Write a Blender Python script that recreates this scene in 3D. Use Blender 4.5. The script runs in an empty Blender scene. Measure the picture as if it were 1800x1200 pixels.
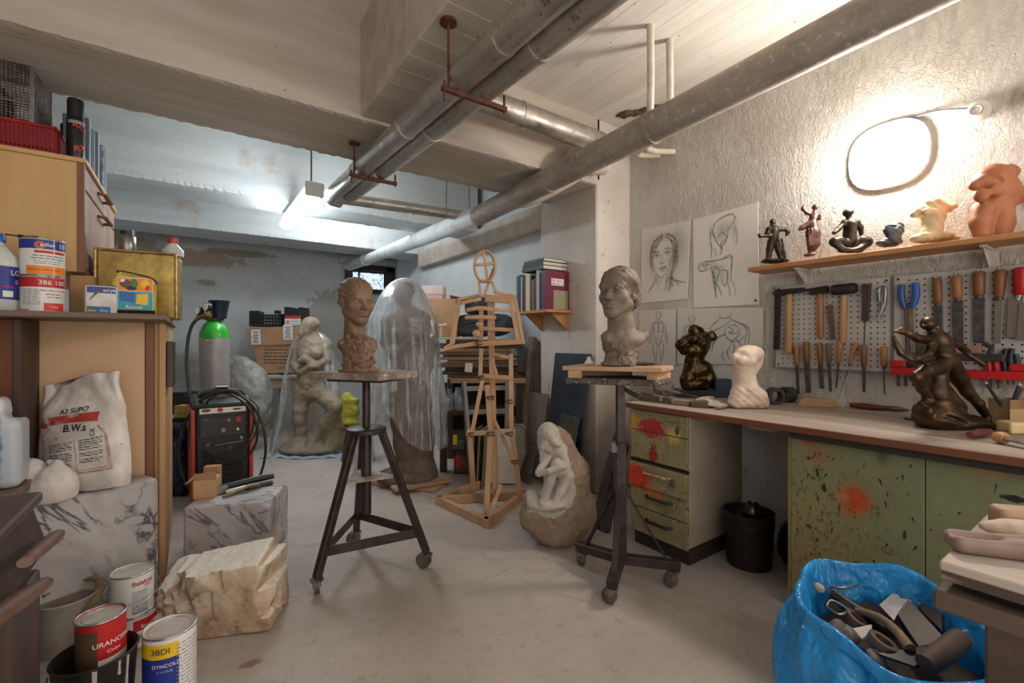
import bpy, math, random
import numpy as np
from mathutils import Vector, Matrix
random.seed(7)
F, TH, H = 800.0, math.atan2(560, 800.0), 1.25
SN, CS = math.sin(TH), math.cos(TH)
COL = bpy.context.scene.collection
R = math.radians

# ---------- camera geometry (used to measure where things stand) ----------
def ray(u, v):
    a = (u-900)/F
    return Vector((a*CS+SN, -a*SN+CS, -(v-600)/F))
def W(u, v, t):
    return ray(u, v)*t + Vector((0, 0, H))
def onz(u, v, z=0.0):
    r = ray(u, v); return r*((z-H)/r.z) + Vector((0, 0, H))
def onx(u, v, X):
    r = ray(u, v); return r*(X/r.x) + Vector((0, 0, H))
def ony(u, v, Y):
    r = ray(u, v); return r*(Y/r.y) + Vector((0, 0, H))
def depth(p):
    return p[0]*SN+p[1]*CS
class Fr:
    """local frame of a free standing thing: x to the right, y away, z up, turned to face the viewer"""
    def __init__(s, loc, rz=-TH):
        s.loc = Vector(loc); s.rz = rz; s.t = depth(loc)
        s.inv = Matrix.Rotation(-rz, 3, 'Z')
    def __call__(s, u, v, d=0.0):
        return s.inv @ (W(u, v, s.t+d) - s.loc)
    def l(s, p):
        return s.inv @ (Vector(p) - s.loc)

# ---------- mesh building ----------
class MB:
    def __init__(s): s.v = []; s.f = []; s.m = []; s.mi = 0; s.xf = None
    def add(s, vs, fs, mi=None):
        b = len(s.v)
        if s.xf is not None: vs = [s.xf @ Vector(p) for p in vs]
        s.v.extend(tuple(p) for p in vs)
        for f in fs: s.f.append(tuple(i+b for i in f)); s.m.append(s.mi if mi is None else mi)
        return s
    def box(s, x0, x1, y0, y1, z0, z1, mi=None):
        return s.add([(x0,y0,z0),(x1,y0,z0),(x1,y1,z0),(x0,y1,z0),(x0,y0,z1),(x1,y0,z1),(x1,y1,z1),(x0,y1,z1)],
                     [(0,3,2,1),(4,5,6,7),(0,1,5,4),(1,2,6,5),(2,3,7,6),(3,0,4,7)], mi)
    def bx(s, c, sz, rz=0, rx=0, ry=0, mi=None):
        m = Matrix.Translation(Vector(c)) @ Matrix.Rotation(rz,4,'Z') @ Matrix.Rotation(ry,4,'Y') @ Matrix.Rotation(rx,4,'X')
        h = [x/2 for x in sz]
        vs = [m @ Vector((x*h[0],y*h[1],z*h[2])) for x,y,z in ((-1,-1,-1),(1,-1,-1),(1,1,-1),(-1,1,-1),(-1,-1,1),(1,-1,1),(1,1,1),(-1,1,1))]
        return s.add(vs, [(0,3,2,1),(4,5,6,7),(0,1,5,4),(1,2,6,5),(2,3,7,6),(3,0,4,7)], mi)
    def beam(s, p, q, w, h=None, up=(0,0,1), w2=None, h2=None, mi=None):
        p, q = Vector(p), Vector(q); h = h or w; w2 = w2 or w; h2 = h2 or h
        d = (q-p).normalized(); up = Vector(up)
        if abs(d.dot(up)) > .98: up = Vector((1,0,0)) if abs(d.x) < .9 else Vector((0,1,0))
        x = d.cross(up).normalized(); y = x.cross(d)
        vs = [p+x*(a*w/2)+y*(b*h/2) for a,b in ((-1,-1),(1,-1),(1,1),(-1,1))]+[q+x*(a*w2/2)+y*(b*h2/2) for a,b in ((-1,-1),(1,-1),(1,1),(-1,1))]
        return s.add(vs, [(0,1,2,3),(7,6,5,4),(0,4,5,1),(1,5,6,2),(2,6,7,3),(3,7,4,0)], mi)
    def cyl(s, p, q, r0, r1=None, n=16, caps=True, mi=None):
        return s.tube([p, q], [r0, r0 if r1 is None else r1], n, caps=caps, mi=mi)
    def tube(s, pts, r, n=8, closed=False, caps=True, mi=None, sm=0, flat=1.0):
        pts = [Vector(p) for p in pts]
        rs = list(r) if hasattr(r, '__len__') else [r]*len(pts)
        if sm:
            o, ro = [], []; N = len(pts)
            for i in range(N if closed else N-1):
                g = lambda k: pts[k % N] if closed else pts[max(0, min(N-1, k))]
                a, b, c, d = g(i-1), g(i), g(i+1), g(i+2)
                for j in range(sm):
                    x = j/sm
                    o.append(.5*((2*b)+(c-a)*x+(2*a-5*b+4*c-d)*x*x+(3*b-a-3*c+d)*x**3)); ro.append(rs[i]*(1-x)+rs[(i+1) % N]*x)
            if not closed: o.append(pts[-1]); ro.append(rs[-1])
            pts, rs = o, ro
        N = len(pts); vs = []; fs = []; px = None
        for i, p in enumerate(pts):
            if closed: d = pts[(i+1) % N]-pts[i-1]
            else: d = pts[min(i+1, N-1)]-pts[max(i-1, 0)]
            d = d.normalized() if d.length > 1e-9 else Vector((0,0,1))
            if px is None:
                u = Vector((0,0,1)) if abs(d.z) < .9 else Vector((0,1,0)); px = d.cross(u).normalized()
            else:
                px = px-d*px.dot(d); px = px.normalized() if px.length > 1e-6 else d.orthogonal().normalized()
            y = px.cross(d)
            for k in range(n):
                a = 2*math.pi*k/n; vs.append(p+(px*math.cos(a)+y*math.sin(a)*flat)*rs[i])
        for i in range(N if closed else N-1):
            j = (i+1) % N
            for k in range(n):
                l = (k+1) % n; fs.append((i*n+k, j*n+k, j*n+l, i*n+l))
        if caps and not closed:
            fs.append(tuple(range(n))); fs.append(tuple((N-1)*n+k for k in reversed(range(n))))
        return s.add(vs, fs, mi)
    def lathe(s, prof, n=24, c=(0,0,0), mi=None, sx=1, sy=1, a0=0, mis=None):
        c = Vector(c); vs = []; fs = []; ms = []
        for r, z in prof:
            for k in range(n):
                a = a0+2*math.pi*k/n; vs.append(c+Vector((r*sx*math.cos(a), r*sy*math.sin(a), z)))
        for i in range(len(prof)-1):
            for k in range(n):
                l = (k+1) % n; fs.append((i*n+k, i*n+l, (i+1)*n+l, (i+1)*n+k)); ms.append(mis[i] if mis else (s.mi if mi is None else mi))
        fl = abs(prof[0][1]-prof[-1][1]) < 1e-6
        if prof[0][0] > 1e-4 and not fl: fs.append(tuple(reversed(range(n)))); ms.append(ms[0])
        if prof[-1][0] > 1e-4 and not fl: fs.append(tuple((len(prof)-1)*n+k for k in range(n))); ms.append(ms[-2] if len(ms) > 1 else ms[-1])
        b = len(s.f); s.add(vs, fs, 0); s.m[b:] = ms
        return s
    def ell(s, c, r, n=14, rot=None, mi=None):
        c = Vector(c); r = (r,)*3 if not hasattr(r, '__len__') else r
        vs = []; fs = []; m = max(4, n//2)
        for i in range(m+1):
            p = math.pi*i/m
            for k in range(n):
                a = 2*math.pi*k/n
                q = Vector((r[0]*math.sin(p)*math.cos(a), r[1]*math.sin(p)*math.sin(a), -r[2]*math.cos(p)))
                vs.append(c+(rot @ q if rot else q))
        for i in range(m):
            for k in range(n):
                l = (k+1) % n; fs.append((i*n+k, i*n+l, (i+1)*n+l, (i+1)*n+k))
        return s.add(vs, fs, mi)
    def prism(s, poly, vec, mi=None):
        poly = [Vector(p) for p in poly]; vec = Vector(vec); n = len(poly)
        nrm = Vector((0,0,0))
        for i in range(n): nrm += poly[i].cross(poly[(i+1) % n])
        if nrm.dot(vec) > 0: poly = poly[::-1]
        vs = poly+[p+vec for p in poly]
        return s.add(vs, [tuple(range(n)), tuple(reversed(range(n, 2*n)))]+[((i+1) % n, i, n+i, n+(i+1) % n) for i in range(n)], mi)
    def grid(s, fn, nu, nv, cu=False, mi=None, flip=False):
        vs = [fn(i/(nu if cu else nu-1), j/(nv-1)) for j in range(nv) for i in range(nu)]; fs = []
        for j in range(nv-1):
            for i in range(nu if cu else nu-1):
                k = (i+1) % nu; f = (j*nu+i, j*nu+k, (j+1)*nu+k, (j+1)*nu+i)
                fs.append(f[::-1] if flip else f)
        return s.add(vs, fs, mi)
    def ring(s, c, R_, r, n=24, m=8, rot=None, mi=None):
        c = Vector(c); pts = [Vector((R_*math.cos(2*math.pi*k/n), R_*math.sin(2*math.pi*k/n), 0)) for k in range(n)]
        return s.tube([c+(rot @ p if rot else p) for p in pts], r, m, closed=True, mi=mi)
    def text(s, txt, size, fn, mi=None, align=0.5):
        """letters laid on a surface: fn(x, y) -> point, x along the line, y up"""
        vs, fs, w = text_geom(txt)
        return s.add([fn((x-w*align)*size, y*size) for x, y in vs], fs, mi)

_tx = {}
def text_geom(txt):
    if txt not in _tx:
        cu = bpy.data.curves.new('t', 'FONT'); cu.body = txt; cu.size = 1; cu.resolution_u = 3; cu.offset = .012
        o = bpy.data.objects.new('t', cu); COL.objects.link(o)
        me = bpy.data.meshes.new_from_object(o.evaluated_get(bpy.context.evaluated_depsgraph_get()))
        vs = [(p.co.x, p.co.y) for p in me.vertices]; fs = [tuple(p.vertices) for p in me.polygons]
        bpy.data.objects.remove(o); bpy.data.curves.remove(cu); bpy.data.meshes.remove(me)
        xs = [x for x, _ in vs] or [0]
        _tx[txt] = ([(x-min(xs), y) for x, y in vs], fs, max(xs)-min(xs))
    return _tx[txt]

def tag(o, label=None, cat=None, group=None, kind=None):
    if label: o['label'] = label
    if cat: o['category'] = cat
    if group: o['group'] = group
    if kind: o['kind'] = kind
    return o
def ob(name, mb, mats, parent=None, loc=None, rz=0, smooth=35, bevel=0, label=None, cat=None, group=None, kind=None, rot=None, sub=0, col=None, seg=1):
    me = bpy.data.meshes.new(name)
    if isinstance(mb, MB):
        me.from_pydata(mb.v, [], mb.f)
        if any(mb.m): me.polygons.foreach_set('material_index', mb.m)
    else:
        V, Q = mb; me.from_pydata(V.tolist(), [], Q.tolist())
    if not isinstance(mats, (list, tuple)): mats = [mats]
    for m in mats: me.materials.append(m)
    if col is not None:
        at = me.color_attributes.new('paint', 'FLOAT_COLOR', 'POINT')
        c = np.ones((len(me.vertices), 4), np.float32); c[:, :3] = col; at.data.foreach_set('color', c.ravel())
    me.update()
    if smooth:
        me.shade_smooth()
        if smooth < 180: me.set_sharp_from_angle(angle=R(smooth))
    o = bpy.data.objects.new(name, me); COL.objects.link(o)
    if parent: o.parent = parent
    if loc is not None: o.location = loc
    o.rotation_euler = rot if rot else (0, 0, rz)
    if bevel:
        b = o.modifiers.new('bevel', 'BEVEL'); b.width = bevel; b.segments = seg; b.limit_method = 'ANGLE'; b.angle_limit = R(40)
    if sub:
        b = o.modifiers.new('sub', 'SUBSURF'); b.levels = sub; b.render_levels = sub
    return tag(o, label, cat, group, kind)
def thing(name, label, cat, loc=(0,0,0), rz=0, group=None, rot=None):
    o = bpy.data.objects.new(name, None); COL.objects.link(o); o.empty_display_size = .05
    o.location = loc; o.rotation_euler = rot if rot else (0, 0, rz)
    return tag(o, label, cat, group)
def copy_tree(o, parent=None):
    c = o.copy(); COL.objects.link(c)
    if parent: c.parent = parent
    for ch in list(o.children): copy_tree(ch, c)
    return c

# ---------- sculpting: smooth unions of rounded forms, meshed as one continuous surface ----------
def vnoise(P, scale, seed=0, octv=3):
    P = np.asarray(P, float)*scale; out = np.zeros(len(P)); amp = 1.0; tot = 0
    for o in range(octv):
        i = np.floor(P).astype(np.int64); f = P-i; f = f*f*(3-2*f); acc = 0
        for dx in (0,1):
            for dy in (0,1):
                for dz in (0,1):
                    h = (i[:,0]+dx)*374761393+(i[:,1]+dy)*668265263+(i[:,2]+dz)*2147483647+(seed+o*17)*1274126177
                    h = (h ^ (h >> 13))*1274126177 & 0x7fffffff; h = (h ^ (h >> 16)) & 0xffff
                    acc = acc+(h/65535.0)*(f[:,0] if dx else 1-f[:,0])*(f[:,1] if dy else 1-f[:,1])*(f[:,2] if dz else 1-f[:,2])
        out += amp*(acc*2-1); tot += amp; amp *= .5; P = P*2.03
    return out/tot
def cap(a, b, ra, rb=None, k=.02, sub=False): return ('c', np.array(a, float), np.array(b, float), ra, ra if rb is None else rb, k, sub)
def chain(pts, rs, k=.02, sub=False):
    rs = rs if hasattr(rs, '__len__') else [rs]*len(pts)
    return [cap(pts[i], pts[i+1], rs[i], rs[i+1], k, sub) for i in range(len(pts)-1)]
def el(c, r, k=.02, sub=False, rot=None, cut=None):
    r = (r,)*3 if not hasattr(r, '__len__') else r
    return ('e', np.array(c, float), np.array(r, float), None if rot is None else np.array(rot.to_3x3() if hasattr(rot, 'to_3x3') else rot), cut, k, sub)
def bxs(c, r, rnd=.01, k=.01, sub=False, rot=None):
    return ('b', np.array(c, float), np.array(r, float), None if rot is None else np.array(rot.to_3x3() if hasattr(rot, 'to_3x3') else rot), rnd, k, sub)
def rot3(x=0, y=0, z=0):
    return Matrix.Rotation(R(z),3,'Z') @ Matrix.Rotation(R(y),3,'Y') @ Matrix.Rotation(R(x),3,'X')
def sdf(prims, h, disp=None, flat_z=None):
    B = []
    for p in prims:
        if p[0] == 'c': lo = np.minimum(p[1]-p[3], p[2]-p[4]); hi = np.maximum(p[1]+p[3], p[2]+p[4])
        else:
            m = p[2] if p[3] is None else np.abs(p[3]) @ p[2]
            lo, hi = p[1]-m, p[1]+m
        B.append((lo, hi))
    U = [b for b, p in zip(B, prims) if not p[6 if p[0] != 'x' else 0]]
    lo = np.min([b[0] for b in U], 0)-4*h; hi = np.max([b[1] for b in U], 0)+4*h
    n = np.ceil((hi-lo)/h).astype(int)+1
    D = np.full(n, 10.0, np.float32)
    ax = [lo[i]+h*np.arange(n[i]) for i in range(3)]
    for p, (a, b) in zip(prims, B):
        k = p[5]; pad = k+2.5*h
        i0 = np.clip(np.floor((a-pad-lo)/h).astype(int), 0, n-1); i1 = np.clip(np.ceil((b+pad-lo)/h).astype(int)+1, 1, n)
        if np.any(i1 <= i0): continue
        sl = tuple(slice(i0[j], i1[j]) for j in range(3))
        X, Y, Z = np.meshgrid(*[ax[j][sl[j]] for j in range(3)], indexing='ij')
        if p[0] == 'c':
            A, d = p[1], p[2]-p[1]; L = max(float(d @ d), 1e-12)
            t = np.clip(((X-A[0])*d[0]+(Y-A[1])*d[1]+(Z-A[2])*d[2])/L, 0, 1)
            q = np.sqrt((X-A[0]-t*d[0])**2+(Y-A[1]-t*d[1])**2+(Z-A[2]-t*d[2])**2)-(p[3]+(p[4]-p[3])*t)
        else:
            x, y, z = X-p[1][0], Y-p[1][1], Z-p[1][2]
            if p[3] is not None:
                m = p[3]; x, y, z = x*m[0,0]+y*m[1,0]+z*m[2,0], x*m[0,1]+y*m[1,1]+z*m[2,1], x*m[0,2]+y*m[1,2]+z*m[2,2]
            r = p[2]
            if p[0] == 'e':
                k0 = np.sqrt((x/r[0])**2+(y/r[1])**2+(z/r[2])**2); k1 = np.sqrt((x/r[0]**2)**2+(y/r[1]**2)**2+(z/r[2]**2)**2)
                q = k0*(k0-1)/np.maximum(k1, 1e-6); q = np.where(k0 < .05, -min(r), q)
                if p[4]:
                    for nx, ny, nz, o in p[4]: q = np.maximum(q, X*nx+Y*ny+Z*nz-o)
            else:
                e = p[4]; dx, dy, dz = np.abs(x)-r[0]+e, np.abs(y)-r[1]+e, np.abs(z)-r[2]+e
                q = np.sqrt(np.maximum(dx,0)**2+np.maximum(dy,0)**2+np.maximum(dz,0)**2)+np.minimum(np.maximum(dx, np.maximum(dy, dz)), 0)-e
        c = D[sl]
        if p[6]:
            if k > 0: hh = np.maximum(k-np.abs(-q-c), 0)/k; D[sl] = np.maximum(c, -q)+hh*hh*k*.25
            else: D[sl] = np.maximum(c, -q)
        else:
            if k > 0: hh = np.maximum(k-np.abs(q-c), 0)/k; D[sl] = np.minimum(c, q)-hh*hh*k*.25
            else: D[sl] = np.minimum(c, q)
    if flat_z is not None:
        D = np.maximum(D, (flat_z-ax[2])[None, None, :].astype(np.float32))
    D[0] = D[-1] = 10; D[:,0] = D[:,-1] = 10; D[:,:,0] = D[:,:,-1] = 10
    S = D < 0
    cs = [S[a:S.shape[0]-1+a, b:S.shape[1]-1+b, c:S.shape[2]-1+c] for a in (0,1) for b in (0,1) for c in (0,1)]
    cnt = sum(x.astype(np.int8) for x in cs); act = (cnt > 0) & (cnt < 8)
    idx = np.full(act.shape, -1, np.int64); I = np.argwhere(act); idx[act] = np.arange(len(I))
    acc = np.zeros((len(I), 3)); w = np.zeros(len(I))
    cr = [(a,b,c) for a in (0,1) for b in (0,1) for c in (0,1)]
    vals = {c: D[I[:,0]+c[0], I[:,1]+c[1], I[:,2]+c[2]] for c in cr}
    for c in cr:
        for j in range(3):
            if c[j]: continue
            e = list(c); e[j] = 1; va, vb = vals[c], vals[tuple(e)]
            m = (va < 0) != (vb < 0); t = np.where(m, va/np.where(m, va-vb, 1), 0)
            pt = np.array(c, float)[None, :].repeat(len(I), 0); pt[:, j] += t
            acc[m] += pt[m]; w[m] += 1
    V = lo+h*(I+acc/np.maximum(w, 1)[:, None])
    Q = []
    for j in range(3):
        a = [slice(None)]*3; b = [slice(None)]*3; a[j] = slice(0, -1); b[j] = slice(1, None)
        sa, sb = S[tuple(a)], S[tuple(b)]; E = np.argwhere(sa != sb)
        o1, o2 = (j+1) % 3, (j+2) % 3
        E = E[(E[:,o1] > 0) & (E[:,o2] > 0) & (E[:,o1] < S.shape[o1]-1) & (E[:,o2] < S.shape[o2]-1)]
        def g(p1, p2):
            q = E.copy(); q[:,o1] -= p1; q[:,o2] -= p2; return idx[q[:,0], q[:,1], q[:,2]]
        q = np.stack([g(1,1), g(0,1), g(0,0), g(1,0)], 1)
        fl = ~sa[E[:,0], E[:,1], E[:,2]]; q[fl] = q[fl][:, ::-1]
        Q.append(q)
    Q = np.concatenate(Q); Q = Q[(Q >= 0).all(1)]
    # relax once, then displace along normals
    nb = np.zeros_like(V); ct = np.zeros(len(V))
    for a in range(4):
        np.add.at(nb, Q[:,a], V[Q[:,(a+1) % 4]]); np.add.at(ct, Q[:,a], 1)
    V = V*.6+.4*nb/np.maximum(ct, 1)[:, None]
    if disp:
        fn = np.cross(V[Q[:,2]]-V[Q[:,0]], V[Q[:,3]]-V[Q[:,1]]); N = np.zeros_like(V)
        for a in range(4): np.add.at(N, Q[:,a], fn)
        N /= np.maximum(np.linalg.norm(N, axis=1), 1e-9)[:, None]
        d = disp(V, N); V = V+(N*d[:, None] if d.ndim == 1 else d)
    if flat_z is not None: V[:,2] = np.maximum(V[:,2], flat_z)
    return V, Q
def rough(amp, scale, seed=0, octv=3):
    return lambda V, N: amp*vnoise(V, scale, seed, octv)

# ---------- materials ----------
def hx(s):
    s = s.lstrip('#'); c = [int(s[i:i+2], 16)/255 for i in (0,2,4)]
    return tuple((x/12.92 if x <= .04045 else ((x+.055)/1.055)**2.4) for x in c)+(1,)
class NT:
    def __init__(s, name):
        s.m = bpy.data.materials.new(name); s.m.use_nodes = True; s.t = s.m.node_tree
        s.b = s.t.nodes['Principled BSDF']; s.out = s.t.nodes['Material Output']; s._co = None
    def n(s, ty, **kw):
        x = s.t.nodes.new(ty)
        for k, v in kw.items(): setattr(x, k, v)
        return x
    def l(s, a, b): s.t.links.new(a, b); return s
    def co(s):
        if s._co is None: s._co = s.n('ShaderNodeTexCoord').outputs['Object']
        return s._co
    def mapped(s, st=(1,1,1), loc=(0,0,0)):
        if tuple(st) == (1,1,1) and tuple(loc) == (0,0,0): return s.co()
        m = s.n('ShaderNodeMapping'); m.inputs['Scale'].default_value = st; m.inputs['Location'].default_value = loc; s.l(s.co(), m.inputs[0]); return m.outputs[0]
    def noise(s, sc, det=4, rough=.55, st=(1,1,1), dist=0, loc=(0,0,0)):
        x = s.n('ShaderNodeTexNoise'); x.inputs['Scale'].default_value = sc; x.inputs['Detail'].default_value = det
        x.inputs['Roughness'].default_value = rough; x.inputs['Distortion'].default_value = dist
        s.l(s.mapped(st, loc), x.inputs['Vector']); return x.outputs['Fac']
    def vor(s, sc, feat='F1', st=(1,1,1)):
        x = s.n('ShaderNodeTexVoronoi'); x.feature = feat; x.inputs['Scale'].default_value = sc; s.l(s.mapped(st), x.inputs['Vector']); return x.outputs['Distance']
    def rng(s, v, a, b, c=0, d=1):
        x = s.n('ShaderNodeMapRange'); x.interpolation_type = 'SMOOTHSTEP'
        for i, q in enumerate((a, b, c, d)): x.inputs[i+1].default_value = q
        s.l(v, x.inputs[0]); return x.outputs[0]
    def math(s, op, a, b=None):
        x = s.n('ShaderNodeMath', operation=op)
        for i, q in enumerate((a, b)):
            if q is None: continue
            if isinstance(q, (int, float)): x.inputs[i].default_value = q
            else: s.l(q, x.inputs[i])
        return x.outputs[0]
    def mix(s, f, a, b):
        x = s.n('ShaderNodeMix', data_type='RGBA')
        for i, q in ((0, f), (6, a), (7, b)):
            if isinstance(q, (int, float, tuple)): x.inputs[i].default_value = q
            else: s.l(q, x.inputs[i])
        return x.outputs[2]
    def dist(s, c, st=(1,1,1)):
        m = s.n('ShaderNodeVectorMath', operation='SUBTRACT'); s.l(s.co(), m.inputs[0]); m.inputs[1].default_value = c
        k = s.n('ShaderNodeVectorMath', operation='MULTIPLY'); s.l(m.outputs[0], k.inputs[0]); k.inputs[1].default_value = st
        d = s.n('ShaderNodeVectorMath', operation='LENGTH'); s.l(k.outputs[0], d.inputs[0]); return d.outputs['Value']
    def blot(s, base, c, r, colr, soft=.5, wob=.5, sc=12, st=(1,1,1)):
        d = s.math('ADD', s.dist(c, st), s.math('MULTIPLY', s.math('SUBTRACT', s.noise(sc, 5), .5), r*wob*2))
        return s.mix(s.rng(d, r, r*(1-soft)), base, colr)
    def bump(s, hgt, st=.5, dist=.01, prev=None):
        b = s.n('ShaderNodeBump'); b.inputs['Strength'].default_value = st; b.inputs['Distance'].default_value = dist; s.l(hgt, b.inputs['Height'])
        if prev: s.l(prev, b.inputs['Normal'])
        return b.outputs[0]
    def done(s, color=None, rough=None, metal=None, normal=None, **kw):
        for k, v in (('Base Color', color), ('Roughness', rough), ('Metallic', metal), ('Normal', normal)):
            if v is None: continue
            if isinstance(v, (int, float, tuple)): s.b.inputs[k].default_value = v
            else: s.l(v, s.b.inputs[k])
        for k, v in kw.items(): s.b.inputs[k].default_value = v
        return s.m
_mc = {}
def M(name, c, c2=None, sc=8, r=.6, met=0, bump=0, bs=40, st=(1,1,1), f=(.35,.65), speck=None, det=5, bd=.004, r2=None, **kw):
    if name in _mc: return _mc[name]
    t = NT(name); c = hx(c) if isinstance(c, str) else c
    colr = c
    if c2 is not None: colr = t.mix(t.rng(t.noise(sc, det, .6, st), *f), c, hx(c2))
    if speck:
        for sc_, th, cc in speck: colr = t.mix(t.rng(t.noise(sc_, 3, .6, st), th, th+.06), colr, hx(cc))
    nr = t.bump(t.noise(bs, 5, .6, st), bump, bd) if bump else None
    rr = r
    if r2 is not None: rr = t.rng(t.noise(sc*1.7, 4, .6, st), .3, .7, r, r2)
    _mc[name] = t.done(colr, rr, met, nr, **kw)
    return _mc[name]
def wood(name, c, c2, axis='z', sc=9, r=.6, bump=.25, speck=None, el=.08):
    st = {'x': (el,1,1), 'y': (1,el,1), 'z': (1,1,el)}[axis]
    return M(name, c, c2, sc, r, 0, bump, sc*4, st, (.3,.7), speck, bd=.003)
def attr_mat(name, r=.7, bump=0, bs=60):
    if name in _mc: return _mc[name]
    t = NT(name); a = t.n('ShaderNodeAttribute'); a.attribute_name = 'paint'
    _mc[name] = t.done(a.outputs['Color'], r, None, t.bump(t.noise(bs, 4), bump, .003) if bump else None); return _mc[name]
# ---------- camera, world ----------
cam = bpy.data.cameras.new('camera'); co = bpy.data.objects.new('camera', cam); COL.objects.link(co)
cam.lens = 16.0; cam.sensor_width = 36.0; cam.clip_start = .02
co.location = (0, 0, H); co.rotation_euler = (R(90), 0, -TH)
sc = bpy.context.scene; sc.camera = co
sc.view_settings.view_transform = 'Standard'; sc.view_settings.look = 'None'; sc.view_settings.gamma = 1
sc.view_settings.use_curve_mapping = False; sc.view_settings.exposure = 1.45
sc.cycles.use_denoising = True; sc.cycles.max_bounces = 7; sc.cycles.diffuse_bounces = 4; sc.cycles.transparent_max_bounces = 16
sc.cycles.caustics_reflective = False; sc.cycles.caustics_refractive = False; sc.cycles.sample_clamp_indirect = 6
w = bpy.data.worlds.new('world'); sc.world = w; w.use_nodes = True
w.node_tree.nodes['Background'].inputs[0].default_value = (1.0, .93, .86, 1); w.node_tree.nodes['Background'].inputs[1].default_value = .88

# ---------- setting materials ----------
def plaster():
    t = NT('rough_plaster')
    c = t.mix(t.rng(t.noise(2.2, 6), .35, .7), hx('#e9e3da'), hx('#d9d0c4'))
    c = t.mix(t.rng(t.noise(60, 3), .68, .74), c, hx('#a99c8e'))
    c = t.blot(c, (3.1, .35, 2.36), .12, hx('#a3937f'), .9, .5, 9)
    st = t.noise(26, 6, .65, (1, 1, .55), 1.4)
    fine = t.noise(90, 4, .6)
    h = t.math('ADD', st, t.math('MULTIPLY', fine, .45))
    return t.done(c, .75, None, t.bump(h, 1.0, .03))
def whitewash(name, a, b, stain, stains=(), low=None, br=.35, cracks=True, bare=()):
    t = NT(name)
    c = t.mix(t.rng(t.noise(1.6, 6, .6), .35, .7), hx(a), hx(b))
    c = t.mix(t.rng(t.noise(13, 5, .7, (1, 1, .5)), .61, .7), c, hx(stain))
    c = t.mix(t.rng(t.noise(38, 3, .5), .7, .73), c, hx('#6a6058'))
    for p, r_, cc, so, wb, sc_, st in stains: c = t.blot(c, p, r_, hx(cc), so, wb, sc_, st)
    h = t.math('ADD', t.noise(14, 6, .6), t.math('MULTIPLY', t.noise(70, 3), .4))
    return t.done(c, .8, None, t.bump(h, br, .012))
def concrete(name, a, b, axis='x', lines=True, bs=.35):
    t = NT(name)
    st = (.12, 1, 1) if axis == 'x' else (1, .12, 1)
    c = t.mix(t.rng(t.noise(7, 5, .6, st), .3, .72), hx(a), hx(b))
    c = t.mix(t.rng(t.noise(2.3, 5), .6, .75), c, hx('#b7aa9b'))
    c = t.mix(t.rng(t.noise(42, 3), .715, .74), c, hx('#5f554c'))
    h = t.noise(60, 4)
    if lines:
        wv = t.n('ShaderNodeTexWave'); wv.wave_type = 'BANDS'; wv.bands_direction = 'Y' if axis == 'x' else 'X'; wv.wave_profile = 'SAW'
        wv.inputs['Scale'].default_value = 2.4; wv.inputs['Distortion'].default_value = .5; wv.inputs['Detail'].default_value = 2; wv.inputs['Detail Scale'].default_value = .4
        t.l(t.co(), wv.inputs['Vector'])
        h = t.math('ADD', t.math('MULTIPLY', h, .4), t.rng(wv.outputs['Fac'], .93, .99, 0, .8))
    return t.done(c, .85, None, t.bump(h, bs, .01))
m_plaster = plaster()
bY = 7.55
def bwp(u, v): return tuple(ony(u, v, bY))
m_back = whitewash('back_wall_wash', '#bcbebe', '#acafb0', '#96918a',
    [(bwp(320, 452), .42, '#a59183', .3, .6, 11, (.5, 1, 3)), (bwp(235, 425), .25, '#9f8b7d', .3, .6, 11, (.8, 1, 3)), (bwp(365, 497), .1, '#9c8b7c', .6, 1.2, 20, (.6, 1, 1.6)), (bwp(585, 575), .46, '#9b978f', .1, .55, 13, (1, 1, .75)),
     (bwp(420, 445), .4, '#8f8478', .4, .6, 14, (.7, 1, 6)), (bwp(320, 660), .55, '#85807a', .9, .5, 8, (1, 1, 1))])
m_cool = whitewash('whitewash', '#d3d6d6', '#c2c8ca', '#b3b4b2')
m_pill = whitewash('pillar_wash', '#ddd6ce', '#cfc6bc', '#b2a596', [((2.7, 2.7, .1), .75, '#a2968a', .9, .6, 5, (1, 1, 1))], br=.5)
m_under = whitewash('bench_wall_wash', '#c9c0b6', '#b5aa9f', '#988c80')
m_ceil = concrete('ceiling_wash', '#e6e0d8', '#d6cdc2', 'y')
m_beam = concrete('beam_concrete', '#c9beb2', '#b5a898', 'x', True, .5)
m_beamc = concrete('rear_beam_wash', '#d2d6d6', '#bfc6c8', 'x', False, .4)
def floor_mat():
    t = NT('dusty_concrete_floor')
    c = t.mix(t.rng(t.noise(1.3, 6, .6), .3, .7), hx('#b3a89f'), hx('#a59a90'))
    c = t.mix(t.rng(t.noise(11, 6, .75), .5, .8), c, hx('#8f8279'))
    c = t.mix(t.rng(t.noise(75, 3), .66, .72), c, hx('#6f645c'))
    c = t.mix(t.rng(t.noise(120, 2), .7, .74), c, hx('#e0d8d0'))
    c = t.blot(c, tuple(onz(440, 1165)), .05, hx('#8e6f62'), .5, .8, 30, (1, 1.6, 1))
    h = t.math('ADD', t.noise(9, 6, .65), t.math('MULTIPLY', t.noise(95, 3), .5))
    return t.done(c, .78, None, t.bump(h, .3, .006))
m_floor = floor_mat()
XR, XP, XB, YP0, YP1, ZC = 3.1, 2.7, 2.8, 2.65, 3.39, 3.08
S = dict(kind='structure', smooth=0)
ob('floor', MB().box(-1.3, 3.3, -1.8, 7.75, -.1, 0), m_floor, **S)
ob('ceiling', MB().box(-1.3, 3.3, -1.8, 7.75, ZC, ZC+.1), m_ceil, **S)
ob('wall_back', MB().box(-1.3, 3.0, bY, bY+.2, 0, ZC), m_back, **S)
ob('wall_left', MB().box(-1.3, -1.1, -1.8, bY, 0, ZC), m_cool, **S)
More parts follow.
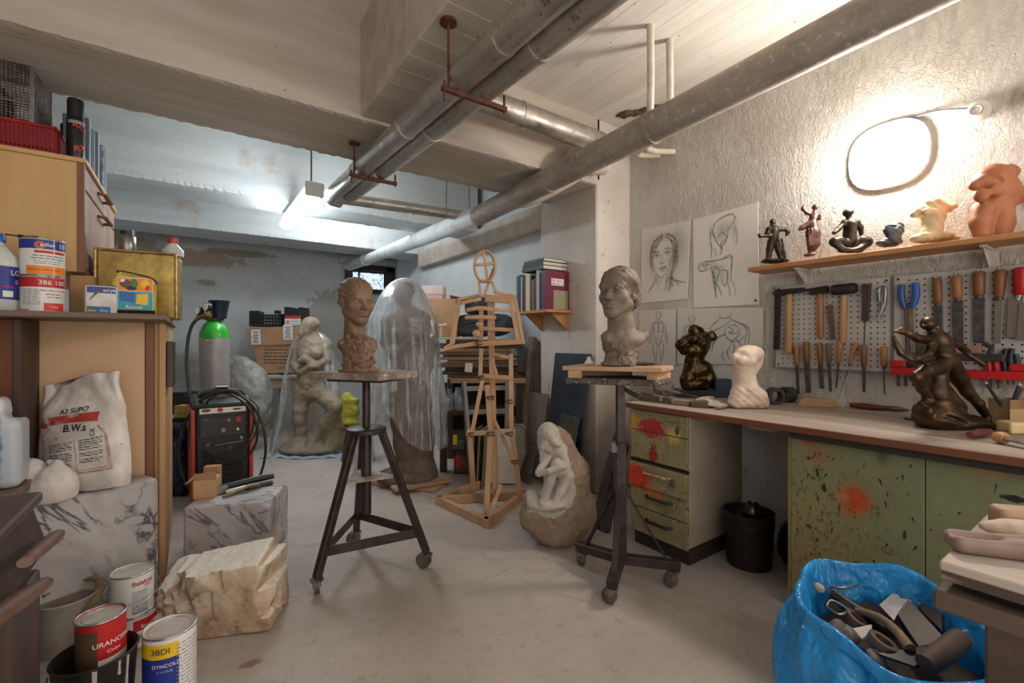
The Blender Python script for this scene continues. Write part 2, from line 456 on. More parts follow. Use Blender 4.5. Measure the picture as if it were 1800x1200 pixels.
ob('wall_right', MB().box(XR, XR+.2, -1.8, YP0+.02, .86, ZC), m_plaster, **S)
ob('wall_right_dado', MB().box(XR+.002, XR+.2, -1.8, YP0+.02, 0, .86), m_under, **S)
ob('wall_right_rear', MB().box(XB, XB+.3, YP1-.02, bY, 0, ZC), m_cool, **S)
ob('pillar', MB().box(XP, XR+.15, YP0, YP1, 0, ZC), m_pill, bevel=.012, **S)
def jag(mb_y0, mb_y1, z0, z1, x0=-1.1, x1=XP+.03, n=170, amp=.008, seed=1):
    """beam running across the room whose lower arrises are slightly broken"""
    mb = MB(); rr = random.Random(seed); ks = [(0, z1), (0, z0), (1, z0), (1, z1)]
    vs = []
    for i in range(n+1):
        x = x0+(x1-x0)*i/n
        a, b = rr.uniform(-amp, amp), rr.uniform(-amp, amp)
        vs += [(x, mb_y0, z1), (x, mb_y0, z0+.045), (x, mb_y0+abs(a)*.8, z0+abs(a)), (x, mb_y0+.03+a, z0), (x, mb_y1-.03+b, z0), (x, mb_y1-abs(b)*.8, z0+abs(b)), (x, mb_y1, z0+.045), (x, mb_y1, z1)]
    fs = [(i*8+k, i*8+k+1, i*8+9+k, i*8+8+k) for i in range(n) for k in range(7)]
    return mb.add(vs, fs)
HB = 2.53
ob('ceiling_beam', jag(YP0, 3.29, HB, ZC, seed=2), m_beam, **S)
ob('ceiling_beam', jag(4.6, 5.05, HB, ZC, seed=3), m_beamc, **S)
ob('ceiling_beam', jag(6.27, 6.85, HB, ZC, x1=XB, seed=4), m_beamc, **S)
mb = MB().box(.79, 1.3, -1.8, YP0, 2.55, ZC)
ob('ceiling_beam', mb, m_beam, bevel=.01, **S)
ob('wall_beam_right', MB().box(XB-.09, XB+.01, YP1, 6.3, 2.33, 2.56), m_beam, bevel=.01, **S)
# broken plaster along the ceiling corner, the rough lump where a duct enters the beam
# ---------- window in the far corner ----------
m_darkwood = wood('dark_window_wood', '#3a2d26', '#2a2220', 'x')
def pane_mat():
    t = NT('rippled_backlit_glass')
    v = t.vor(26); c = t.mix(t.rng(v, .1, .6), hx('#3a4f75'), hx('#c9dcf5'))
    t.l(c, t.b.inputs['Emission Color']); t.b.inputs['Emission Strength'].default_value = .55
    return t.done(hx('#33435c'), .25, None, t.bump(v, .5, .01))
xa, xb_ = ony(606, 480, bY).x, ony(693, 480, bY).x; za, zb = ony(650, 516, bY).z, ony(650, 468, bY).z
wd = ob('window_1', MB().box(xa, xb_, bY-.02, bY+.001, za, zb), M('window_recess', '#2b2624', r=.8), **S)
ob('window_frame', MB().box(xa, xa+.09, bY-.09, bY-.02, za, zb).box(xb_-.16, xb_, bY-.09, bY-.02, za, zb).box(xa, xb_, bY-.09, bY-.02, zb-.09, zb).box(xa, xb_, bY-.08, bY-.02, za, za+.07), m_darkwood, parent=wd, smooth=0, bevel=.006)
ob('window_pane', MB().box(xa+.12, xb_-.2, bY-.045, bY-.03, za+.06, zb-.12), pane_mat(), parent=wd, smooth=0)
ob('glazing_bar', MB().box(xa+.2, xa+.225, bY-.06, bY-.025, za+.06, zb-.1), m_darkwood, parent=wd, smooth=0)
ob('window_lintel', MB().box(xa-.1, xb_+.08, bY-.07, bY, zb+.01, zb+.13), m_back, parent=wd, smooth=0, bevel=.006)

# ---------- pipes ----------
def galv(name, a, b, c, met=.88, r=.3, bs=90, bump=.12):
    t = NT(name)
    k = t.mix(t.rng(t.noise(6, 6, .65, (1, .4, 1)), .3, .7), hx(a), hx(b))
    k = t.mix(t.rng(t.noise(38, 5, .7), .56, .7), k, hx(c))
    return t.done(k, t.rng(t.noise(14, 4), .3, .7, r, r+.25), met, t.bump(t.noise(bs, 4), bump, .003))
m_galv = galv('galvanised_pipe', '#c9c5be', '#aca69e', '#7d766f')
m_dust = galv('dusty_steel_pipe', '#b3aaa0', '#8f867d', '#d8d2c9', .45, .5, 70, .3)
m_wpipe = M('white_painted_pipe', '#dfe2e2', '#c9ced0', 5, .5, bump=.1, bs=40, speck=[(9, .64, '#a9adaf')])
m_cream = M('cream_painted_pipe', '#e2d8cb', '#cfc2b2', 6, .55, bump=.08)
m_rust = M('rusty_iron', '#6b3a2b', '#4a2a22', 30, .85, bump=.4, bs=80)
def pipe(name, label, pts, r, mat, bands=(), sm=0, n=24, group=None):
    base = Vector(pts[0]); t = thing(name, label, 'pipe', base, group=group); rb = r[0] if isinstance(r, list) else r
    q = [Vector(p)-base for p in pts]
    ob('tube', MB().tube(q, r, n, sm=sm), mat, parent=t, smooth=60)
    for p, d in bands:
        p = Vector(p)-base; d = Vector(d).normalized()
        ob('band', MB().cyl(p-d*.012, p+d*.012, rb+.004, n=n), mat, parent=t, smooth=40)
    return t
def zt(y): return 2.40-.1*(3.85-y)/2.7+.02
yy = (-.6, 3.85)
ax = [(.905, y, zt(y)) for y in yy]; bx_ = [(1.025, y, zt(y)) for y in (-.6, 3.85)]
pipe('heating_pipe', 'left galvanised pipe of the pair running under the ceiling beam towards the tube light', [ax[0], ax[1], (.93, 3.9, zt(3.9)), (1.0, 3.93, zt(3.9))], .058, m_galv, [((.905, y, zt(y)), (0, 1, 0)) for y in (1.35, 2.25, 3.1)])
pipe('heating_pipe', 'right galvanised pipe of the pair, nearer to the white ceiling bay', [bx_[0], (1.025, 3.72, zt(3.72))], .058, m_galv, [((1.025, y, zt(y)), (0, 1, 0)) for y in (1.3, 2.2, 3.0)])
pipe('heating_pipe', 'thin galvanised pipe crossing below the second ceiling beam behind the pair', [(.95, 3.86, 2.425), (2.06, 3.80, 2.44)], .048, m_galv, [((1.6, 3.83, 2.433), (1, 0, 0))])
pipe('heating_pipe', 'galvanised pipe crossing the ceiling between the paired pipes and the right pipe', [(1.02, 2.38, 2.72), (2.5, 2.42, 2.74)], .078, m_galv, [((1.75, 2.4, 2.73), (1, 0, 0))])
PR = lambda y: (2.08, y, 2.47-.1*(y-.53)/2.9)
pipe('long_pipe', 'long dusty grey pipe running diagonally above the workbench', [PR(-1.2), PR(3.5)], .085, m_dust, [(PR(y), (0, 1, 0)) for y in (1.62, 2.5)])
pipe('long_pipe', 'white painted pipe running to the window in the far corner', [(2.08, 3.45, 2.37), (2.07, 4.6, 2.39), (2.05, 6.2, 2.42), (2.04, 7.5, 2.46)], [.08, .084, .072, .075], m_wpipe, [((2.055, 5.6, 2.41), (0, 1, 0)), ((2.045, 6.6, 2.43), (0, 1, 0))])
tp = onz(1143, 45, ZC); tq = onz(1177, 70, ZC)
for k, (p, q2, lab) in enumerate(((tp, 2.28, 'thin white vertical pipe dropping from the ceiling, the left and longer one of two'), (tq, 2.34, 'thin white vertical pipe dropping from the ceiling, the right and nearer one to the wall'))):
    pipe('riser_pipe', lab, [p, (p.x+.005, p.y, 2.8), (p.x, p.y, 2.6), (p.x+.06, p.y+.05, 2.56), (2.72, 2.16+.1*k, 2.66), (XR-.01, 2.2+.14*k, 2.74+.02*k)], .021, m_cream, sm=3, n=12)
# duct elbows of white plastered sheet
q = onx(990, 275, 2.35)
ob('duct_elbow', MB().tube([(2.12, 2.98, 2.40), (2.17, 2.78, 2.41), (2.27, 2.54, 2.5), (2.42, 2.53, 2.62), (2.66, 2.54, 2.66)], [.085, .09, .1, .1, .09], 20, sm=5), m_cream, smooth=60, label='fat cream coloured duct elbow bulging behind the long grey pipe', cat='duct')
q = onz(737, 160, 2.7)
ob('duct_stub', MB().tube([(q.x, q.y, 3.07), (q.x, q.y, 2.72), (q.x+.03, q.y+.02, 2.60)], [.055, .055, .045], 16), m_cream, smooth=60, label='short white duct stub beside the ceiling beam behind the paired pipes', cat='duct', loc=None)
ob('ceiling_hole', sdf([el((0, 0, 0), (.10, .05, .02)), el((.09, .02, 0), (.06, .03, .02)), el((.2, -.03, .0), (.12, .03, .02))], .008, rough(.02, 25)), M('broken_plaster', '#6f5a48', '#4d4036', 20, .95, bump=.5), loc=onz(1105, 200, ZC-.005), rz=-1.0, kind='structure')

# hangers
def hanger(p0, p1, rodz, label):
    p0, p1 = Vector(p0), Vector(p1); t = thing('pipe_hanger', label, 'pipe hanger', p0)
    d = p1-p0; e = Vector((0, 0, 0))
    ob('cross_bar', MB().beam(e-d*.04, e+d*1.04, .022, .022), m_rust, parent=t, smooth=0, bevel=.003)
    ob('hook', MB().tube([e+Vector((0, 0, .03)), e, e+Vector((0, 0, -.05))], .006, 6).tube([d+Vector((0, 0, .06)), d, d+Vector((0, 0, -.02))], .006, 6), m_rust, parent=t)
    a = e+d*.06
    ob('rod', MB().tube([a, (a.x, a.y, rodz-p0.z)], .006, 6), m_rust, parent=t)
    ob('ceiling_plate', MB().cyl((a.x, a.y, rodz-p0.z-.012), (a.x, a.y, rodz-p0.z-.001), .035, n=12), m_rust, parent=t)
y1, y2 = 1.66, 2.98
hanger((.83, y1, zt(y1)-.068), (1.12, y1, zt(y1)-.068), 2.55, 'rusty pipe hanger with a tangle of wire under the nearer part of the paired pipes')
hanger((.83, y2, zt(y2)-.07), (1.12, y2, zt(y2)-.07), HB, 'rusty pipe hanger under the far part of the paired pipes near the tube light')
for k, (u, lab) in enumerate(((783, 'thin wire rod holding the rear cross pipe, left one'), (823, 'thin wire rod holding the rear cross pipe, right one by the junction'))):
    p = ony(u, 340, 3.84)
    ob('hanger_rod', MB().tube([(0, 0, 0), (0, 0, ZC-2.48)], .004, 6), m_rust, loc=(p.x, 3.82, 2.48), label=lab, cat='rod')
# ---------- lamps ----------
def emit(name, c, s):
    t = NT(name); e = t.n('ShaderNodeEmission'); e.inputs[0].default_value = c; e.inputs[1].default_value = s; t.l(e.outputs[0], t.out.inputs[0]); return t.m
lc = onx(1563, 275, XR)
L = thing('bulkhead_lamp', 'bright round bulkhead lamp on the plaster wall above the figurine shelf', 'wall lamp', lc)
def sup(a, n=3.0, r=.165): 
    c_, s_ = math.cos(a), math.sin(a)
    return (math.copysign(abs(c_)**(2/n), c_)*r, math.copysign(abs(s_)**(2/n), s_)*r)
def dome(u, v):
    a = 2*math.pi*u; k = math.cos(v*math.pi/2); y, z = sup(a, 2.6)
    return (-.03-.085*math.sin(v*math.pi/2), y*k**.55, z*k**.55)
ob('lamp_glass', MB().grid(dome, 40, 12, True), emit('lamp_glow', (1, .92, .83, 1), 38), parent=L, smooth=180)
ob('lamp_base', MB().prism([(0, *(x*1.06 for x in sup(2*math.pi*i/32, 2.6))) for i in range(32)], (-.035, 0, 0)), M('lamp_base_white', '#e8e4dd', r=.5), parent=L, smooth=40)
wp = [onx(1575, 218, XR-.02), onx(1605, 207, XR-.015), onx(1650, 195, XR-.015), onx(1700, 191, XR-.02), onx(1733, 190, XR-.01)]
wb = wp[0]
ob('lamp_cable', MB().tube([p-wb for p in wp], .006, 8, sm=5), M('blue_grey_cable', '#5b6478', r=.5), loc=wb, label='blue grey cable running from the wall lamp to its junction box', cat='cable')
jp = onx(1718, 197, XR)
jt = thing('junction_box', 'small round white junction box beside the wall lamp cable', 'junction box', jp)
ob('box_body', MB().tube([(0, 0, 0), (-.02, 0, 0), (-.03, 0, 0)], [.05, .048, .03], 20), M('box_white', '#dcd5ca', r=.5), parent=jt)
ob('box_lid', MB().ring((-.03, 0, 0), .022, .006, 20, 6, Matrix.Rotation(R(90), 3, 'Y')), M('box_grey', '#a9a49c', r=.5), parent=jt)
fx, fy0, fy1, fz = .76, 3.74, 4.98, 2.42
Lf = thing('tube_light', 'fluorescent tube light hanging below the ceiling beams at the back', 'ceiling light', (fx, fy0, fz))
ob('diffuser', MB().grid(lambda u, v: (.065*math.cos(2*math.pi*u), v*(fy1-fy0), -.012+.045*math.sin(2*math.pi*u)), 20, 3, True).prism([(.065*math.cos(2*math.pi*k/20), 0, -.012+.045*math.sin(2*math.pi*k/20)) for k in range(20)], (0, -.004, 0)), emit('tube_glow', (.86, .95, 1, 1), 15), parent=Lf, smooth=60)
ob('housing', MB().box(-.05, .05, 0, fy1-fy0, .03, .06), M('lamp_housing', '#cfd0cc', r=.5), parent=Lf, smooth=0, bevel=.005)
ob('end_cap', MB().box(-.068, .068, -.03, -.004, -.06, .05), M('lamp_housing', ''), parent=Lf, smooth=0, bevel=.008)
ob('hanging_rod', MB().tube([(0, .1, .06), (0, .1, ZC-fz)], .006, 6), M('dark_rod', '#4b4a48', r=.5), parent=Lf)
ob('hanging_rod', MB().tube([(0, 1.0, .06), (0, 1.0, HB-fz)], .006, 6), M('dark_rod', ''), parent=Lf)

for (x_, y_, z_, e_s, lab) in ((.1, 3.95, 2.93, 1.6, 'unseen tube light added for brightness in the bay just behind the big front beam'), (.9, 5.62, 2.88, 10, 'unseen tube light added to brighten the back wall from the bay before the last beam')):
    L2 = thing('tube_light', lab, 'ceiling light', (x_, y_, z_))  # unseen lamps added behind the beams to brighten the dark rear of the room
    ob('diffuser', MB().cyl((0, 0, 0), (1.2, 0, 0), .045, n=16), emit('added_bay_glow', (.88, .95, 1, 1), e_s), parent=L2, smooth=60)
    ob('housing', MB().box(-.02, 1.22, -.05, .05, .05, ZC-z_-.001), M('lamp_housing', ''), parent=L2, smooth=0, bevel=.004)
# ================= left side: cabinets, shelf goods =================
m_oak = wood('pale_veneer', '#d3ab74', '#c79c63', 'z', 6, .5, .05)
m_panel = M('pale_hardboard', '#d0ac86', '#c6a07a', 3, .6, speck=[(30, .74, '#5c4634')])
m_brownw = wood('brown_wood_edge', '#8a5a40', '#6f4632', 'z', 10, .55)
m_greyw = wood('weathered_drawer_wood', '#a98872', '#86695a', 'z', 7, .6)
m_board = wood('worn_shelf_wood', '#8d7866', '#6f5c4e', 'x', 10, .7)
m_dark = M('near_black', '#17140f', r=.9)
m_blackp = M('black_plastic', '#1b1b1c', '#242424', 12, .45)
m_steel = M('steel', '#9a9a98', '#7f7f7e', 20, .35, .9)
m_white = M('white_plastic', '#e4e0da', '#d6d0c8', 8, .45)
XC = -.43
T = thing('cabinet', 'pale veneered upper cabinet with two weathered drawers, standing on the low cabinet', 'cabinet', (-.76, 3.5, 1.575))
cl = lambda x, y, z: (x+.76, y-3.5, z-1.575)
def lbox(mb, o, x0, x1, y0, y1, z0, z1, mi=None):
    return mb.box(x0-o[0], x1-o[0], y0-o[1], y1-o[1], z0-o[2], z1-o[2], mi)
o = (-.76, 3.5, 1.575)
ob('body', lbox(lbox(MB(), o, -1.09, XC-.02, 2.95, 4.0, 1.58, 2.10), o, -1.09, XC+.012, 2.94, 4.0, 2.10, 2.122), m_oak, parent=T, smooth=0, bevel=.003)
ob('front_edge', lbox(lbox(MB(), o, XC-.02, XC+.004, 2.945, 2.975, 1.58, 2.10), o, XC-.02, XC+.004, 2.975, 4.0, 1.575, 1.6), m_brownw, parent=T, smooth=0)
for z0, z1, hy, hz in ((1.99, 2.095, 3.45, 2.06), (1.605, 1.98, 3.45, 1.935)):
    d = ob('drawer', lbox(MB(), o, XC-.02, XC, 2.985, 3.98, z0, z1), m_greyw, parent=T, smooth=0, bevel=.004)
    ob('handle', MB().tube([cl(XC, hy-.11, hz), cl(XC+.03, hy-.09, hz), cl(XC+.035, hy+.08, hz-.005), cl(XC, hy+.1, hz)], .012, 8, flat=.7), m_brownw, parent=d)
ob('wood_block', MB().box(0, .09, 0, .12, 0, .2), wood('block_wood', '#c59a6b', '#a97f55', 'z'), loc=(ony(121, 550, 3.0).x, 3.0, 1.372), smooth=0, bevel=.004, label='upright wooden block holding up the corner of the upper cabinet', cat='block')
# low cabinet
T = thing('cabinet', 'low pale hardboard cabinet with brown edge strips behind the cement sack', 'cabinet', (-.4, 3.4, 0)); o = (-.4, 3.4, 0)
xr = ony(255, 700, 2.9).x; xe = ony(290, 700, 2.9).x; xl = ony(36, 700, 2.9).x
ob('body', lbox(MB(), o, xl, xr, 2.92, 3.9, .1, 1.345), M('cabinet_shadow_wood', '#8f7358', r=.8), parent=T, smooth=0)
ob('side_panel', lbox(MB(), o, xl, xr, 2.9, 2.921, .3, 1.345), m_panel, parent=T, smooth=0, bevel=.003)
ob('edge_strip', lbox(MB(), o, xr+.001, xr+.035, 2.895, 3.9, .0, 1.345), m_brownw, parent=T, smooth=0, bevel=.003)
ob('edge_strip', lbox(MB(), o, xr+.036, xr+.052, 2.90, 3.9, .0, 1.345), wood('tan_strip', '#a98058', '#8f6a48', 'z'), parent=T, smooth=0, bevel=.002)
ob('front_frame', lbox(MB(), o, xr+.053, xe, 2.91, 3.9, .0, 1.345), wood('pale_strip', '#c3996c', '#a67c52', 'z'), parent=T, smooth=0, bevel=.003)
ob('top', lbox(MB(), o, -1.09, xe+.02, 2.52, 3.92, 1.345, 1.370), m_board, parent=T, smooth=0, bevel=.004)
a, b = onx(279, 640, xe+.005), ony(306, 640, 3.0)
dr = ob('open_drawer', lbox(MB(), o, xe+.001, ony(306, 640, 3.02).x, 3.0, 3.3, 1.01, 1.25), M('dark_brown_panel', '#3f2a22', '#352119', 8, .45), parent=T, smooth=0, bevel=.004, label='dark brown drawer front pulled open')
# open compartment at the far left
T = thing('shelf_unit', 'open orange brown shelf compartment at the left edge holding the blue jerrycan', 'shelf', (-.85, 2.7, 0)); o = (-.85, 2.7, 0)
ob('back_panel', lbox(MB(), o, -1.09, -.575, 2.86, 2.88, .3, 1.34), wood('orange_wood', '#a3602c', '#8a4c22', 'z', 6, .5), parent=T, smooth=0)
ob('upright', lbox(MB(), o, -.59, -.564, 2.62, 2.88, .701, 1.34), wood('dark_upright', '#4d3529', '#3a281f', 'z'), parent=T, smooth=0, bevel=.003)
ob('shelf_board', lbox(MB(), o, -1.09, -.53, 2.2, 2.60, .66, .70), m_board, parent=T, smooth=0, bevel=.004)
ob('shelf_lip', MB().prism([Vector(p)-Vector(o) for p in ((-1.05, 2.16, .64), (-.62, 2.46, .64), (-.62, 2.46, .71), (-1.05, 2.16, .71))], (.02, -.03, 0)), m_board, parent=T, smooth=0, bevel=.003)

# ---- labels wrapped round cans ----
def label_font(r, z, a0, sgn=1, e=.0012, ox=0, oy=0):
    return lambda x, y: (ox+(r+e)*math.sin(a0+x/r), oy-(r+e)*math.cos(a0+x/r), z+y)
def band(mb, r, z0, z1, a0=0, a1=2*math.pi, n=48, e=.0006, mi=None):
    """part of a cylinder wall from angle a0 to a1 (0 faces the viewer, positive to the right)"""
    k = max(2, int(n*(a1-a0)/(2*math.pi))+1)
    return mb.grid(lambda u, v: ((r+e)*math.sin(a0+(a1-a0)*u), -(r+e)*math.cos(a0+(a1-a0)*u), z0+(z1-z0)*v), k, 2, mi=mi)
m_rim = M('tin_rim', '#b9b9b7', r=.28, met=.9)
PC = {k: M('print_'+k, v, r=.45) for k, v in dict(white='#e6e3de', navy='#27348b', red='#c3241f', orange='#f0891c', vermil='#e0402a', grey='#8f9296', dgrey='#4c4c50', teal='#1f6a5a', blue='#1f63ad', yellow='#efc21a', pblue='#a9b7c4', pink='#d98a92', black='#1c1a1a', green='#3f7d3a', brown='#5b4636', cyan='#2aa0b8').items()}
PK = list(PC); PM = list(PC.values()); pi = lambda k: PK.index(k)
def scribble(mb, r, z, a0, w, k, h=.003, seed=0, e=.0012):
    rr = random.Random(seed); x = -w/2
    while x < w/2:
        q = rr.uniform(.006, .02)
        band(mb, r, z, z+h, a0+x/r, a0+min(x+q, w/2)/r, e=e, mi=pi(k)); x += q+.004
def can(name, label, loc, r, h, rz, base, bands, texts=(), lines=(), lid='tin', dust=None, handle=False, cat='paint can', group=None):
    t = thing(name, label, cat, loc, rz, group)
    ob('body', MB().lathe([(r-.004, 0), (r, .003), (r, h-.006), (r+.002, h-.004), (r+.002, h), (r-.004, h), (r-.006, h-.014), (0, h-.014)], 40), PC[base], parent=t, smooth=40)
    ob('base_rim', MB().ring((0, 0, .004), r, .003, 40, 8), m_rim, parent=t, smooth=60); ob('lid_rim', MB().ring((0, 0, h-.004), r-.014, .002, 40, 6), m_rim, parent=t, smooth=60)
    ob('rim', MB().ring((0, 0, h-.001), r, .0035, 40, 8), m_rim, parent=t, smooth=60)
    ob('lid', MB().lathe([(0, h-.012), (r-.022, h-.011), (r-.018, h-.004), (r-.004, h-.003)], 40), dust or m_rim, parent=t, smooth=50)
    mb = MB()
    for k, z0, z1, a0, a1 in bands: band(mb, r, z0*h, z1*h, a0, a1, e=.0005+.0002*len(mb.f) if False else .0006+.0003*bands.index((k, z0, z1, a0, a1)), mi=pi(k))
    for s, sz, z, a, k in texts: mb.text(s, sz, label_font(r, z*h, a, e=.003), mi=pi(k))
    for z, a, wd, k, sd in lines: scribble(mb, r, z*h, a, wd, k, seed=sd, e=.003)
    if mb.v: ob('label', mb, PM, parent=t, smooth=40)
    if handle:
        ob('wire_handle', MB().tube([(r+.004, 0, h*.8), (r+.02, -.03, h*.55), (r*.6, -r-.012, h*.42), (-r*.6, -r-.012, h*.42), (-r-.02, -.03, h*.55), (-r-.004, 0, h*.8)], .0022, 6, sm=5), m_steel, parent=t)
    return t
facing = lambda p: math.atan2(p[0], p[1])*-1      # turn a front (-y side) towards the viewer
ZS = 1.3705
p = W(75, 548, 1.95); p.z = ZS
can('paint_can', 'red banded paint can, lower of the two stacked on the shelf board', p, .069, .153, facing(p), 'white',
    [('red', .7, .97, -1.3, 1.3), ('vermil', .06, .27, .05, 1.1), ('pink', .03, .1, -1.2, -.6)],
    [('386 100', .027, .77, .45, 'white'), ('* lasur', .012, .14, .5, 'white')],
    [(.6, .55, .09, 'red', 2), (.5, .5, .05, 'dgrey', 3), (.42, .55, .05, 'dgrey', 4)]+[(.62-.05*i, -.5, .055, 'grey', 10+i) for i in range(9)])
p2 = Vector((p.x, p.y, p.z+.1535))
can('paint_can', 'blue, white and orange paint can, upper of the two stacked on the shelf board', p2, .0695, .157, facing(p), 'white',
    [('navy', .72, .97, -1.5, 1.5), ('orange', .05, .27, -.75, 1.3), ('red', .61, .68, -.35, 1.2), ('white', .0, .97, .48, .52)],
    [('@', .032, .77, -.12, 'orange'), ('adler', .022, .79, .22, 'white'), ('10', .03, .77, .95, 'white')],
    [(.53, .3, .1, 'dgrey', 5), (.46, .3, .11, 'dgrey', 6), (.39, .25, .09, 'grey', 7), (.33, .25, .08, 'grey', 8), (.16, .1, .1, 'red', 9)])
ob('key', MB().ell((0, 0, 0), (.012, .006, .008), 10).tube([(-.045, 0, 0), (.0, 0, 0), (.05, 0, .008)], .003, 6), m_dark, loc=(p.x-.06, p.y-.02, ZS+.318), rz=.4, label='dark can opener lying on the lid of the blue, white and orange can', cat='tool')
# blue bottle at the picture edge
q = W(-6, 552, 1.86); q.z = ZS
T = thing('bottle', 'white translucent bottle with blue label at the left end of the shelf board', 'bottle', q, facing(q))
m_trans = M('cloudy_plastic', '#cfd1cf', '#c2c6c6', 6, .35)
ob('body', MB().lathe([(.058, 0), (.064, .012), (.064, .2), (.06, .225), (.035, .265), (.022, .275), (.022, .29)], 36), m_trans, parent=T, smooth=50)
mb = MB(); band(mb, .064, .05, .185, -1.6, 1.6, e=.001, mi=pi('navy')); band(mb, .064, .06, .085, .25, .75, e=.002, mi=pi('white')); band(mb, .064, .1, .104, .25, .8, e=.002, mi=pi('red'))
mb.text('LG', .03, label_font(.064, .15, .9, e=.002), mi=pi('white')); mb.text('G', .022, label_font(.064, .115, 1.0, e=.002), mi=pi('white'))
ob('label', mb, PM, parent=T, smooth=40)
ob('cap', MB().lathe([(.026, .285), (.026, .315), (.022, .32), (0, .32)], 24), M('blue_cap', '#2f59b5', r=.4), parent=T, smooth=40)
# white and blue square tin
q = W(177, 552, 2.08); q.z = ZS
T = thing('square_tin', 'square white tin with a dark blue top band beside the illustrated canister', 'tin', q, facing(q)+.05)
w2, hh = .054, .13
ob('body', MB().box(-w2, w2, -w2, w2, 0, hh), M('tin_white', '#dcdad6', '#cbc6c2', 20, .5), parent=T, smooth=0, bevel=.008, seg=2)
f = -w2-.001
mb = MB().box(-w2+.006, w2-.006, f, f+.0005, .097, .124, pi('navy')).box(-w2+.006, -.012, f, f+.0005, .006, .036, pi('teal')).box(-.014, .03, f, f+.0005, .006, .036, pi('blue'))
mb.prism([(-w2+.012, f-.0006, .06), (-.01, f-.0006, .098), (.04, f-.0006, .121), (.028, f-.0006, .121), (-.02, f-.0006, .1), (-w2+.012, f-.0006, .063)], (0, .0003, 0), pi('brown'))
fl = lambda ox, oz: (lambda x, y: (ox+x, f-.0012, oz+y))
mb.text('acrylic', .019, fl(.03, .104), mi=pi('white')); mb.text('Super', .012, fl(-.03, .014), mi=pi('white')); mb.text('Grey', .014, fl(.008, .014), mi=pi('white'))
ob('label', mb, PM, parent=T, smooth=0)
ob('lid', MB().box(-w2+.004, w2-.004, -w2+.004, w2-.004, hh, hh+.004), m_rim, parent=T, smooth=0, bevel=.002)
# illustrated canister
q = W(236, 552, 2.13); q.z = ZS
T = thing('canister', 'small yellow canister with a bright picture label and a thin wire handle', 'canister', q, facing(q)-.1)
ob('body', MB().prism([(-.082, 0, 0), (.076, 0, 0), (.076, 0, .16), (.05, 0, .185), (-.045, 0, .195), (-.065, 0, .2), (-.082, 0, .15)], (0, .09, 0)), M('canister_yellow', '#c9b226', '#a3921f', 20, .5), parent=T, smooth=0, bevel=.005)
ob('base_band', MB().box(-.084, .078, -.003, .0, 0, .026), m_dark, parent=T, smooth=0)
mb = MB(); Y0 = -.0015
def rc(x0, x1, z0, z1, k, d=0): mb.box(x0, x1, Y0-d, Y0-d+.0005, z0, z1, pi(k))
rc(-.06, .07, .028, .178, 'white'); rc(-.058, .068, .115, .175, 'orange', .0006); rc(-.058, .068, .028, .113, 'cyan', .0006)
for x, z, a, b, k in ((-.03, .148, .022, .02, 'brown'), (.0, .15, .014, .022, 'green'), (.04, .15, .018, .02, 'yellow'), (-.04, .16, .01, .01, 'white'), (.048, .135, .01, .014, 'red'), (-.01, .128, .02, .01, 'black')):
    mb.ell((x, Y0-.001, z), (a, .0006, b), 12, mi=pi(k))
mb.prism([(-.052, Y0-.0018, .112), (.004, Y0-.0018, .108), (.0, Y0-.0018, .06), (-.052, Y0-.0018, .07)], (0, .0004, 0), pi('blue'))
mb.prism([(.01, Y0-.0018, .1), (.052, Y0-.0018, .106), (.05, Y0-.0018, .05), (.006, Y0-.0018, .055)], (0, .0004, 0), pi('yellow'))
mb.text('Romal', .024, lambda x, y: (x, Y0-.002, y+.032), mi=pi('white'))
ob('label', mb, PM, parent=T, smooth=0)
ob('wire_handle', MB().tube([(-.06, .01, .195), (-.05, -.004, .205), (.05, -.004, .185), (.08, 0, .165), (.082, .0, .15)], .003, 6, sm=3), m_dark, parent=T)
ob('spout', MB().cyl((-.055, .04, .19), (-.055, .04, .215), .012, .008, 12), m_rim, parent=T)
# big gold tin and what stands on it
q = W(242, 556, 2.36); q.z = ZS; RZ = facing(q)-.2
T = thing('tin_canister', 'large tarnished gold tin standing behind the illustrated canister', 'tin', q, RZ)
t_ = NT('gold_tin'); c_ = t_.mix(t_.rng(t_.noise(7, 6, .65), .3, .7), hx('#c9ac62'), hx('#8f7440')); c_ = t_.mix(t_.rng(t_.noise(26, 5, .7), .6, .7), c_, hx('#4f4128'))
m_gold = t_.done(c_, .38, .7, t_.bump(t_.noise(9, 4), .1, .01))
ob('body', MB().box(-.165, .16, 0, .22, 0, .345), m_gold, parent=T, smooth=0, bevel=.01, seg=2)
m_goldr = M('gold_rim', '#d8b873', '#a8854a', 20, .4, .6)
ob('rim', MB().tube([(-.168, -.004, .345), (.163, -.004, .345), (.163, -.004, .004)], .007, 8).tube([(-.168, -.004, .345), (-.168, -.004, .01)], .006, 8), m_goldr, parent=T)
mt = Matrix.Rotation(RZ, 3, 'Z')
q2 = q+mt @ Vector((-.065, .1, .35))
T = thing('metal_canister', 'small silver canister with a dark lid standing on the gold tin', 'canister', q2)
ob('body', MB().lathe([(.036, 0), (.038, .004), (.038, .085), (.03, .095)], 24), m_steel, parent=T, smooth=40)
ob('lid', MB().lathe([(.03, .095), (.03, .112), (0, .113)], 20), m_blackp, parent=T, smooth=40)
ob('clip', MB().box(.02, .034, -.02, .0, .09, .125), m_steel, parent=T, smooth=0, bevel=.003)
q2 = q+mt @ Vector((.13, .12, .35))
T = thing('bottle', 'small clear bottle with a red screw cap on the right end of the gold tin', 'bottle', q2)
ob('body', MB().lathe([(.05, 0), (.05, .035), (.02, .07), (.02, .075)], 24), m_trans, parent=T, smooth=50)
ob('cap', MB().lathe([(.024, .072), (.024, .1), (.02, .104), (0, .104)], 20), M('red_cap', '#c22a25', r=.4), parent=T, smooth=40)
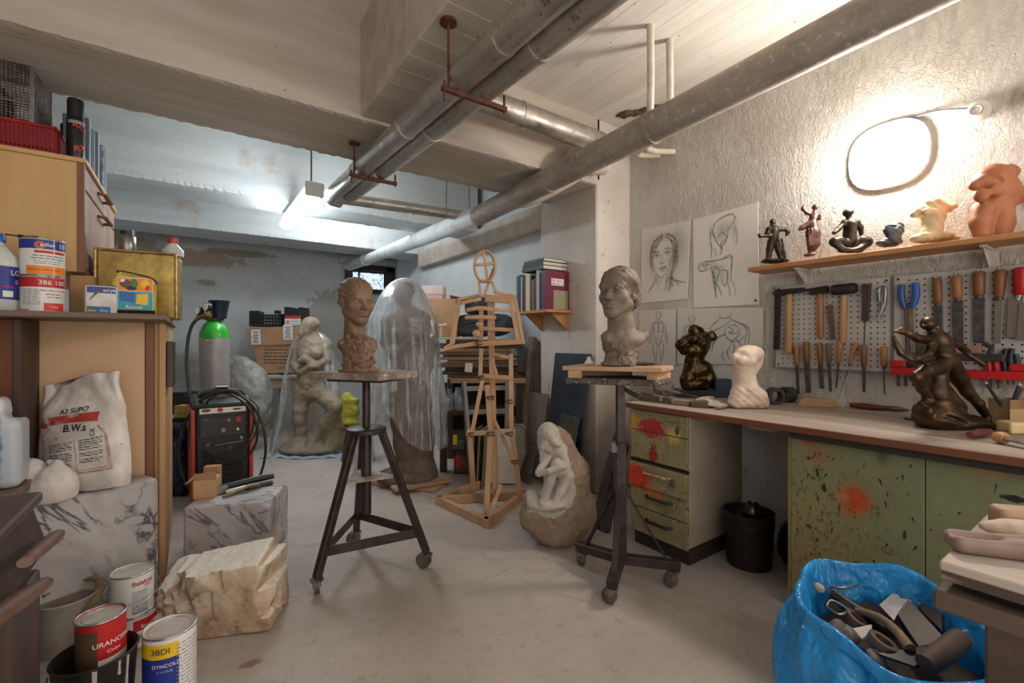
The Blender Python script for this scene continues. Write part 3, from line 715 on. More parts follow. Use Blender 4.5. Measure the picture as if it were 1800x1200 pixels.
ob('paper_cup', MB().lathe([(.03, 0), (.032, .19), (.03, .2)], 16), M('pale_tube', '#c9c9c6', r=.5), loc=(xe-.05, 3.35, ZS), label='pale upright tube behind the right edge of the gold tin', cat='tube')

# ---- on top of the upper cabinet ----
ZT = 2.1225
m_wire = M('rusty_wire_mesh', '#8b7f74', '#5c4c40', 30, .5, .6)
ya, yb = 3.02, 3.4
xr1 = ony(56, 100, ya).x; xr2 = onx(90, 100, xr1).y
T = thing('wire_cage', 'tall wire mesh cage standing in the red tray on top of the upper cabinet', 'wire basket', (xr1-.25, ya, ZT+.03))
o = Vector((xr1-.25, ya, ZT+.03)); W_, D_, HH = .25, .33, .56
for nm, P0, P1 in (('front_mesh', (-.38, 0), (W_, 0)), ('side_mesh', (W_, 0), (W_, D_)), ('back_mesh', (-.38, D_), (W_, D_))):
    mb = MB(); n = 46 if nm != 'side_mesh' else 24
    a, b = Vector((*P0, 0)), Vector((*P1, 0))
    for k in range(40):
        z = .03+k*(HH-.06)/39; mb.beam(a+Vector((0, 0, z)), b+Vector((0, 0, z)), .0065, .003)
    for k in range(n+1):
        c = a.lerp(b, k/n); mb.beam(c+Vector((0, 0, .01)), c+Vector((0, 0, HH-.01)), .0045, .003)
    ob(nm, mb, m_wire, parent=T, smooth=0)
ob('frame', MB().beam((W_, 0, 0), (W_, 0, HH), .012).beam((W_, D_, 0), (W_, D_, HH), .016).beam((-.38, 0, HH), (W_, 0, HH), .012).beam((W_, 0, HH), (W_, D_, HH), .012).beam((-.38, 0, .2), (W_, D_*.0, .2), .005), m_steel, parent=T, smooth=0)
ob('bundle', sdf([el((-.05, .16, .2), (.2, .1, .2), k=.05), el((-.1, .16, .3), (.15, .09, .18), k=.05)], .012, rough(.03, 14)), M('dark_sacking', '#3d322a', '#241d18', 15, .9), parent=T, smooth=180, label='dark bundle inside the cage')
xt = ony(101, 250, 2.97).x
T = thing('plastic_tray', 'red ribbed plastic tray under the wire cage on the upper cabinet', 'tray', (xt-.4, 2.97, ZT)); mb = MB()
m_redp = M('red_plastic', '#b3121a', '#8d0d14', 5, .4)
ob('tray_body', MB().box(-.29, .39, 0, .44, 0, .02).box(-.29, .39, 0, .012, .02, .125).box(.378, .39, .012, .44, .02, .125).box(-.29, .378, .43, .44, .02, .1), m_redp, parent=T, smooth=0, bevel=.006)
mb = MB()
for k in range(48): mb.box(-.285+k*.0142, -.279+k*.0142, -.006, .0, .012, .118)
for k in range(18): mb.box(.39, .396, .01+k*.023, .019+k*.023, .012, .118)
ob('ribs', mb, M('dark_red_plastic', '#7d0c12', r=.4), parent=T, smooth=0)
ob('tray_rim', MB().box(-.29, .4, -.01, .0, .115, .13).box(.39, .402, -.01, .44, .115, .13), m_redp, parent=T, smooth=0, bevel=.004)
def spray(loc, r, h, label, capc, body, print_=True):
    t = thing('spray_can', label, 'spray can', loc, facing(loc))
    ob('body', MB().lathe([(r*.97, 0), (r, .004), (r, h*.68), (r*.86, h*.73), (r*.8, h*.74)], 28), body, parent=t, smooth=40)
    ob('cap', MB().lathe([(r*.93, h*.72), (r*.93, h*.96), (r*.86, h), (0, h)], 28), capc, parent=t, smooth=40)
    if print_:
        mb = MB(); band(mb, r, h*.6, h*.65, -.9, 1.3, e=.001, mi=pi('grey'))
        g = lambda a0, z0, sl: (lambda x, y: ((r+.002)*math.sin(a0+x/r), -(r+.002)*math.cos(a0+x/r), z0+y+x*sl))
        mb.text('ACE', .034, g(.55, h*.52, -.35), mi=pi('vermil')); mb.text('RX', .038, g(.55, h*.2, .45), mi=pi('vermil')); mb.text('5', .03, g(.2, h*.04, 0), mi=pi('vermil'))
        ob('label', mb, PM, parent=t, smooth=40)
    return t
q = W(133, 250, 2.24); q.z = ZT
spray(q, .034, .315, 'black spray can with red lettering on top of the upper cabinet', m_blackp, M('dark_can', '#2b2a2e', r=.35, met=.3))
q = W(117, 250, 2.36); q.z = ZT
spray(q, .026, .25, 'dark narrow spray can half hidden behind the black and red one', m_blackp, M('dark_can2', '#1d1c1e', r=.4), False)
q = W(108, 250, 2.3); q.z = ZT
ob('small_box', MB().box(-.015, .015, -.02, .02, 0, .13), M('blue_grey_card', '#6d7a86', '#4a5560', 30, .6), loc=q, smooth=0, bevel=.002, label='narrow grey blue box between the red tray and the spray cans', cat='box')
mg = M('grey_blue_sheet', '#6f7b89', '#5b6775', 5, .45); mg2 = M('pale_blue_sheet', '#94a3ad', '#7c8b95', 5, .45); msv = M('mottled_silver', '#aebac2', '#6d7980', 30, .4, .4)
for k, (y, w_, h_, d_, m_, lab) in enumerate(((3.23, .10, .30, .05, mg, 'dark grey blue folder box just behind the spray cans'), (3.36, .09, .295, .05, mg2, 'pale grey edge of a box standing second behind the spray cans'), (3.50, .10, .33, .05, mg, 'grey blue flat box standing third behind the spray cans'), (3.72, .12, .33, .10, msv, 'mottled silver box at the far end of the cabinet top'))):
    T = thing('flat_box', lab, 'box', (XC-.02-w_/2, y, ZT), group=None)
    ob('body', MB().box(-w_/2, w_/2, 0, d_, 0, h_), m_, parent=T, smooth=0, bevel=.004)
    ob('spine', MB().box(w_/2, w_/2+.002, .004, d_-.004, .01, h_-.01), mg2 if m_ is mg else mg, parent=T, smooth=0)

# ---- blue jerrycan ----
q = W(-4, 815, 1.72); q.z = .7012
T = thing('jerrycan', 'translucent jerrycan with blue contents and a red cap in the open compartment', 'jerrycan', (q.x, q.y, .7012), facing(q)-.2)
t_ = NT('blue_liquid_plastic'); sx = t_.n('ShaderNodeSeparateXYZ'); t_.l(t_.co(), sx.inputs[0])
f_ = t_.math('ADD', sx.outputs[2], t_.math('MULTIPLY', t_.noise(30, 5, .7, (.3, 1, 2)), .05)); g_ = t_.math('ADD', sx.outputs[0], t_.math('MULTIPLY', t_.noise(30, 4), .03))
c_ = t_.mix(t_.rng(g_, .03, .045), hx('#2f6bb3'), hx('#b9c0c8')); c_ = t_.mix(t_.rng(t_.noise(60, 3, .5, (.5, 1, 1.6)), .66, .7), c_, hx('#8fb0d8')); c_ = t_.mix(t_.rng(f_, .26, .33), c_, hx('#d4d4d6'))
m_jc = t_.done(c_, .35)
ob('body', sdf([bxs((0, 0, .13), (.075, .08, .13), .03, .02), bxs((-.02, 0, .28), (.05, .06, .06), .03, .05), cap((0, -.1, .24), (.04, -.1, .33), .016, k=.01, sub=True), cap((.045, .1, .25), (.045, -.1, .3), .018, k=.01, sub=True)], .007, flat_z=0), m_jc, parent=T, smooth=180)
ob('cap', MB().lathe([(.024, .335), (.024, .365), (0, .367)], 18, c=(-.02, 0, 0)), M('red_cap', ''), parent=T, smooth=40)

# ---- cement sack on the slab ----
zs = .598
q = W(150, 866, 2.0); q.z = zs
T = thing('cement_sack', 'dusty white paper sack with a red band leaning on the low cabinet', 'sack', (q.x, q.y+.0, zs), -TH+.03)
T.scale = (.93, .8, .96)
def sack_ab(v):
    a = .165+.035*min(1, (1-v)*1.6) if v > .35 else .2
    a = .198-.012*math.sin(v*3.0)*0-.028*max(0, v-.3)/.7
    b = .075*(1-.92*max(0, (v-.45)/.55)**1.3)*(.75+.25*min(1, v*9))
    return a, b
def sack_c(v): return Vector((-.012-.055*v**1.3, .015+.05*v, .005+.50*v))
def sack_pt(th, v, e=0):
    a, b = sack_ab(v); c_ = sack_c(v); cx, sy = math.cos(th), math.sin(th)
    x = math.copysign(abs(cx)**.55, cx)*(a+e); y = math.copysign(abs(sy)**.75, sy)*(b+e)
    w_ = .008+.022*v*v
    n1 = math.sin(x*38+v*9)*.5+math.sin(x*21-v*14+1)*.5
    y += w_*n1*.35*math.copysign(1, sy)*abs(sy)+.012*math.sin(v*17+x*12)*(v > .62)+.07*max(0, v-.62)*(abs(math.sin(x*33+(v-.66)*7*math.copysign(1, x)))-.5)*math.copysign(1, sy)
    tilt = .06*x/.2
    return c_+Vector((x, y, tilt*v*v*.9+.012*math.sin(x*30)*(v > .93)+(.02*(x/.2)**2 if v < .03 else 0)))
def sack_front(x, v, e=.003):
    a, b = sack_ab(v); cx = max(-1, min(1, x/a)); k = abs(cx)**(1/.55); th = math.acos(math.copysign(min(1, k), cx))
    return sack_pt(-th, v, e)
vs = [0, .01, .03]+[.06+.94*i/34 for i in range(35)]
mb = MB().grid(lambda u, v: sack_pt(2*math.pi*u, vs[int(round(v*(len(vs)-1)))]), 72, len(vs), True)
mb.f.append(tuple(reversed(range(72)))); mb.m.append(0); n0 = 72*(len(vs)-1); mb.f.append(tuple(n0+k for k in range(72))); mb.m.append(0)
m_sack = M('dusty_paper', '#ece4dd', '#cfc3ba', 7, .75, bump=.7, bs=16, speck=[(13, .68, '#8f7f74'), (30, .72, '#6f6259')], bd=.012)
ob('paper_body', mb, m_sack, parent=T, smooth=60)
mb = MB()
def sp(x0, x1, v0, v1, k, e=.003, n=14):
    mb.grid(lambda u, v: sack_front(x0+(x1-x0)*u, v0+(v1-v0)*v, e), n, 4, mi=pi(k))
m_sred = M('worn_red_print', '#b9473f', '#d6b3aa', 22, .7, f=(.5, .72)); m_sline = M('faded_red_line', '#a8706c', '#c9aaa4', 25, .7)
mr = MB(); mr.grid(lambda u, v: sack_front(-.11+.22*u, .605+.075*v+.008*math.sin(u*3), .003), 30, 4); mr.grid(lambda u, v: sack_front(-.165+.05*u, .6+.05*v-.03*u, .003), 8, 4)
ob('red_band', mr, m_sred, parent=T, smooth=60)
ml = MB()
def sline(pts, w_=.006):
    for (x0, v0), (x1, v1) in zip(pts, pts[1:]):
        dx, dv = x1-x0, (v1-v0)*.5; L_ = math.hypot(dx, dv) or 1; nx, nv = -dv/L_*w_/2, dx/L_*w_
        ml.grid(lambda u, v: sack_front(x0+(x1-x0)*u+nx*(2*v-1), v0+(v1-v0)*u+nv*(2*v-1), .003), 12, 2)
sline([(-.13, .13), (-.14, .5), (-.1, .58)]); sline([(-.13, .13), (.165, .2)]); sline([(.165, .2), (.15, .42), (.14, .5), (.11, .57)]); sline([(-.122, .155), (.155, .22)], .003); sline([(.02, .2), (.01, .46)], .003); sline([(.155, .22), (.14, .48)], .003); sline([(-.122, .15), (-.13, .48)], .003)
ob('frame_print', ml, m_sline, parent=T, smooth=60)
rr = random.Random(4)
for c0, c1 in ((-.105, .0), (.03, .13)):
    v = .44
    while v > .22:
        x = c0
        while x < c1-.008:
            q_ = rr.uniform(.012, .03); sp(x, min(x+q_, c1), v+.05*(x)/.2, v+.008+.05*x/.2, 'dgrey' if rr.random() < .7 else 'grey', .0035, 3); x += q_+.004
        v -= .02 if rr.random() < .8 else .035
sk = lambda ox, ov: (lambda x, y: sack_front(ox+x, ov+y*2, .0045))
mb.text('A2 SUPO', .03, sk(.0, .7), mi=pi('black')); mb.text('B.W.s', .045, sk(.01, .535), mi=pi('black'))
mb.text('CK', .026, lambda x, y: sack_front(.1-y, .52+x*2, .0045), mi=pi('dgrey'))
ob('print', mb, PM, parent=T, smooth=60)
# small white bag
q = W(62, 872, 1.85); q.z = .6
ob('cloth_bag', sdf([el((0, 0, .03), (.1, .08, .06), k=.05), el((.04, .02, .06), (.07, .06, .08), k=.05), el((-.055, 0, .13), (.04, .045, .035), k=.03), cap((-.04, 0, .04), (-.05, 0, .12), .05, .035, .04), cap((.03, 0, .1), (.045, .02, .15), .03, .016, .02), cap((.045, .02, .15), (.01, .02, .155), .012, .01, .01), cap((-.09, -.04, .12), (.05, -.09, .1), .012, k=.01, sub=True), cap((-.02, -.09, .09), (.05, -.09, .02), .008, k=.01, sub=True)], .006, lambda V, N: .006*vnoise(V, 18, 2)+.004*vnoise(V*np.array([1, 1, .35]), 45, 5), flat_z=0), M('crumpled_cloth', '#e2dcd7', '#cbc3bd', 8, .8, bump=.5, bs=30), loc=(q.x+.02, q.y, .5985), rz=-TH, smooth=180, label='small crumpled white bag beside the cement sack', cat='bag')

# ---- marble slab ----
def marble(name, a, b, vein, rot_, sc=2.0):
    t = NT(name); m = t.n('ShaderNodeMapping'); m.inputs['Rotation'].default_value = rot_; t.l(t.co(), m.inputs[0])
    def nz(s, d, st): 
        x = t.n('ShaderNodeTexNoise'); x.inputs['Scale'].default_value = s; x.inputs['Detail'].default_value = 7; x.inputs['Roughness'].default_value = .6; x.inputs['Distortion'].default_value = d
        mm = t.n('ShaderNodeMapping'); mm.inputs['Scale'].default_value = st; t.l(m.outputs[0], mm.inputs[0]); t.l(mm.outputs[0], x.inputs[0]); return x.outputs[0]
    c = t.mix(t.rng(nz(sc, .5, (1, 1, .35)), .35, .65), hx(a), hx(b))
    d = t.math('ABSOLUTE', t.math('SUBTRACT', nz(sc*1.6, 1.2, (1, 1, .3)), .5))
    msk = t.math('MULTIPLY', t.rng(d, .035, .0), t.rng(nz(sc*1.3, 0, (1, 1, 1)), .38, .52))
    c = t.mix(msk, c, hx(vein))
    c = t.mix(t.rng(t.noise(4, 6, .7), .58, .7), c, hx('#b5a596'))
    return t.done(c, .5, None, t.bump(t.noise(40, 4), .08, .004))
m_mar = marble('grey_veined_marble', '#c6c1be', '#a39d9a', '#4a4748', (.3, .5, .0), 2.6)
a0 = Vector((-.134, 2.75, 0)); dv = Vector((.356, .15, 0)).normalized(); rz_ = math.atan2(dv.y, dv.x)
ob('marble_slab', sdf([bxs((-.29, .0, .298), (.29, .075, .298), .012, .0, rot=None), bxs((.0, -.09, .6), (.02, .02, .02), .01, .02, sub=True), el((-.2, -.1, .62), (.09, .05, .02), .02, True), el((-.02, .08, .62), (.15, .03, .02), .02, True)], .0095, rough(.0025, 16), flat_z=0), m_mar, loc=a0+Vector((-.03, .07, 0)), rz=rz_, smooth=50, label='large grey veined marble slab standing in front of the low cabinet', cat='marble slab')
# second marble block
FRp, FLp = onz(475, 985), onz(321, 1000); BR = onz(443, 849, .335)
ex = (FRp-FLp); Lx = ex.length; rz2 = math.atan2(ex.y, ex.x)
m_mar2 = marble('striped_marble', '#c4bfbd', '#9a9594', '#6f6a69', (.2, .9, .3), 3.2)
MBK = Vector((FLp.x, FLp.y, 0)); 
ob('marble_block', sdf([bxs((Lx/2, .2, .168), (Lx/2, .2, .168), .008, 0), el((Lx, .02, .33), (.04, .03, .02), .02, True), el((.02, .3, .34), (.05, .08, .02), .02, True), el((Lx, .4, .34), (.1, .05, .03), .02, True)], .0085, rough(.0025, 18), flat_z=0), m_mar2, loc=MBK, rz=rz2, smooth=50, label='squared marble block carrying the welding torch and small cardboard box', cat='marble block')
fm = lambda x, y, z=.3365: MBK+Matrix.Rotation(rz2, 3, 'Z') @ Vector((x, y, z))
m_card = M('cardboard', '#b48b68', '#a67d5b', 6, .8); m_card2 = M('pale_cardboard', '#c9a27e', '#b98f6a', 6, .8)
T = thing('cardboard_box', 'small open cardboard box on the left end of the marble block', 'box', fm(.04, .2), rz2+.15)
ob('box_body', MB().box(-.055, .06, -.06, .06, 0, .105), m_card2, parent=T, smooth=0, bevel=.003)
ob('flap', MB().bx((.005, -.055, .125), (.11, .004, .045), rx=.25), m_card, parent=T, smooth=0); 
ob('flap', MB().bx((-.075, .0, .105), (.035, .14, .006), ry=-.6), m_card, parent=T, smooth=0)
T = thing('cardboard_box', 'flat brown cardboard sheet box behind the small open box at the block corner', 'box', fm(-.0, .36), rz2+.1)
ob('box_body', MB().box(-.04, .05, 0, .05, 0, .13), m_card, parent=T, smooth=0, bevel=.003)
T = thing('welding_torch', 'black welding torch and clamp lying on the marble block', 'torch', fm(.24, .22, .337), rz2+.3)
ob('grip', MB().tube([(-.13, .05, .03), (.1, .1, .045), (.16, .11, .045)], [.018, .022, .016], 12), M('dark_blue_grip', '#20242c', r=.45), parent=T)
ob('clamp_jaw', MB().beam((-.16, .03, .02), (-.09, .04, .03), .03, .04).tube([(-.1, -.01, .015), (.0, .01, .025), (.08, .03, .02)], .012, 8), m_steel, parent=T, smooth=30)
ob('lever', MB().tube([(-.11, -.07, .008), (-.05, -.03, .015), (.02, .0, .03), (.09, .03, .03)], [.007, .012, .014, .008], 8), M('brass_dull', '#7d6a45', '#4b412e', 20, .5, .6), parent=T)
ob('lower_grip', MB().tube([(.0, .03, .012), (.15, .07, .014)], .014, 10), m_blackp, parent=T)
# ================= floor at the left: crate, buckets, cans, stone =================
m_oldw = wood('old_grey_brown_wood', '#5d4e42', '#41352d', 'y', 8, .65, .35)
m_oldr = wood('old_reddish_wood', '#54423a', '#3c2e28', 'z', 7, .6, .3)
c0 = W(76, 862, 1.35)
T = thing('wooden_chest', 'old wooden chest with a flat lid and rounded carrying handles in the left corner', 'chest', (c0.x-.3, c0.y-.4, 0)); o = (c0.x-.3, c0.y-.4, 0)
zl = c0.z
ob('lid', lbox(MB(), o, c0.x-.6, c0.x, c0.y-1.0, c0.y, zl-.03, zl), m_oldw, parent=T, smooth=0, bevel=.006)
ob('upper_box', MB().prism([Vector(p)-Vector(o) for p in ((c0.x-.6, c0.y-.02, zl-.031), (c0.x-.02, c0.y-.02, zl-.031), (c0.x+.015, c0.y-.02, zl-.16), (c0.x+.005, c0.y-.02, zl-.17), (c0.x-.6, c0.y-.02, zl-.17))], (0, -.9, 0)), m_oldr, parent=T, smooth=0, bevel=.004)
ob('rail', lbox(MB(), o, c0.x-.5, c0.x-.03, c0.y-.9, c0.y-.05, zl-.215, zl-.171), m_oldw, parent=T, smooth=0, bevel=.004)
ob('lower_box', lbox(MB(), o, c0.x-.6, c0.x+.0, c0.y-1.0, c0.y-.03, 0, zl-.216), m_oldr, parent=T, smooth=0, bevel=.006)
for (u0, v0, t0), (u1, v1, t1), r0, r1 in (((44, 988, 1.0), (102, 938, 1.30), .019, .019), ((-30, 1100, .84), (78, 1024, 1.12), .028, .021)):
    a, b = W(u0, v0, t0)-Vector(o), W(u1, v1, t1)-Vector(o); d = (b-a)
    ob('handle', MB().tube([a, a+d*.5, a+d*.85, b, b+d.normalized()*.008], [r0*.75, (r0+r1)/2, r1, r1*.8, .004], 14, flat=.8), wood('handle_wood', '#7d5a49', '#5a443a', 'x', 9, .5), parent=T, smooth=60)
# white pail with a rag
p = onz(118, 1150); p = W(118, 1130, 1.86); p.z = 0
T = thing('pail', 'dirty white pail with a tan rag over its rim beside the wooden chest', 'bucket', p, facing(p))
ob('pail_body', MB().lathe([(.08, 0), (.094, .205), (.098, .21), (.094, .214), (.089, .2), (.075, .12), (0, .115)], 40), M('dirty_white', '#c9c2ba', '#a99d92', 9, .6), parent=T, smooth=40)
ob('contents', MB().lathe([(0, .19), (.088, .19)], 30), M('dried_grey_plaster', '#9a9088', '#7d736b', 12, .9, bump=.4), parent=T, smooth=0)
ob('rag', MB().tube([(-.07, .04, .22), (-.03, .075, .227), (.03, .09, .227), (.08, .06, .23), (.1, .02, .222), (.095, -.04, .2), (.06, -.085, .17), (.04, -.1, .14)], [.01, .011, .01, .013, .015, .015, .014, .01], 10, sm=4, flat=.6), M('tan_rag', '#a3906f', '#7d6b50', 14, .9, bump=.4, bs=30), loc=p, rz=facing(p), smooth=60, label='twisted tan rag hanging over the rim of the dirty white pail', cat='rag')
# black bucket with the red can inside
p = W(168, 1190, 1.44); p.z = 0
T = thing('bucket', 'black bucket with white drips at the bottom edge holding the red paint can', 'bucket', p, facing(p))
m_bb = M('black_bucket', '#1d1a18', '#2b2623', 9, .4)
ob('bucket_body', MB().lathe([(.088, 0), (.104, .262), (.109, .268), (.104, .272), (.099, .262), (.085, .02), (0, .02)], 44), m_bb, parent=T, smooth=40)
mb = MB()
for a, z0, z1 in ((-.05, .12, .265), (-.0, .19, .262), (.55, .22, .262), (.8, .16, .262), (.03, .08, .2)):
    r_ = lambda z: .088+.016*z/.262+.0012
    mb.tube([(r_(z)*math.sin(a), -r_(z)*math.cos(a), z) for z in (z0, (z0+z1)/2, z1)], [.005, .003, .004], 6)
ob('paint_drip', mb, M('drip_white', '#b7aea4', r=.6), parent=T)
ob('wire_handle', MB().tube([(-.107, .0, .24), (-.115, -.05, .15), (-.08, -.1, .08)], .003, 6, sm=4), m_steel, parent=T)
p2 = W(178, 1100, 1.475); p2.z = .0215
can('paint_can', 'red and white paint can with a dusty lid standing in the black bucket', p2, .063, .345, facing(p2), 'red',
    [('brown', 0, .93, -1.6, -.15), ('white', .0, .66, -.12, 1.6), ('pblue', .35, .6, .05, .8)],
    [('URANOPAL', .021, .78, .55, 'white'), ('Color', .015, .71, .5, 'white')], [(.56-.05*i, .45, .05, 'grey', 40+i) for i in range(6)], dust=M('dusty_lid', '#a89d92', '#c4bab0', 12, .7))
# stacked cans
p = W(238, 1120, 1.9); p.z = 0
can('paint_can', 'small white can with red print under the dusty white can', p, .07, .128, facing(p), 'white', [('red', .55, .9, -.1, 1.5)], [('Email', .02, .62, .55, 'white')], [(.4-.1*i, .5, .09, 'dgrey', 60+i) for i in range(3)])
p3 = Vector((p.x-.01, p.y, .1285))
can('paint_can', 'white paint can with red lettering and a dusty lid, stacked against the marble slab', p3, .071, .17, facing(p3), 'white', [('pblue', .36, .62, .0, .75), ('grey', .08, .3, .0, .75)], [('Balakryl', .024, .76, .52, 'red'), ('UNI', .013, .68, .7, 'vermil')], [(.56-.05*i, .38, .05, 'white', 70+i) for i in range(9)], dust=M('dusty_lid', ''), handle=True)
p = W(299, 1190, 1.56); p.z = 0
can('paint_can', 'yellow, blue and white paint can at the front of the floor cans', p, .075, .275, facing(p), 'white', [('yellow', .76, .93, -1.6, .32), ('navy', 0, .76, -1.6, .32)],
    [('3BDI', .026, .82, -.35, 'dgrey'), ('DYNCOLIT', .016, .66, -.12, 'white'), ('11 E OLEJ', .011, .6, -.2, 'pblue')], [(.88-.045*i, .75, .08, 'grey', 80+i) for i in range(18)], dust=M('dusty_lid', ''))
# limestone block
p = W(386, 1075, 2.02); p.z = 0
fr = Fr(p)
A = fr
nz_ = rot3(0, 0, 12)
prims = [bxs((0, .02, .13), (.24, .13, .135), .012, 0, rot=rot3(0, -3, 10)), bxs((.05, .02, .19), (.16, .12, .10), .012, .02, rot=rot3(6, -9, 10))]
for c, s, r3 in (((-.27, -.1, .25), (.12, .25, .09), rot3(14, -26, 20)), ((.05, -.25, .29), (.35, .1, .12), rot3(-26, 0, 6)), ((.32, .0, .28), (.08, .3, .14), rot3(0, 20, 0)), ((0, .26, .37), (.3, .12, .1), rot3(25, 0, 10))): prims.append(bxs(c, s, .004, .004, True, r3))
rr = random.Random(14)
for k in range(46):
    a_ = rr.uniform(-math.pi, .35); z_ = rr.uniform(.0, .24); rx_, ry_ = .245, .15
    c_ = math.cos(a_), math.sin(a_); m_ = 1/max(abs(c_[0])/rx_, abs(c_[1])/ry_)
    p_ = Vector((c_[0]*m_, c_[1]*m_+.02, z_)); d_ = rr.uniform(.045, .062)
    prims.append(bxs(p_+Vector((c_[0]*d_, c_[1]*d_, rr.uniform(-.01, .03))), (.05, rr.uniform(.05, .12), rr.uniform(.03, .08)), .003, .003, True, rot3(rr.uniform(-30, 30), rr.uniform(-30, 30), math.degrees(a_)+rr.uniform(-35, 35))))
V, Q = sdf(prims, .0065, lambda V, N: .005*vnoise(V, 24, 3)+.0025*vnoise(V, 70, 5), flat_z=0)
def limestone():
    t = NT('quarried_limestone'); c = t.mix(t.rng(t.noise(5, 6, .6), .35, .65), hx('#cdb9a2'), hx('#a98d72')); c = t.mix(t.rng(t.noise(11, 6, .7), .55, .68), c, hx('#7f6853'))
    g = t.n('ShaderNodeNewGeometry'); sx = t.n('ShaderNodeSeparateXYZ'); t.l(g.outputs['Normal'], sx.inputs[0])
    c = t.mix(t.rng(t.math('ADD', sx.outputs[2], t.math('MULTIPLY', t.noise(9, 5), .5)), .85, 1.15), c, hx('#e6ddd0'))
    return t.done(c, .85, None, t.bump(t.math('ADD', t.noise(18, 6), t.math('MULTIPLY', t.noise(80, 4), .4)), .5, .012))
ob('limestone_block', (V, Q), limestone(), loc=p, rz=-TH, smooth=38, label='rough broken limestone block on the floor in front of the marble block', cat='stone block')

# ================= welder and gas cylinder =================
p = W(392, 869, 3.5); p.z = 0; fr = Fr(p, facing(p)+.1)
T = thing('welding_machine', 'black and orange welding machine with a coil of cable hung on it', 'welding machine', p, facing(p)+.1)
m_or = M('orange_metal', '#c2492a', '#a33c22', 10, .45); m_bk = M('black_metal', '#191817', '#232120', 8, .45)
hw, zt_ = .19, .80
ob('body', MB().box(-hw+.012, hw-.012, 0, .45, .06, zt_-.03), m_bk, parent=T, smooth=0, bevel=.02, seg=2)
for s in (-1, 1): ob('side_panel', MB().box(s*hw-.014, s*hw+.014, -.012, .46, .05, zt_-.06), m_or, parent=T, smooth=0, bevel=.006)
ob('top_cowl', MB().prism([(0, -.015, zt_-.06), (0, -.02, zt_-.03), (0, .06, zt_+.02), (0, .45, zt_+.02), (0, .46, zt_-.06)], (hw*2-.01, 0, 0)).add([], []), m_bk, parent=T, smooth=0, bevel=.01).location = (-hw+.005, 0, 0)
fp = MB(); Y0 = -.003
ob('front_panel', MB().box(-.15, .15, -.012, .0, .52, .68), M('panel_grey', '#2f2e2d', r=.5), parent=T, smooth=0, bevel=.004)
mb = MB().box(-.15, .15, -.016, -.001, .705, .745, pi('white'))
mb.ell((-.11, -.017, .73), (.03, .002, .012), 10, mi=pi('brown')).ell((-.02, -.017, .728), (.018, .002, .016), 10, mi=pi('red')).ell((.09, -.017, .727), (.03, .002, .008), 10, mi=pi('brown'))
mb.text('3', .02, lambda x, y: (-.125+x, -.02, .55+y), mi=pi('grey')); mb.text('MIG', .014, lambda x, y: (-.11+x, -.02, .655+y), mi=pi('grey'))
ob('name_strip', mb, PM, parent=T, smooth=0)
for x, z, r_, k in ((.1, .645, .022, 'red'), (.035, .645, .013, 'grey'), (-.02, .648, .011, 'brown'), (.0, .57, .018, 'grey'), (.095, .57, .012, 'white'), (.12, .5, .014, 'grey'), (-.1, .475, .02, 'brown'), (.04, .435, .018, 'dgrey')):
    ob('knob', MB().cyl((x, -.032, z), (x, -.002, z), r_*.8, r_, 16), PC[k], parent=T, smooth=40)
ob('bar_handle', MB().tube([(-.06, -.01, .465), (-.055, -.03, .465), (.13, -.03, .475), (.135, -.01, .475)], .006, 8), m_steel, parent=T)
mb = MB()
for k in range(7):
    for s in (-1, 1): mb.bx((s*.073, -.006, .33-k*.037), (.12, .016, .014), rx=.5)
ob('vent_louvres', mb, M('louvre_black', '#2a2827', r=.45), parent=T, smooth=0)
ob('carry_handle', MB().tube([(-.15, .1, zt_), (-.12, .08, zt_+.05), (0, .07, zt_+.075), (.12, .08, zt_+.05), (.15, .1, zt_)], .017, 10, sm=5), m_bk, parent=T)
ob('handle_plate', MB().bx((.0, .06, zt_+.098), (.09, .03, .012), ry=.06), m_steel, parent=T, smooth=0, bevel=.004)
for x in (-.15, .15):
    for y in (.08, .4): ob('wheel', MB().cyl((x-.02, y, .04), (x+.02, y, .04), .04, n=20), m_blackp, parent=T, smooth=40)
def loops(u, v, ru, rv, d0, tilt=0, n=26, a0=0, a1=2*math.pi):
    return [fr(u+ru*math.cos(a)*1.0+tilt*math.sin(a), v-rv*math.sin(a), d0+.02*math.sin(a*2+tilt)) for a in [a0+(a1-a0)*k/n for k in range(n+1)]]
ob('power_cable', MB().tube(loops(391, 790, 76, 102, -.09, 4, 40, -2.3, 4.0), .0095, 8), m_bk, parent=T, smooth=60)
ob('power_cable', MB().tube(loops(394, 752, 58, 62, -.075, -8, 40), .009, 8), M('brown_black_cable', '#2b2321', r=.45), parent=T, smooth=60)
ob('power_cable', MB().tube(loops(396, 745, 50, 58, -.065, 8, 40), .0075, 8), M('brown_black_cable', ''), parent=T, smooth=60)
ob('power_cable', MB().tube([fr(u, v, d) for u, v, d in ((335, 720, -.05), (333, 770, -.06), (345, 800, -.07), (385, 805, -.09), (425, 790, -.08), (450, 760, -.05), (455, 720, 0), (440, 700, .05))], .007, 8, sm=5), M('dark_green_cable', '#1f3530', r=.45), parent=T, smooth=60)
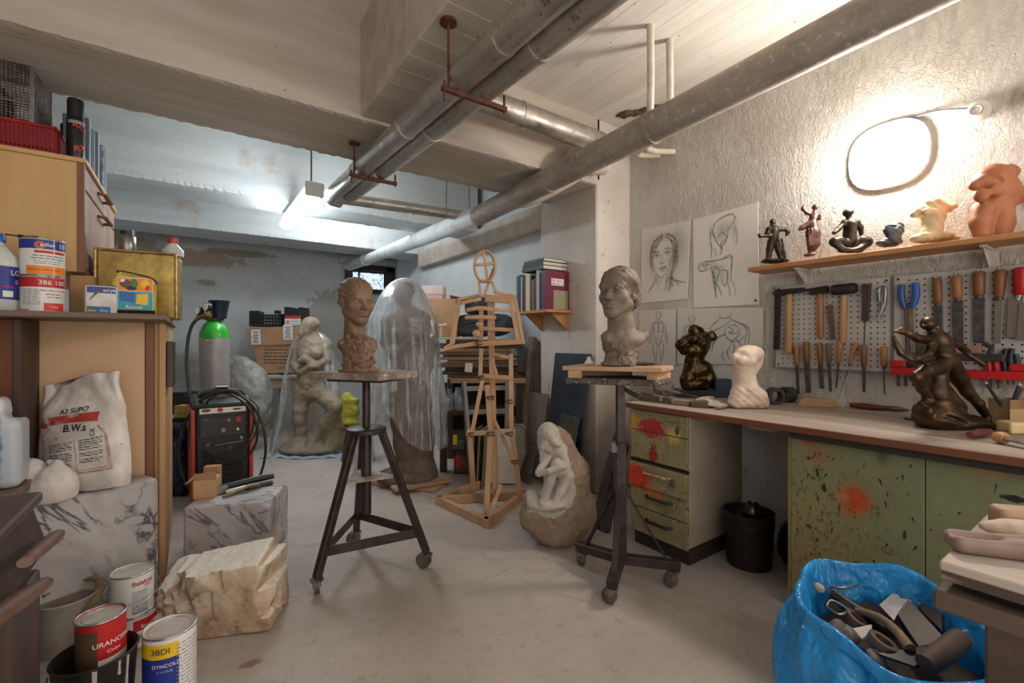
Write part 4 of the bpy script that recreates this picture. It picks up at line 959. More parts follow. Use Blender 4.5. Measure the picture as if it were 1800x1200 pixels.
# gas cylinder
p = W(377, 856, 3.95); p.z = 0; fr = Fr(p)
T = thing('gas_cylinder', 'grey gas cylinder with a green shoulder and brass regulator behind the welding machine', 'gas cylinder', p, -TH)
r_ = .114; z1 = fr(377, 592).z; z2 = fr(377, 562).z
t_ = NT('grey_cylinder_paint'); c_ = t_.mix(t_.rng(t_.noise(5, 5), .35, .7), hx('#9a9592'), hx('#86817e')); m_gc = t_.done(c_, .42, .2)
ob('body', MB().lathe([(r_*.95, 0), (r_, .03), (r_, z1)], 40), m_gc, parent=T, smooth=50)
m_green = M('bright_green_paint', '#2fa52c', '#258f24', 8, .3)
ob('shoulder', MB().lathe([(r_+.0004, z1-.01), (r_, z1+.02), (r_*.93, z1+.06), (r_*.75, z1+.1), (r_*.5, z1+.13), (r_*.45, z2-.0)], 40), m_green, parent=T, smooth=60)
mb = MB(); band(mb, r_, z1+.045, z1+.085, -1.0, -.45, e=-.009, mi=pi('white')); mb.text('LINDE'[:0]+'AR', .03, label_font(r_, z1-.04, .1, e=.002), mi=pi('yellow')); scribble(mb, r_, z1-.015, .3, .09, 'brown', .006, 3)
ob('stamp', mb, PM, parent=T, smooth=40)
ob('neck_ring', MB().lathe([(.07, z2-.005), (.07, z2+.01), (.05, z2+.012)], 24), M('dark_steel', '#34383b', r=.5, met=.5), parent=T, smooth=40)
m_cap = M('dark_blue_cap', '#1e2a3a', '#182230', 6, .35)
ob('valve_guard', MB().lathe([(.055, 0), (.08, .15), (.083, .155), (.075, .155), (.05, .01)], 30, c=(fr(385, 560).x, 0, z2+.01)), m_cap, parent=T, smooth=50)
m_brass = M('brass', '#a98357', '#7d5c3a', 25, .35, .8)
ob('regulator', MB().tube([fr(372, 556, -.1), fr(362, 556, -.12), fr(352, 556, -.12), fr(344, 562, -.12)], [.022, .028, .024, .014], 12).cyl(fr(366, 552, -.16), fr(366, 560, -.08), .02, n=12), m_brass, parent=T, smooth=50)
for (u, v), rr_ in (((361, 539), .036), ((346, 546), .036)):
    c = fr(u, v, -.14); g = ob('gauge', MB().cyl(c+Vector((.0, -.0, 0)), c+Vector((.012, .035, 0)), rr_, n=24), M('dark_steel', ''), parent=T, smooth=40)
    ob('dial', MB().cyl(c+Vector((-.001, -.003, 0)), c+Vector((0, -.0005, 0)), rr_*.88, n=24), PC['white'], parent=g, smooth=40)
    ob('gauge_stem', MB().cyl(c+Vector((.006, .02, -.03)), fr(360, 555, -.12), .008, n=8), m_brass, parent=T)
ob('gas_hose', MB().tube([fr(u, v, d) for u, v, d in ((344, 563, -.12), (336, 575, -.12), (330, 600, -.13), (328, 640, -.15), (331, 675, -.17), (334, 700, -.2), (335, 730, -.22))], .013, 10, sm=5), M('dark_green_hose', '#1e3a33', r=.5), parent=T, smooth=60)
# things beside the welder
p = W(312, 850, 3.85); p.z = 0; fr = Fr(p)
T = thing('storage_crate', 'dark low bench behind the low cabinet carrying clutter beside the welding machine', 'bench', p, -TH)
a, b = fr(290, 740), fr(345, 740)
ob('bench_body', MB().box(a.x, b.x-.05, .06, .4, 0, fr(300, 738).z), m_dark, parent=T, smooth=0)
zb = fr(300, 738).z
q = W(318, 738, 3.95); q.z = zb
T2 = thing('card_box', 'yellow flat box on the dark bench left of the welding machine', 'box', (q.x, q.y, zb+.001), -TH)
ob('box_body', MB().box(-.06, .075, -.0, .1, 0, .105), M('yellow_card', '#c2a352', '#ab8c40', 8, .6), parent=T2, smooth=0, bevel=.003)
ob('print', MB().text('Shloca', .028, lambda x, y: (.01+x, -.002, .03+y)), PC['brown'], parent=T2, smooth=0)
q = W(322, 700, 4.1); q.z = zb
ob('tool_case', MB().box(-.15, .1, 0, .2, .0, .17).box(-.12, -.02, .02, .1, .17, .2).box(.02, .08, .03, .12, .17, .21), M('dull_black', '#15130f', '#2e2720', 25, .7), loc=(q.x, q.y+.02, zb+.001), rz=-TH, smooth=0, bevel=.006, label='black tool case behind the yellow box', cat='case')
p = W(314, 850, 3.72); p.z = 0; fr = Fr(p)
z_ = fr(300, 738).z-.01
ob('bin_bag', sdf([bxs((.0, 0, z_*.45), (.1, .07, z_*.45), .04, .03), el((-.03, 0, z_*.9), (.08, .07, .05), .05), cap((-.09, -.05, z_*.9), (.06, -.1, z_*.7), .012, k=.02), cap((.06, -.09, z_*.75), (.085, -.09, z_*.3), .01, k=.02)], .009, lambda V, N: .01*vnoise(V, 16, 4)+.008*vnoise(V*np.array([1.5, 1, .6]), 26, 9), flat_z=0), M('navy_film', '#16243f', '#0f1a2e', 6, .25), loc=p, rz=-TH, smooth=180, label='navy plastic bag of tools squeezed between the cabinet and the welding machine', cat='bag')
# ================= far left group: wrapped bundle, stool with boxes =================
def film(name, tint, dens=.35, rough_=.17, bs=6, bst=.35):
    t = NT(name); nt = t.t
    tr = t.n('ShaderNodeBsdfTransparent'); df = t.n('ShaderNodeBsdfDiffuse'); tl = t.n('ShaderNodeBsdfTranslucent'); gl = t.n('ShaderNodeBsdfGlossy')
    df.inputs[0].default_value = tint; tl.inputs[0].default_value = tint; gl.inputs['Roughness'].default_value = rough_
    nr = t.bump(t.math('ADD', t.noise(bs, 5, .6), t.math('MULTIPLY', t.noise(bs*4, 3), .3)), bst, .02)
    for x in (df, gl): t.l(nr, x.inputs['Normal'])
    m0 = t.n('ShaderNodeMixShader'); m0.inputs[0].default_value = .5; t.l(df.outputs[0], m0.inputs[1]); t.l(tl.outputs[0], m0.inputs[2])
    lw = t.n('ShaderNodeLayerWeight'); lw.inputs['Blend'].default_value = .35; t.l(nr, lw.inputs['Normal'])
    fac = t.math('MINIMUM', t.math('ADD', t.rng(t.noise(3.2, 4), .35, .7, dens*.5, dens*1.4), t.math('MULTIPLY', t.math('POWER', lw.outputs['Facing'], 1.6), .8)), .92)
    m1 = t.n('ShaderNodeMixShader'); t.l(fac, m1.inputs[0]); t.l(tr.outputs[0], m1.inputs[1]); t.l(m0.outputs[0], m1.inputs[2])
    fr_ = t.n('ShaderNodeFresnel'); fr_.inputs[0].default_value = 1.35; t.l(nr, fr_.inputs['Normal'])
    m2 = t.n('ShaderNodeMixShader'); t.l(t.math('ADD', t.math('MULTIPLY', fr_.outputs[0], .5), .05), m2.inputs[0]); t.l(m1.outputs[0], m2.inputs[1]); t.l(gl.outputs[0], m2.inputs[2])
    t.l(m2.outputs[0], t.out.inputs[0]); return t.m
m_film = film('clear_plastic_sheet', (.88, .93, .96, 1), .25)
p = onz(432, 792); fr = Fr(p)
prims = [el(fr(428, 668), (.2, .16, .24), .1), el(fr(437, 720), (.24, .2, .3), .1), el(fr(448, 690), (.16, .15, .3), .1), el(fr(420, 645), (.12, .1, .12), .08), cap(fr(405, 660), fr(425, 760), .09, .12, .08)]
ob('wrapped_bundle', sdf(prims, .014, lambda V, N: .03*vnoise(V, 6, 3)+.02*np.abs(vnoise(V*np.array([1, 1, .5]), 15, 8)), flat_z=0), M('grey_plastic_wrap', '#a39f9a', '#78736f', 5, .3, bump=.5, bs=25, bd=.02), loc=p, rz=-TH, smooth=180, label='large bundle wrapped in grey plastic standing right of the gas cylinder', cat='bundle')
p = W(490, 769, 5.95); p.z = 0; fr = Fr(p)
T = thing('wooden_stool', 'pale wooden frame stool with a cloth on top carrying the cardboard boxes', 'stool', p, -TH)
m_pale = wood('pale_frame_wood', '#b59a78', '#957b5c', 'z', 8, .6)
a, b = fr(463, 672), fr(532, 672)
for x in (a.x+.03, b.x-.03):
    for y in (.0, .42): ob('leg', MB().box(x-.032, x+.032, y-.03, y+.03, 0, a.z-.0), m_pale if x < 0 else m_pale, parent=T, smooth=0, bevel=.005)
ob('seat_rail', MB().box(a.x, b.x, -.035, .0, a.z-.07, a.z).box(a.x, b.x, .42, .455, a.z-.07, a.z), m_pale, parent=T, smooth=0, bevel=.004)
ob('seat', MB().box(a.x-.02, b.x+.02, -.04, .46, a.z, a.z+.03), m_pale, parent=T, smooth=0, bevel=.004)
zt2 = a.z+.03
cl_ = (a.x+b.x)/2
ob('cloth', sdf([bxs((cl_, .2, .035), (.3, .26, .034), .03, .02), bxs((a.x-.03, .05, -.02), (.03, .16, .08), .02, .03)], .011, lambda V, N: .018*vnoise(V, 11, 3)), M('grey_cloth', '#b3b1ad', '#8f8d8a', 8, .9), loc=p+Vector((0, 0, zt2)), rz=-TH, smooth=180, label='folded grey cloth on the stool under the cardboard boxes', cat='cloth')
zc = fr(490, 655).z
T = thing('cardboard_box', 'lower brown cardboard box with printed lines on the stool', 'box', p+Vector((0, 0, zc-.005)), -TH)
x0, x1 = fr(446, 640).x, fr(534, 640).x; h1 = fr(446, 606).z-zc
ob('box_body', MB().prism([(x0+.06, 0, 0), (x1, 0, 0), (x1, 0, h1), (x0, 0, h1)], (0, .4, 0)), m_card, parent=T, smooth=0, bevel=.004)
mb = MB(); rr = random.Random(3)
for k in range(5):
    x = x0+.13
    while x < x1-.06: w_ = rr.uniform(.02, .06); mb.box(x, x+w_, -.003, -.001, h1*.82-k*.042, h1*.82-k*.042+.013); x += w_+.014
mb.text('07 92', .05, lambda x, y: (.05+x, -.003, .05+y))
ob('print', mb, PC['brown'], parent=T, smooth=0)
zc2 = fr(480, 607).z; x0, x1 = fr(437, 590).x, fr(527, 590).x; h2 = fr(437, 575).z-zc2
T = thing('cardboard_box', 'upper brown cardboard box with two white shipping labels', 'box', p+Vector((0, 0, zc2+.004)), -TH, rot=(0, -.03, -TH))
ob('box_body', MB().box(x0, x1, -.02, .4, 0, h2), M('cardboard', ''), parent=T, smooth=0, bevel=.004)
for k, (lx, lz) in enumerate(((x0+.05, .02), (x1-.2, .07))):
    L_ = ob('shipping_label', MB().box(lx, lx+.12, -.023, -.0205, lz, lz+.19), PC['white'], parent=T, smooth=0)
    mb = MB()
    for j in range(7): mb.box(lx+.015+.01*(j % 3), lx+.1-.012*(j % 2), -.0245, -.0232, lz+.02+j*.023, lz+.03+j*.023)
    ob('print', mb, PC['dgrey'], parent=L_, smooth=0)
zc3 = zc2+h2+.012
T = thing('plastic_crate', 'black slatted plastic crate lying on the upper cardboard box', 'crate', p+Vector((0, .0, zc3)), -TH)
x0, x1 = fr(438, 560).x, fr(494, 560).x; hh = fr(440, 546).z-zc3
mb = MB().box(x0, x1, 0, .3, 0, .02).box(x0, x0+.03, 0, .3, .02, hh).box(x1-.03, x1, 0, .3, .02, hh*.8)
for k in range(10): mb.box(x0+.03+k*(x1-x0-.06)/9-.006, x0+.03+k*(x1-x0-.06)/9+.006, 0, .012, .02, hh*.75).box(x0+.03+k*(x1-x0-.06)/9-.006, x0+.03+k*(x1-x0-.06)/9+.006, .288, .3, .02, hh*.75)
for k in range(4): mb.box(x0, x1, -.002, .012, .02+k*hh*.2, .034+k*hh*.2).box(x0, x1, .29, .302, .02+k*hh*.2, .034+k*hh*.2)
ob('crate_body', mb, m_blackp, parent=T, smooth=0)
ob('grip', MB().box(x0, x0+.14, -.004, .012, hh*.8, hh).box(x1-.09, x1, -.004, .012, hh*.8, hh*1.02), m_blackp, parent=T, smooth=0, bevel=.005)
T = thing('parts_bin', 'black parts bin with a red and white front label next to the slatted crate', 'bin', p+Vector((0, -.01, zc3)), -TH)
x0, x1 = fr(499, 560).x, fr(529, 560).x; hh = fr(505, 541).z-zc3
ob('bin_body', MB().box(x0, x1, 0, .25, 0, hh*.95).box(x0, x0+.06, 0, .25, hh*.95, hh*1.05).box(x1-.04, x1, 0, .25, hh*.95, hh*1.04), m_blackp, parent=T, smooth=0, bevel=.006)
mb = MB().box(x0+.01, x1-.005, -.003, -.001, 0.01, hh*.42, pi('white')).box(x0+.01, x1-.005, -.003, -.001, hh*.43, hh*.58, pi('red')); mb.ell((x0+.05, -.004, hh*.22), (.03, .001, .03), 14, mi=pi('pink'))
for k in range(3): mb.box(x0+.09, x1-.02, -.0045, -.003, hh*.1+k*.035, hh*.1+k*.035+.012, pi('grey'))
ob('label', mb, PM, parent=T, smooth=0)
# dark low trestle with a yellow bag, seen between the modelling stand and the statues
p = W(630, 845, 4.75); p.z = 0; fr = Fr(p)
T = thing('trestle', 'small dark brown wooden trestle standing between the two wrapped statues', 'trestle', p, -TH)
m_dw = wood('dark_trestle_wood', '#5b4430', '#46331f', 'z')
zt3 = fr(630, 748).z
ob('top', MB().box(-.16, .16, -.1, .12, zt3-.04, zt3), m_dw, parent=T, smooth=0, bevel=.004)
for x in (-.12, .12): ob('leg', MB().beam((x*.8, 0, zt3-.04), (x*1.2, 0, .0), .07, .05), m_dw, parent=T, smooth=0)
q = W(616, 748, 4.72); q.z = zt3
ob('yellow_bag', sdf([bxs((0, 0, .15), (.085, .04, .15), .03, .02), el((-.03, 0, .3), (.05, .03, .05), .04), el((.1, -.0, .22), (.03, .06, .03), .03, True), el((-.1, 0, .2), (.03, .06, .03), .03, True)], .009, lambda V, N: .02*vnoise(V, 11, 2)+.01*np.abs(vnoise(V, 26, 4)), flat_z=0), M('yellow_film', '#b3ad3c', '#938c2f', 9, .6), loc=q, rz=-TH, smooth=180, label='bright yellow plastic bag standing on the dark trestle', cat='bag')
# ================= sculpture helpers =================
def xf(prims, s, rot, loc):
    m = np.array(rot); loc = np.array(loc, float); out = []
    for p in prims:
        if p[0] == 'c': out.append(('c', m @ p[1]*s+loc, m @ p[2]*s+loc, p[3]*s, p[4]*s, p[5]*s, p[6]))
        else:
            r3 = m if p[3] is None else m @ p[3]; q = list(p); q[1] = m @ p[1]*s+loc; q[2] = p[2]*s; q[3] = r3; q[5] = p[5]*s
            if p[0] == 'e' and p[4]:
                q[4] = [(*(m @ np.array(c[:3])), c[3]*s+float((m @ np.array(c[:3])) @ loc)) for c in p[4]]
            if p[0] == 'b': q[4] = p[4]*s
            out.append(tuple(q))
    return out
def head_prims(hair='back'):
    P = [el((0,.05,.66),(.315,.41,.335),.05), el((0,-.12,.40),(.262,.29,.33),.10), el((0,-.28,.085),(.10,.075,.085),.13), el((0,-.21,.74),(.235,.16,.19),.10)]
    for s in (-1,1):
        P += [cap((s*.222,.0,.28),(s*.055,-.265,.09),.085,.058,.12), el((s*.175,-.23,.39),(.10,.10,.09),.10)]
    P += [cap((-.17,-.315,.555),(.17,-.315,.555),.045,.045,.06)]
    for s in (-1,1):
        P += [el((s*.135,-.395,.485),(.088,.085,.052),.05,True), 
              cap((s*.062,-.347,.487),(s*.135,-.376,.526),.012,.015,.01), cap((s*.135,-.376,.526),(s*.215,-.322,.489),.015,.012,.01),
              cap((s*.068,-.344,.474),(s*.135,-.366,.447),.009,.011,.01), cap((s*.135,-.366,.447),(s*.208,-.322,.474),.011,.009,.01), el((s*.137,-.385,.488),(.062,.035,.021),.006,True), el((s*.138,-.284,.487),(.075,.072,.066),.004), el((s*.138,-.358,.489),(.018,.008,.019),.004,True),
              cap((s*.05,-.366,.55),(s*.15,-.362,.575),.018,.02,.04), cap((s*.15,-.362,.575),(s*.235,-.285,.55),.02,.012,.04)]
    P += [cap((0,-.345,.545),(0,-.425,.395),.034,.042,.045), el((0,-.452,.345),(.044,.05,.04),.03)]
    for s in (-1,1):
        P += [el((s*.05,-.405,.335),(.034,.05,.032),.02), el((s*.024,-.432,.309),(.014,.02,.012),.01,True)]
    P += [el((0,-.345,.225),(.115,.06,.075),.05), cap((-.088,-.345,.222),(-.03,-.398,.246),.018,.022,.015), cap((.088,-.345,.222),(.03,-.398,.246),.018,.022,.015), cap((-.03,-.398,.246),(.03,-.398,.246),.022,.022,.01),
          cap((-.06,-.37,.192),(.06,-.37,.192),.026,.026,.02), cap((0,-.388,.19),(0,-.39,.19),.03,.03,.02),
          cap((-.10,-.372,.22),(0,-.428,.222),.009,.009,.008,True), cap((.10,-.372,.22),(0,-.428,.222),.009,.009,.008,True), cap((-.05,-.39,.145),(.05,-.39,.145),.016,.016,.03,True)]
    for s in (-1,1):
        P += [el((s*.31,.03,.46),(.035,.075,.115),.015,rot=rot3(-12,0,s*-18)), el((s*.345,.015,.475),(.022,.04,.062),.012,True,rot=rot3(-12,0,s*-18)), el((s*.305,-.0,.365),(.025,.035,.03),.02)]
    P += [cap((0,.10,.30),(0,.13,-.30),.20,.20,.10), cap((0,-.02,.12),(0,-.0,-.3),.13,.16,.12)]
    for s in (-1,1): P += [cap((s*.22,.08,.28),(s*.05,-.13,-.28),.05,.06,.06)]
    return P
# ================= clay bust on the left stand =================
def clay(name, a, b, c, bs=26, br=.35):
    t = NT(name); k = t.mix(t.rng(t.noise(9, 6, .6), .3, .7), hx(a), hx(b)); k = t.mix(t.rng(t.noise(30, 5, .7), .6, .72), k, hx(c))
    return t.done(k, .62, None, t.bump(t.math('ADD', t.noise(bs, 6), t.math('MULTIPLY', t.noise(bs*5, 3), .3)), br, .006))
m_clay1 = clay('brown_modelling_clay', '#83674f', '#6d5442', '#594434')
m_clay2 = clay('grey_brown_clay', '#7d6c5d', '#6b5b4d', '#8c7d6d')
ps1 = Vector((.785, 2.53, 0)); fr = Fr(ps1)
B1 = fr(633, 653).z; tt = ps1
S1 = .255
R1 = rot3(0, 0, 42) @ rot3(2, 0, 0)
hp = fr(626, 570, -.01)
hair = [el((0,.075,.675),(.338,.425,.352),.012, cut=[(0,-.72,-.69,-.262)]), el((0,.30,.48),(.25,.17,.2),.08), el((0,.40,.30),(.10,.10,.11),.05)]
for s in (-1,1): hair += [cap((s*.315,-.02,.62),(s*.30,.16,.46),.04,.05,.06)]
prims = xf([p for p in head_prims()]+hair+[cap((0,.25,.38),(.02,.20,-.15),.09,.10,.06)], S1, R1, hp)
q = lambda u, v, d=0: fr(u, v, d)
s_ = ps1 and depth(ps1)/800
prims += [el(q(629, 608, .0), (32*s_, .08, 14*s_), .03), el(q(604, 605, .02), (9*s_, .05, 12*s_), .02), el(q(651, 605, .0), (9*s_, .05, 13*s_), .02), el(q(629, 628), (26*s_, .07, 24*s_), .03), el(q(630, 651), (34*s_, .085, 9*s_), .02)]
rr = random.Random(5)
for k in range(75):
    v = rr.uniform(594, 653); w_ = float(np.interp(v, [592, 600, 612, 630, 645, 655], [18, 31, 31, 26, 30, 35])); x_ = rr.uniform(-1, 1)
    p = q(629+x_*w_*.95, v, -.072*math.sqrt(max(0, 1-x_*x_))); sz = rr.uniform(.010, .021)
    prims.append(bxs(p, (sz*1.3, .011, sz), .003, .002, rot=rot3(rr.uniform(-35, 35), rr.uniform(-40, 40), x_*55+rr.uniform(-20, 20))))
R1t = np.array(R1.transposed()); hp_ = np.array(hp)
def strand(V, inv, hp_, S_):
    L = (V-hp_) @ inv.T/S_
    hr = (((L[:,0]/.335)**2+((L[:,1]-.075)/.415)**2+((L[:,2]-.675)/.345)**2) > .995) & ((L[:,1]*.75+L[:,2]*.66) > .2) & (L[:,2] > .3)
    return L, hr
def d1(V, N):
    L, hr = strand(V, R1t, hp_, S1)
    ph = L[:,0]*0+np.arctan2(np.abs(L[:,0]), L[:,2]-.45)*16+L[:,1]*5
    low = L[:,2] < -.1
    return np.where(hr, .0014*np.sin(ph*1.5+2*vnoise(L, 5, 1))+.001*vnoise(L, 14, 2), 0)+np.where(low, .004*vnoise(V, 40, 3), .0012*vnoise(V, 60, 4))
ob('clay_bust', sdf(prims, .0027, d1, flat_z=B1+.0005), m_clay1, loc=ps1, rz=-TH, smooth=180, label='brown clay portrait bust looking right on the round legged left modelling stand', cat='bust')

# ================= left modelling stand =================
m_iron = M('old_dark_iron', '#4a3f3b', '#332b28', 12, .45, .55, bump=.15, bs=60, speck=[(25, .68, '#6f625a')])
m_caster = M('dusty_caster', '#6d6058', '#4e453f', 18, .6, .3)
m_topslab = M('plaster_stained_board', '#a3958a', '#7a6a5f', 14, .8, bump=.4, bs=50, speck=[(45, .62, '#d8cfc6')])
T = thing('modelling_stand', 'iron modelling stand on a triangular base with casters carrying the brown bust', 'stand', ps1, -TH)
ob('turntable', MB().prism([(-.315, -.03, B1-.036), (.13, -.21, B1-.036), (.285, .02, B1-.036), (.14, .2, B1-.036), (-.16, .19, B1-.036)], (0, 0, .036)), m_topslab, parent=T, smooth=0, bevel=.006)
ob('support_plate', MB().prism([(-.2, -.05, B1-.05), (.12, -.15, B1-.05), (.19, .05, B1-.05), (-.05, .14, B1-.05)], (0, 0, .0135)), m_iron, parent=T, smooth=0, bevel=.002)
ob('post', MB().cyl((0, 0, B1-.051), (0, 0, fr(636, 750).z), .021, n=20), m_iron, parent=T, smooth=40)
zc_ = fr(636, 755).z; zbm = fr(636, 902).z
ob('lower_post', MB().cyl((0, 0, zc_), (0, 0, zbm), .027, n=20), m_iron, parent=T, smooth=40)
ob('collar', MB().lathe([(.02, zc_-.018), (.1, zc_-.016), (.108, zc_-.01), (.108, zc_+.008), (.1, zc_+.014), (.025, zc_+.016)], 32), m_iron, parent=T, smooth=40)
wl = [fr.l(onz(557, 1045)), fr.l(onz(750, 998)), fr.l(onz(626, 956))]
zk = .145; cen = sum(wl, Vector())/3
tops = [Vector((w_.x*.26, w_.y*.26, zc_-.016)) for w_ in wl]; bots = [Vector((w_.x, w_.y, .085)) for w_ in wl]
for a, b in zip(tops, bots): ob('leg', MB().beam(a, b, .036, .036, up=(a+b-Vector((0, 0, a.z+b.z)))), m_iron, parent=T, smooth=0, bevel=.003)
at = lambda a, b, z: a+(b-a)*((z-a.z)/(b.z-a.z))
mids = [at(a, b, zk+.05) for a, b in zip(tops, bots)]
for i in range(3): ob('base_bar', MB().beam(mids[i], mids[(i+1) % 3], .008, .05), m_iron, parent=T, smooth=0, bevel=.002)
zsf = fr(640, 838).z; tri = [at(a, b, zsf) for a, b in zip(tops, bots)]
ob('tray', MB().prism([p*1.0 for p in tri], (0, 0, .008)), m_topslab, parent=T, smooth=0)
def caster(par, p, ang, r=.042, mt=None, h=.085):
    c, s = math.cos(ang), math.sin(ang); ax = Vector((c, s, 0)); fw = Vector((-s, c, 0))
    f = ob('caster', MB().lathe([(.032, h-.014), (.032, h-.006), (.012, h)], 16, c=(p.x, p.y, 0)).beam(p+ax*.018+Vector((0, 0, h-.012)), p+ax*.018+fw*.018+Vector((0, 0, r)), .004, .036).beam(p-ax*.018+Vector((0, 0, h-.012)), p-ax*.018+fw*.018+Vector((0, 0, r)), .004, .036), mt or m_caster, parent=par, smooth=35)
    q_ = p+fw*.018; q_ = Vector((q_.x, q_.y, r+.0008))
    ob('wheel', MB().cyl(q_-ax*.013, q_+ax*.013, r, n=24), m_caster, parent=f, smooth=40)
for w_, a in zip(wl, (.4, 1.3, 2.4)): caster(T, Vector((w_.x, w_.y, 0)), a)

# ================= right modelling stand and bust =================
ps2 = Vector((1.80, 1.60, 0)); fr = Fr(ps2); fr2 = fr
T = thing('modelling_stand', 'iron modelling stand with a three armed base and square post carrying the woman bust', 'stand', ps2, -TH)
x0 = fr(1090, 700).x
zt1 = fr(1090, 660).z; zb1 = fr(1090, 674).z
m_edge = M('encrusted_edge', '#5f5550', '#3e3733', 30, .8, bump=.6, bs=60, speck=[(50, .6, '#bdb2a6')])
ob('turntable', MB().prism([(-.285, .0, zb1), (.13, -.17, zb1), (.275, .03, zb1), (.1, .2, zb1), (-.15, .2, zb1)], (0, 0, .03)), m_edge, parent=T, smooth=0, bevel=.006)
ob('post', MB().box(x0-.019, x0+.019, -.019, .019, .62, zb1), m_iron, parent=T, smooth=0, bevel=.003)
zc_ = fr(1090, 778).z
ob('sleeve', MB().box(x0-.028, x0+.028, -.028, .028, .12, zc_), m_iron, parent=T, smooth=0, bevel=.004)
ob('collar', MB().lathe([(.03, zc_-.012), (.042, zc_-.01), (.042, zc_+.004), (.03, zc_+.008)], 20, c=(x0, 0, 0)), m_iron, parent=T, smooth=40)
ob('crank_lever', MB().tube([(x0+.01, 0, zb1-.02), (x0+.05, -.02, zb1-.045), (x0+.085, -.03, zb1-.062)], [.011, .01, .012], 10), m_blackp, parent=T)
ob('clamp', MB().bx((x0-.036, -.01, zc_-.02), (.03, .04, .05)), M('blue_grey_iron', '#5c6670', r=.5), parent=T, smooth=0, bevel=.003)
ends = [fr.l(onz(1023, 995)), fr.l(onz(1184, 1030)), fr.l(onz(1077, 1062))]
for e_, a in zip(ends, (.2, 1.9, .9)):
    e_ = Vector((e_.x, e_.y, 0)); hb = Vector((x0, 0, .135)); eb = Vector((e_.x, e_.y, .11)); d = (eb-hb).normalized()
    ob('base_arm', MB().beam(hb, eb+d*.03, .05, .045), m_iron, parent=T, smooth=0, bevel=.003)
    ob('brace', MB().beam(Vector((x0, 0, .50))+d*.02, eb-d*.03+Vector((0, 0, .015)), .03, .012), m_iron, parent=T, smooth=0, bevel=.002)
    caster(T, e_, a, .037, M('grey_caster', '#8b8683', '#5b5653', 18, .5, .4), .086)
zb2 = fr(1090, 643).z; zm = zb1+.0302
m_pine = wood('dusty_pine', '#c4a17f', '#a9835f', 'x', 8, .65, .25, speck=[(20, .68, '#e0d6cb')])
Tb = thing('wooden_board', 'shallow pine box board lying on the right modelling stand under the woman bust', 'board', ps2+Vector((0, 0, zm)), -TH)
hh = zb2-zm
ob('top_panel', MB().prism([(-.30, .0, hh-.022), (.155, -.18, hh-.022), (.29, .04, hh-.022), (.13, .2, hh-.022), (-.17, .21, hh-.022)], (0, 0, .022)), m_pine, parent=Tb, smooth=0, bevel=.003)
ob('rear_batten', MB().beam((-.2, .15, (hh-.022)/2), (.1, .16, (hh-.022)/2), .03, hh-.0225), m_pine, parent=Tb, smooth=0)
ob('right_batten', MB().beam((.12, -.14, (hh-.022)/2), (.25, .045, (hh-.022)/2), .05, hh-.0225), m_pine, parent=Tb, smooth=0)
ob('left_batten', MB().beam((-.262, .012, (hh-.022)/2), (-.2, -.012, (hh-.022)/2), .04, hh-.0225), m_pine, parent=Tb, smooth=0)
S2 = .268; R2 = rot3(0, 0, -40) @ rot3(-5, 0, 0); hp = fr(1086, 561, -.01); hp2 = np.array(hp)
hair = [el((0,.075,.675),(.345,.43,.36),.012, cut=[(0,-.70,-.71,-.268)]), el((0,.30,.47),(.27,.21,.22),.08), el((0,.42,.36),(.19,.15,.16),.05)]
for s in (-1,1): hair += [cap((s*.20,-.21,.85),(s*.325,-.04,.66),.04,.06,.05), cap((s*.325,-.04,.66),(s*.325,.12,.50),.06,.07,.05), cap((s*.325,.13,.48),(s*.25,.27,.33),.06,.055,.04), cap((s*.3,.15,.38),(s*.27,.2,.25),.045,.035,.03)]
prims = xf(head_prims()+hair, S2, R2, hp)
s_ = depth(ps2)/800
q = lambda u, v, d=0: fr(u, v, d)
prims += [cap(q(1095, 570), q(1096, 592), .058, .066, .03), el(q(1095, 599), (34*s_, .09, 14*s_), .04), el(q(1068, 594, -.03), (11*s_, .04, 12*s_), .02), el(q(1121, 593, .02), (15*s_, .05, 12*s_), .025), el(q(1133, 590, .03), (7*s_, .035, 9*s_), .012), el(q(1088, 612), (27*s_, .085, 16*s_), .03), el(q(1088, 630), (26*s_, .075, 13*s_), .02), el(q(1086, 639), (30*s_, .08, 7*s_), .015), el(q(1105, 636, -.03), (13*s_, .04, 9*s_), .01), cap(q(1074, 606, -.085), q(1102, 611, -.085), .008, k=.006, sub=True)]
rr = random.Random(8)
for k in range(60):
    v = rr.uniform(594, 640) if k > 22 else rr.uniform(612, 640); w_ = float(np.interp(v, [590, 598, 612, 630, 641], [30, 36, 27, 26, 30])); x_ = rr.uniform(-1, 1) if k > 22 else rr.uniform(.5, .95)
    sz = rr.uniform(.007, .015); prims.append(bxs(q(1093+x_*w_*.94, v, -.078*math.sqrt(max(0, 1-x_*x_))), (sz*1.3, .009, sz), .003, .002, rot=rot3(rr.uniform(-35, 35), rr.uniform(-40, 40), x_*55+rr.uniform(-20, 20))))
R2t = np.array(R2.transposed())
def d2(V, N):
    L, hr = strand(V, R2t, hp2, S2)
    ph = L[:,2]*26+L[:,1]*12+3*vnoise(L, 4, 1)
    return np.where(hr, .003*np.sin(ph*1.25)+.0015*vnoise(L, 12, 2), .001*vnoise(V, 60, 4))+np.where(L[:,2] < -.2, .005*vnoise(V, 32, 3), 0)
ob('clay_bust', sdf(prims, .0027, d2, flat_z=zb2+.0006), m_clay2, loc=ps2, rz=-TH, smooth=180, label='grey brown clay bust of a woman with wavy tied hair looking left', cat='bust')
a = fr(1036, 640, .06); a.z = zb2
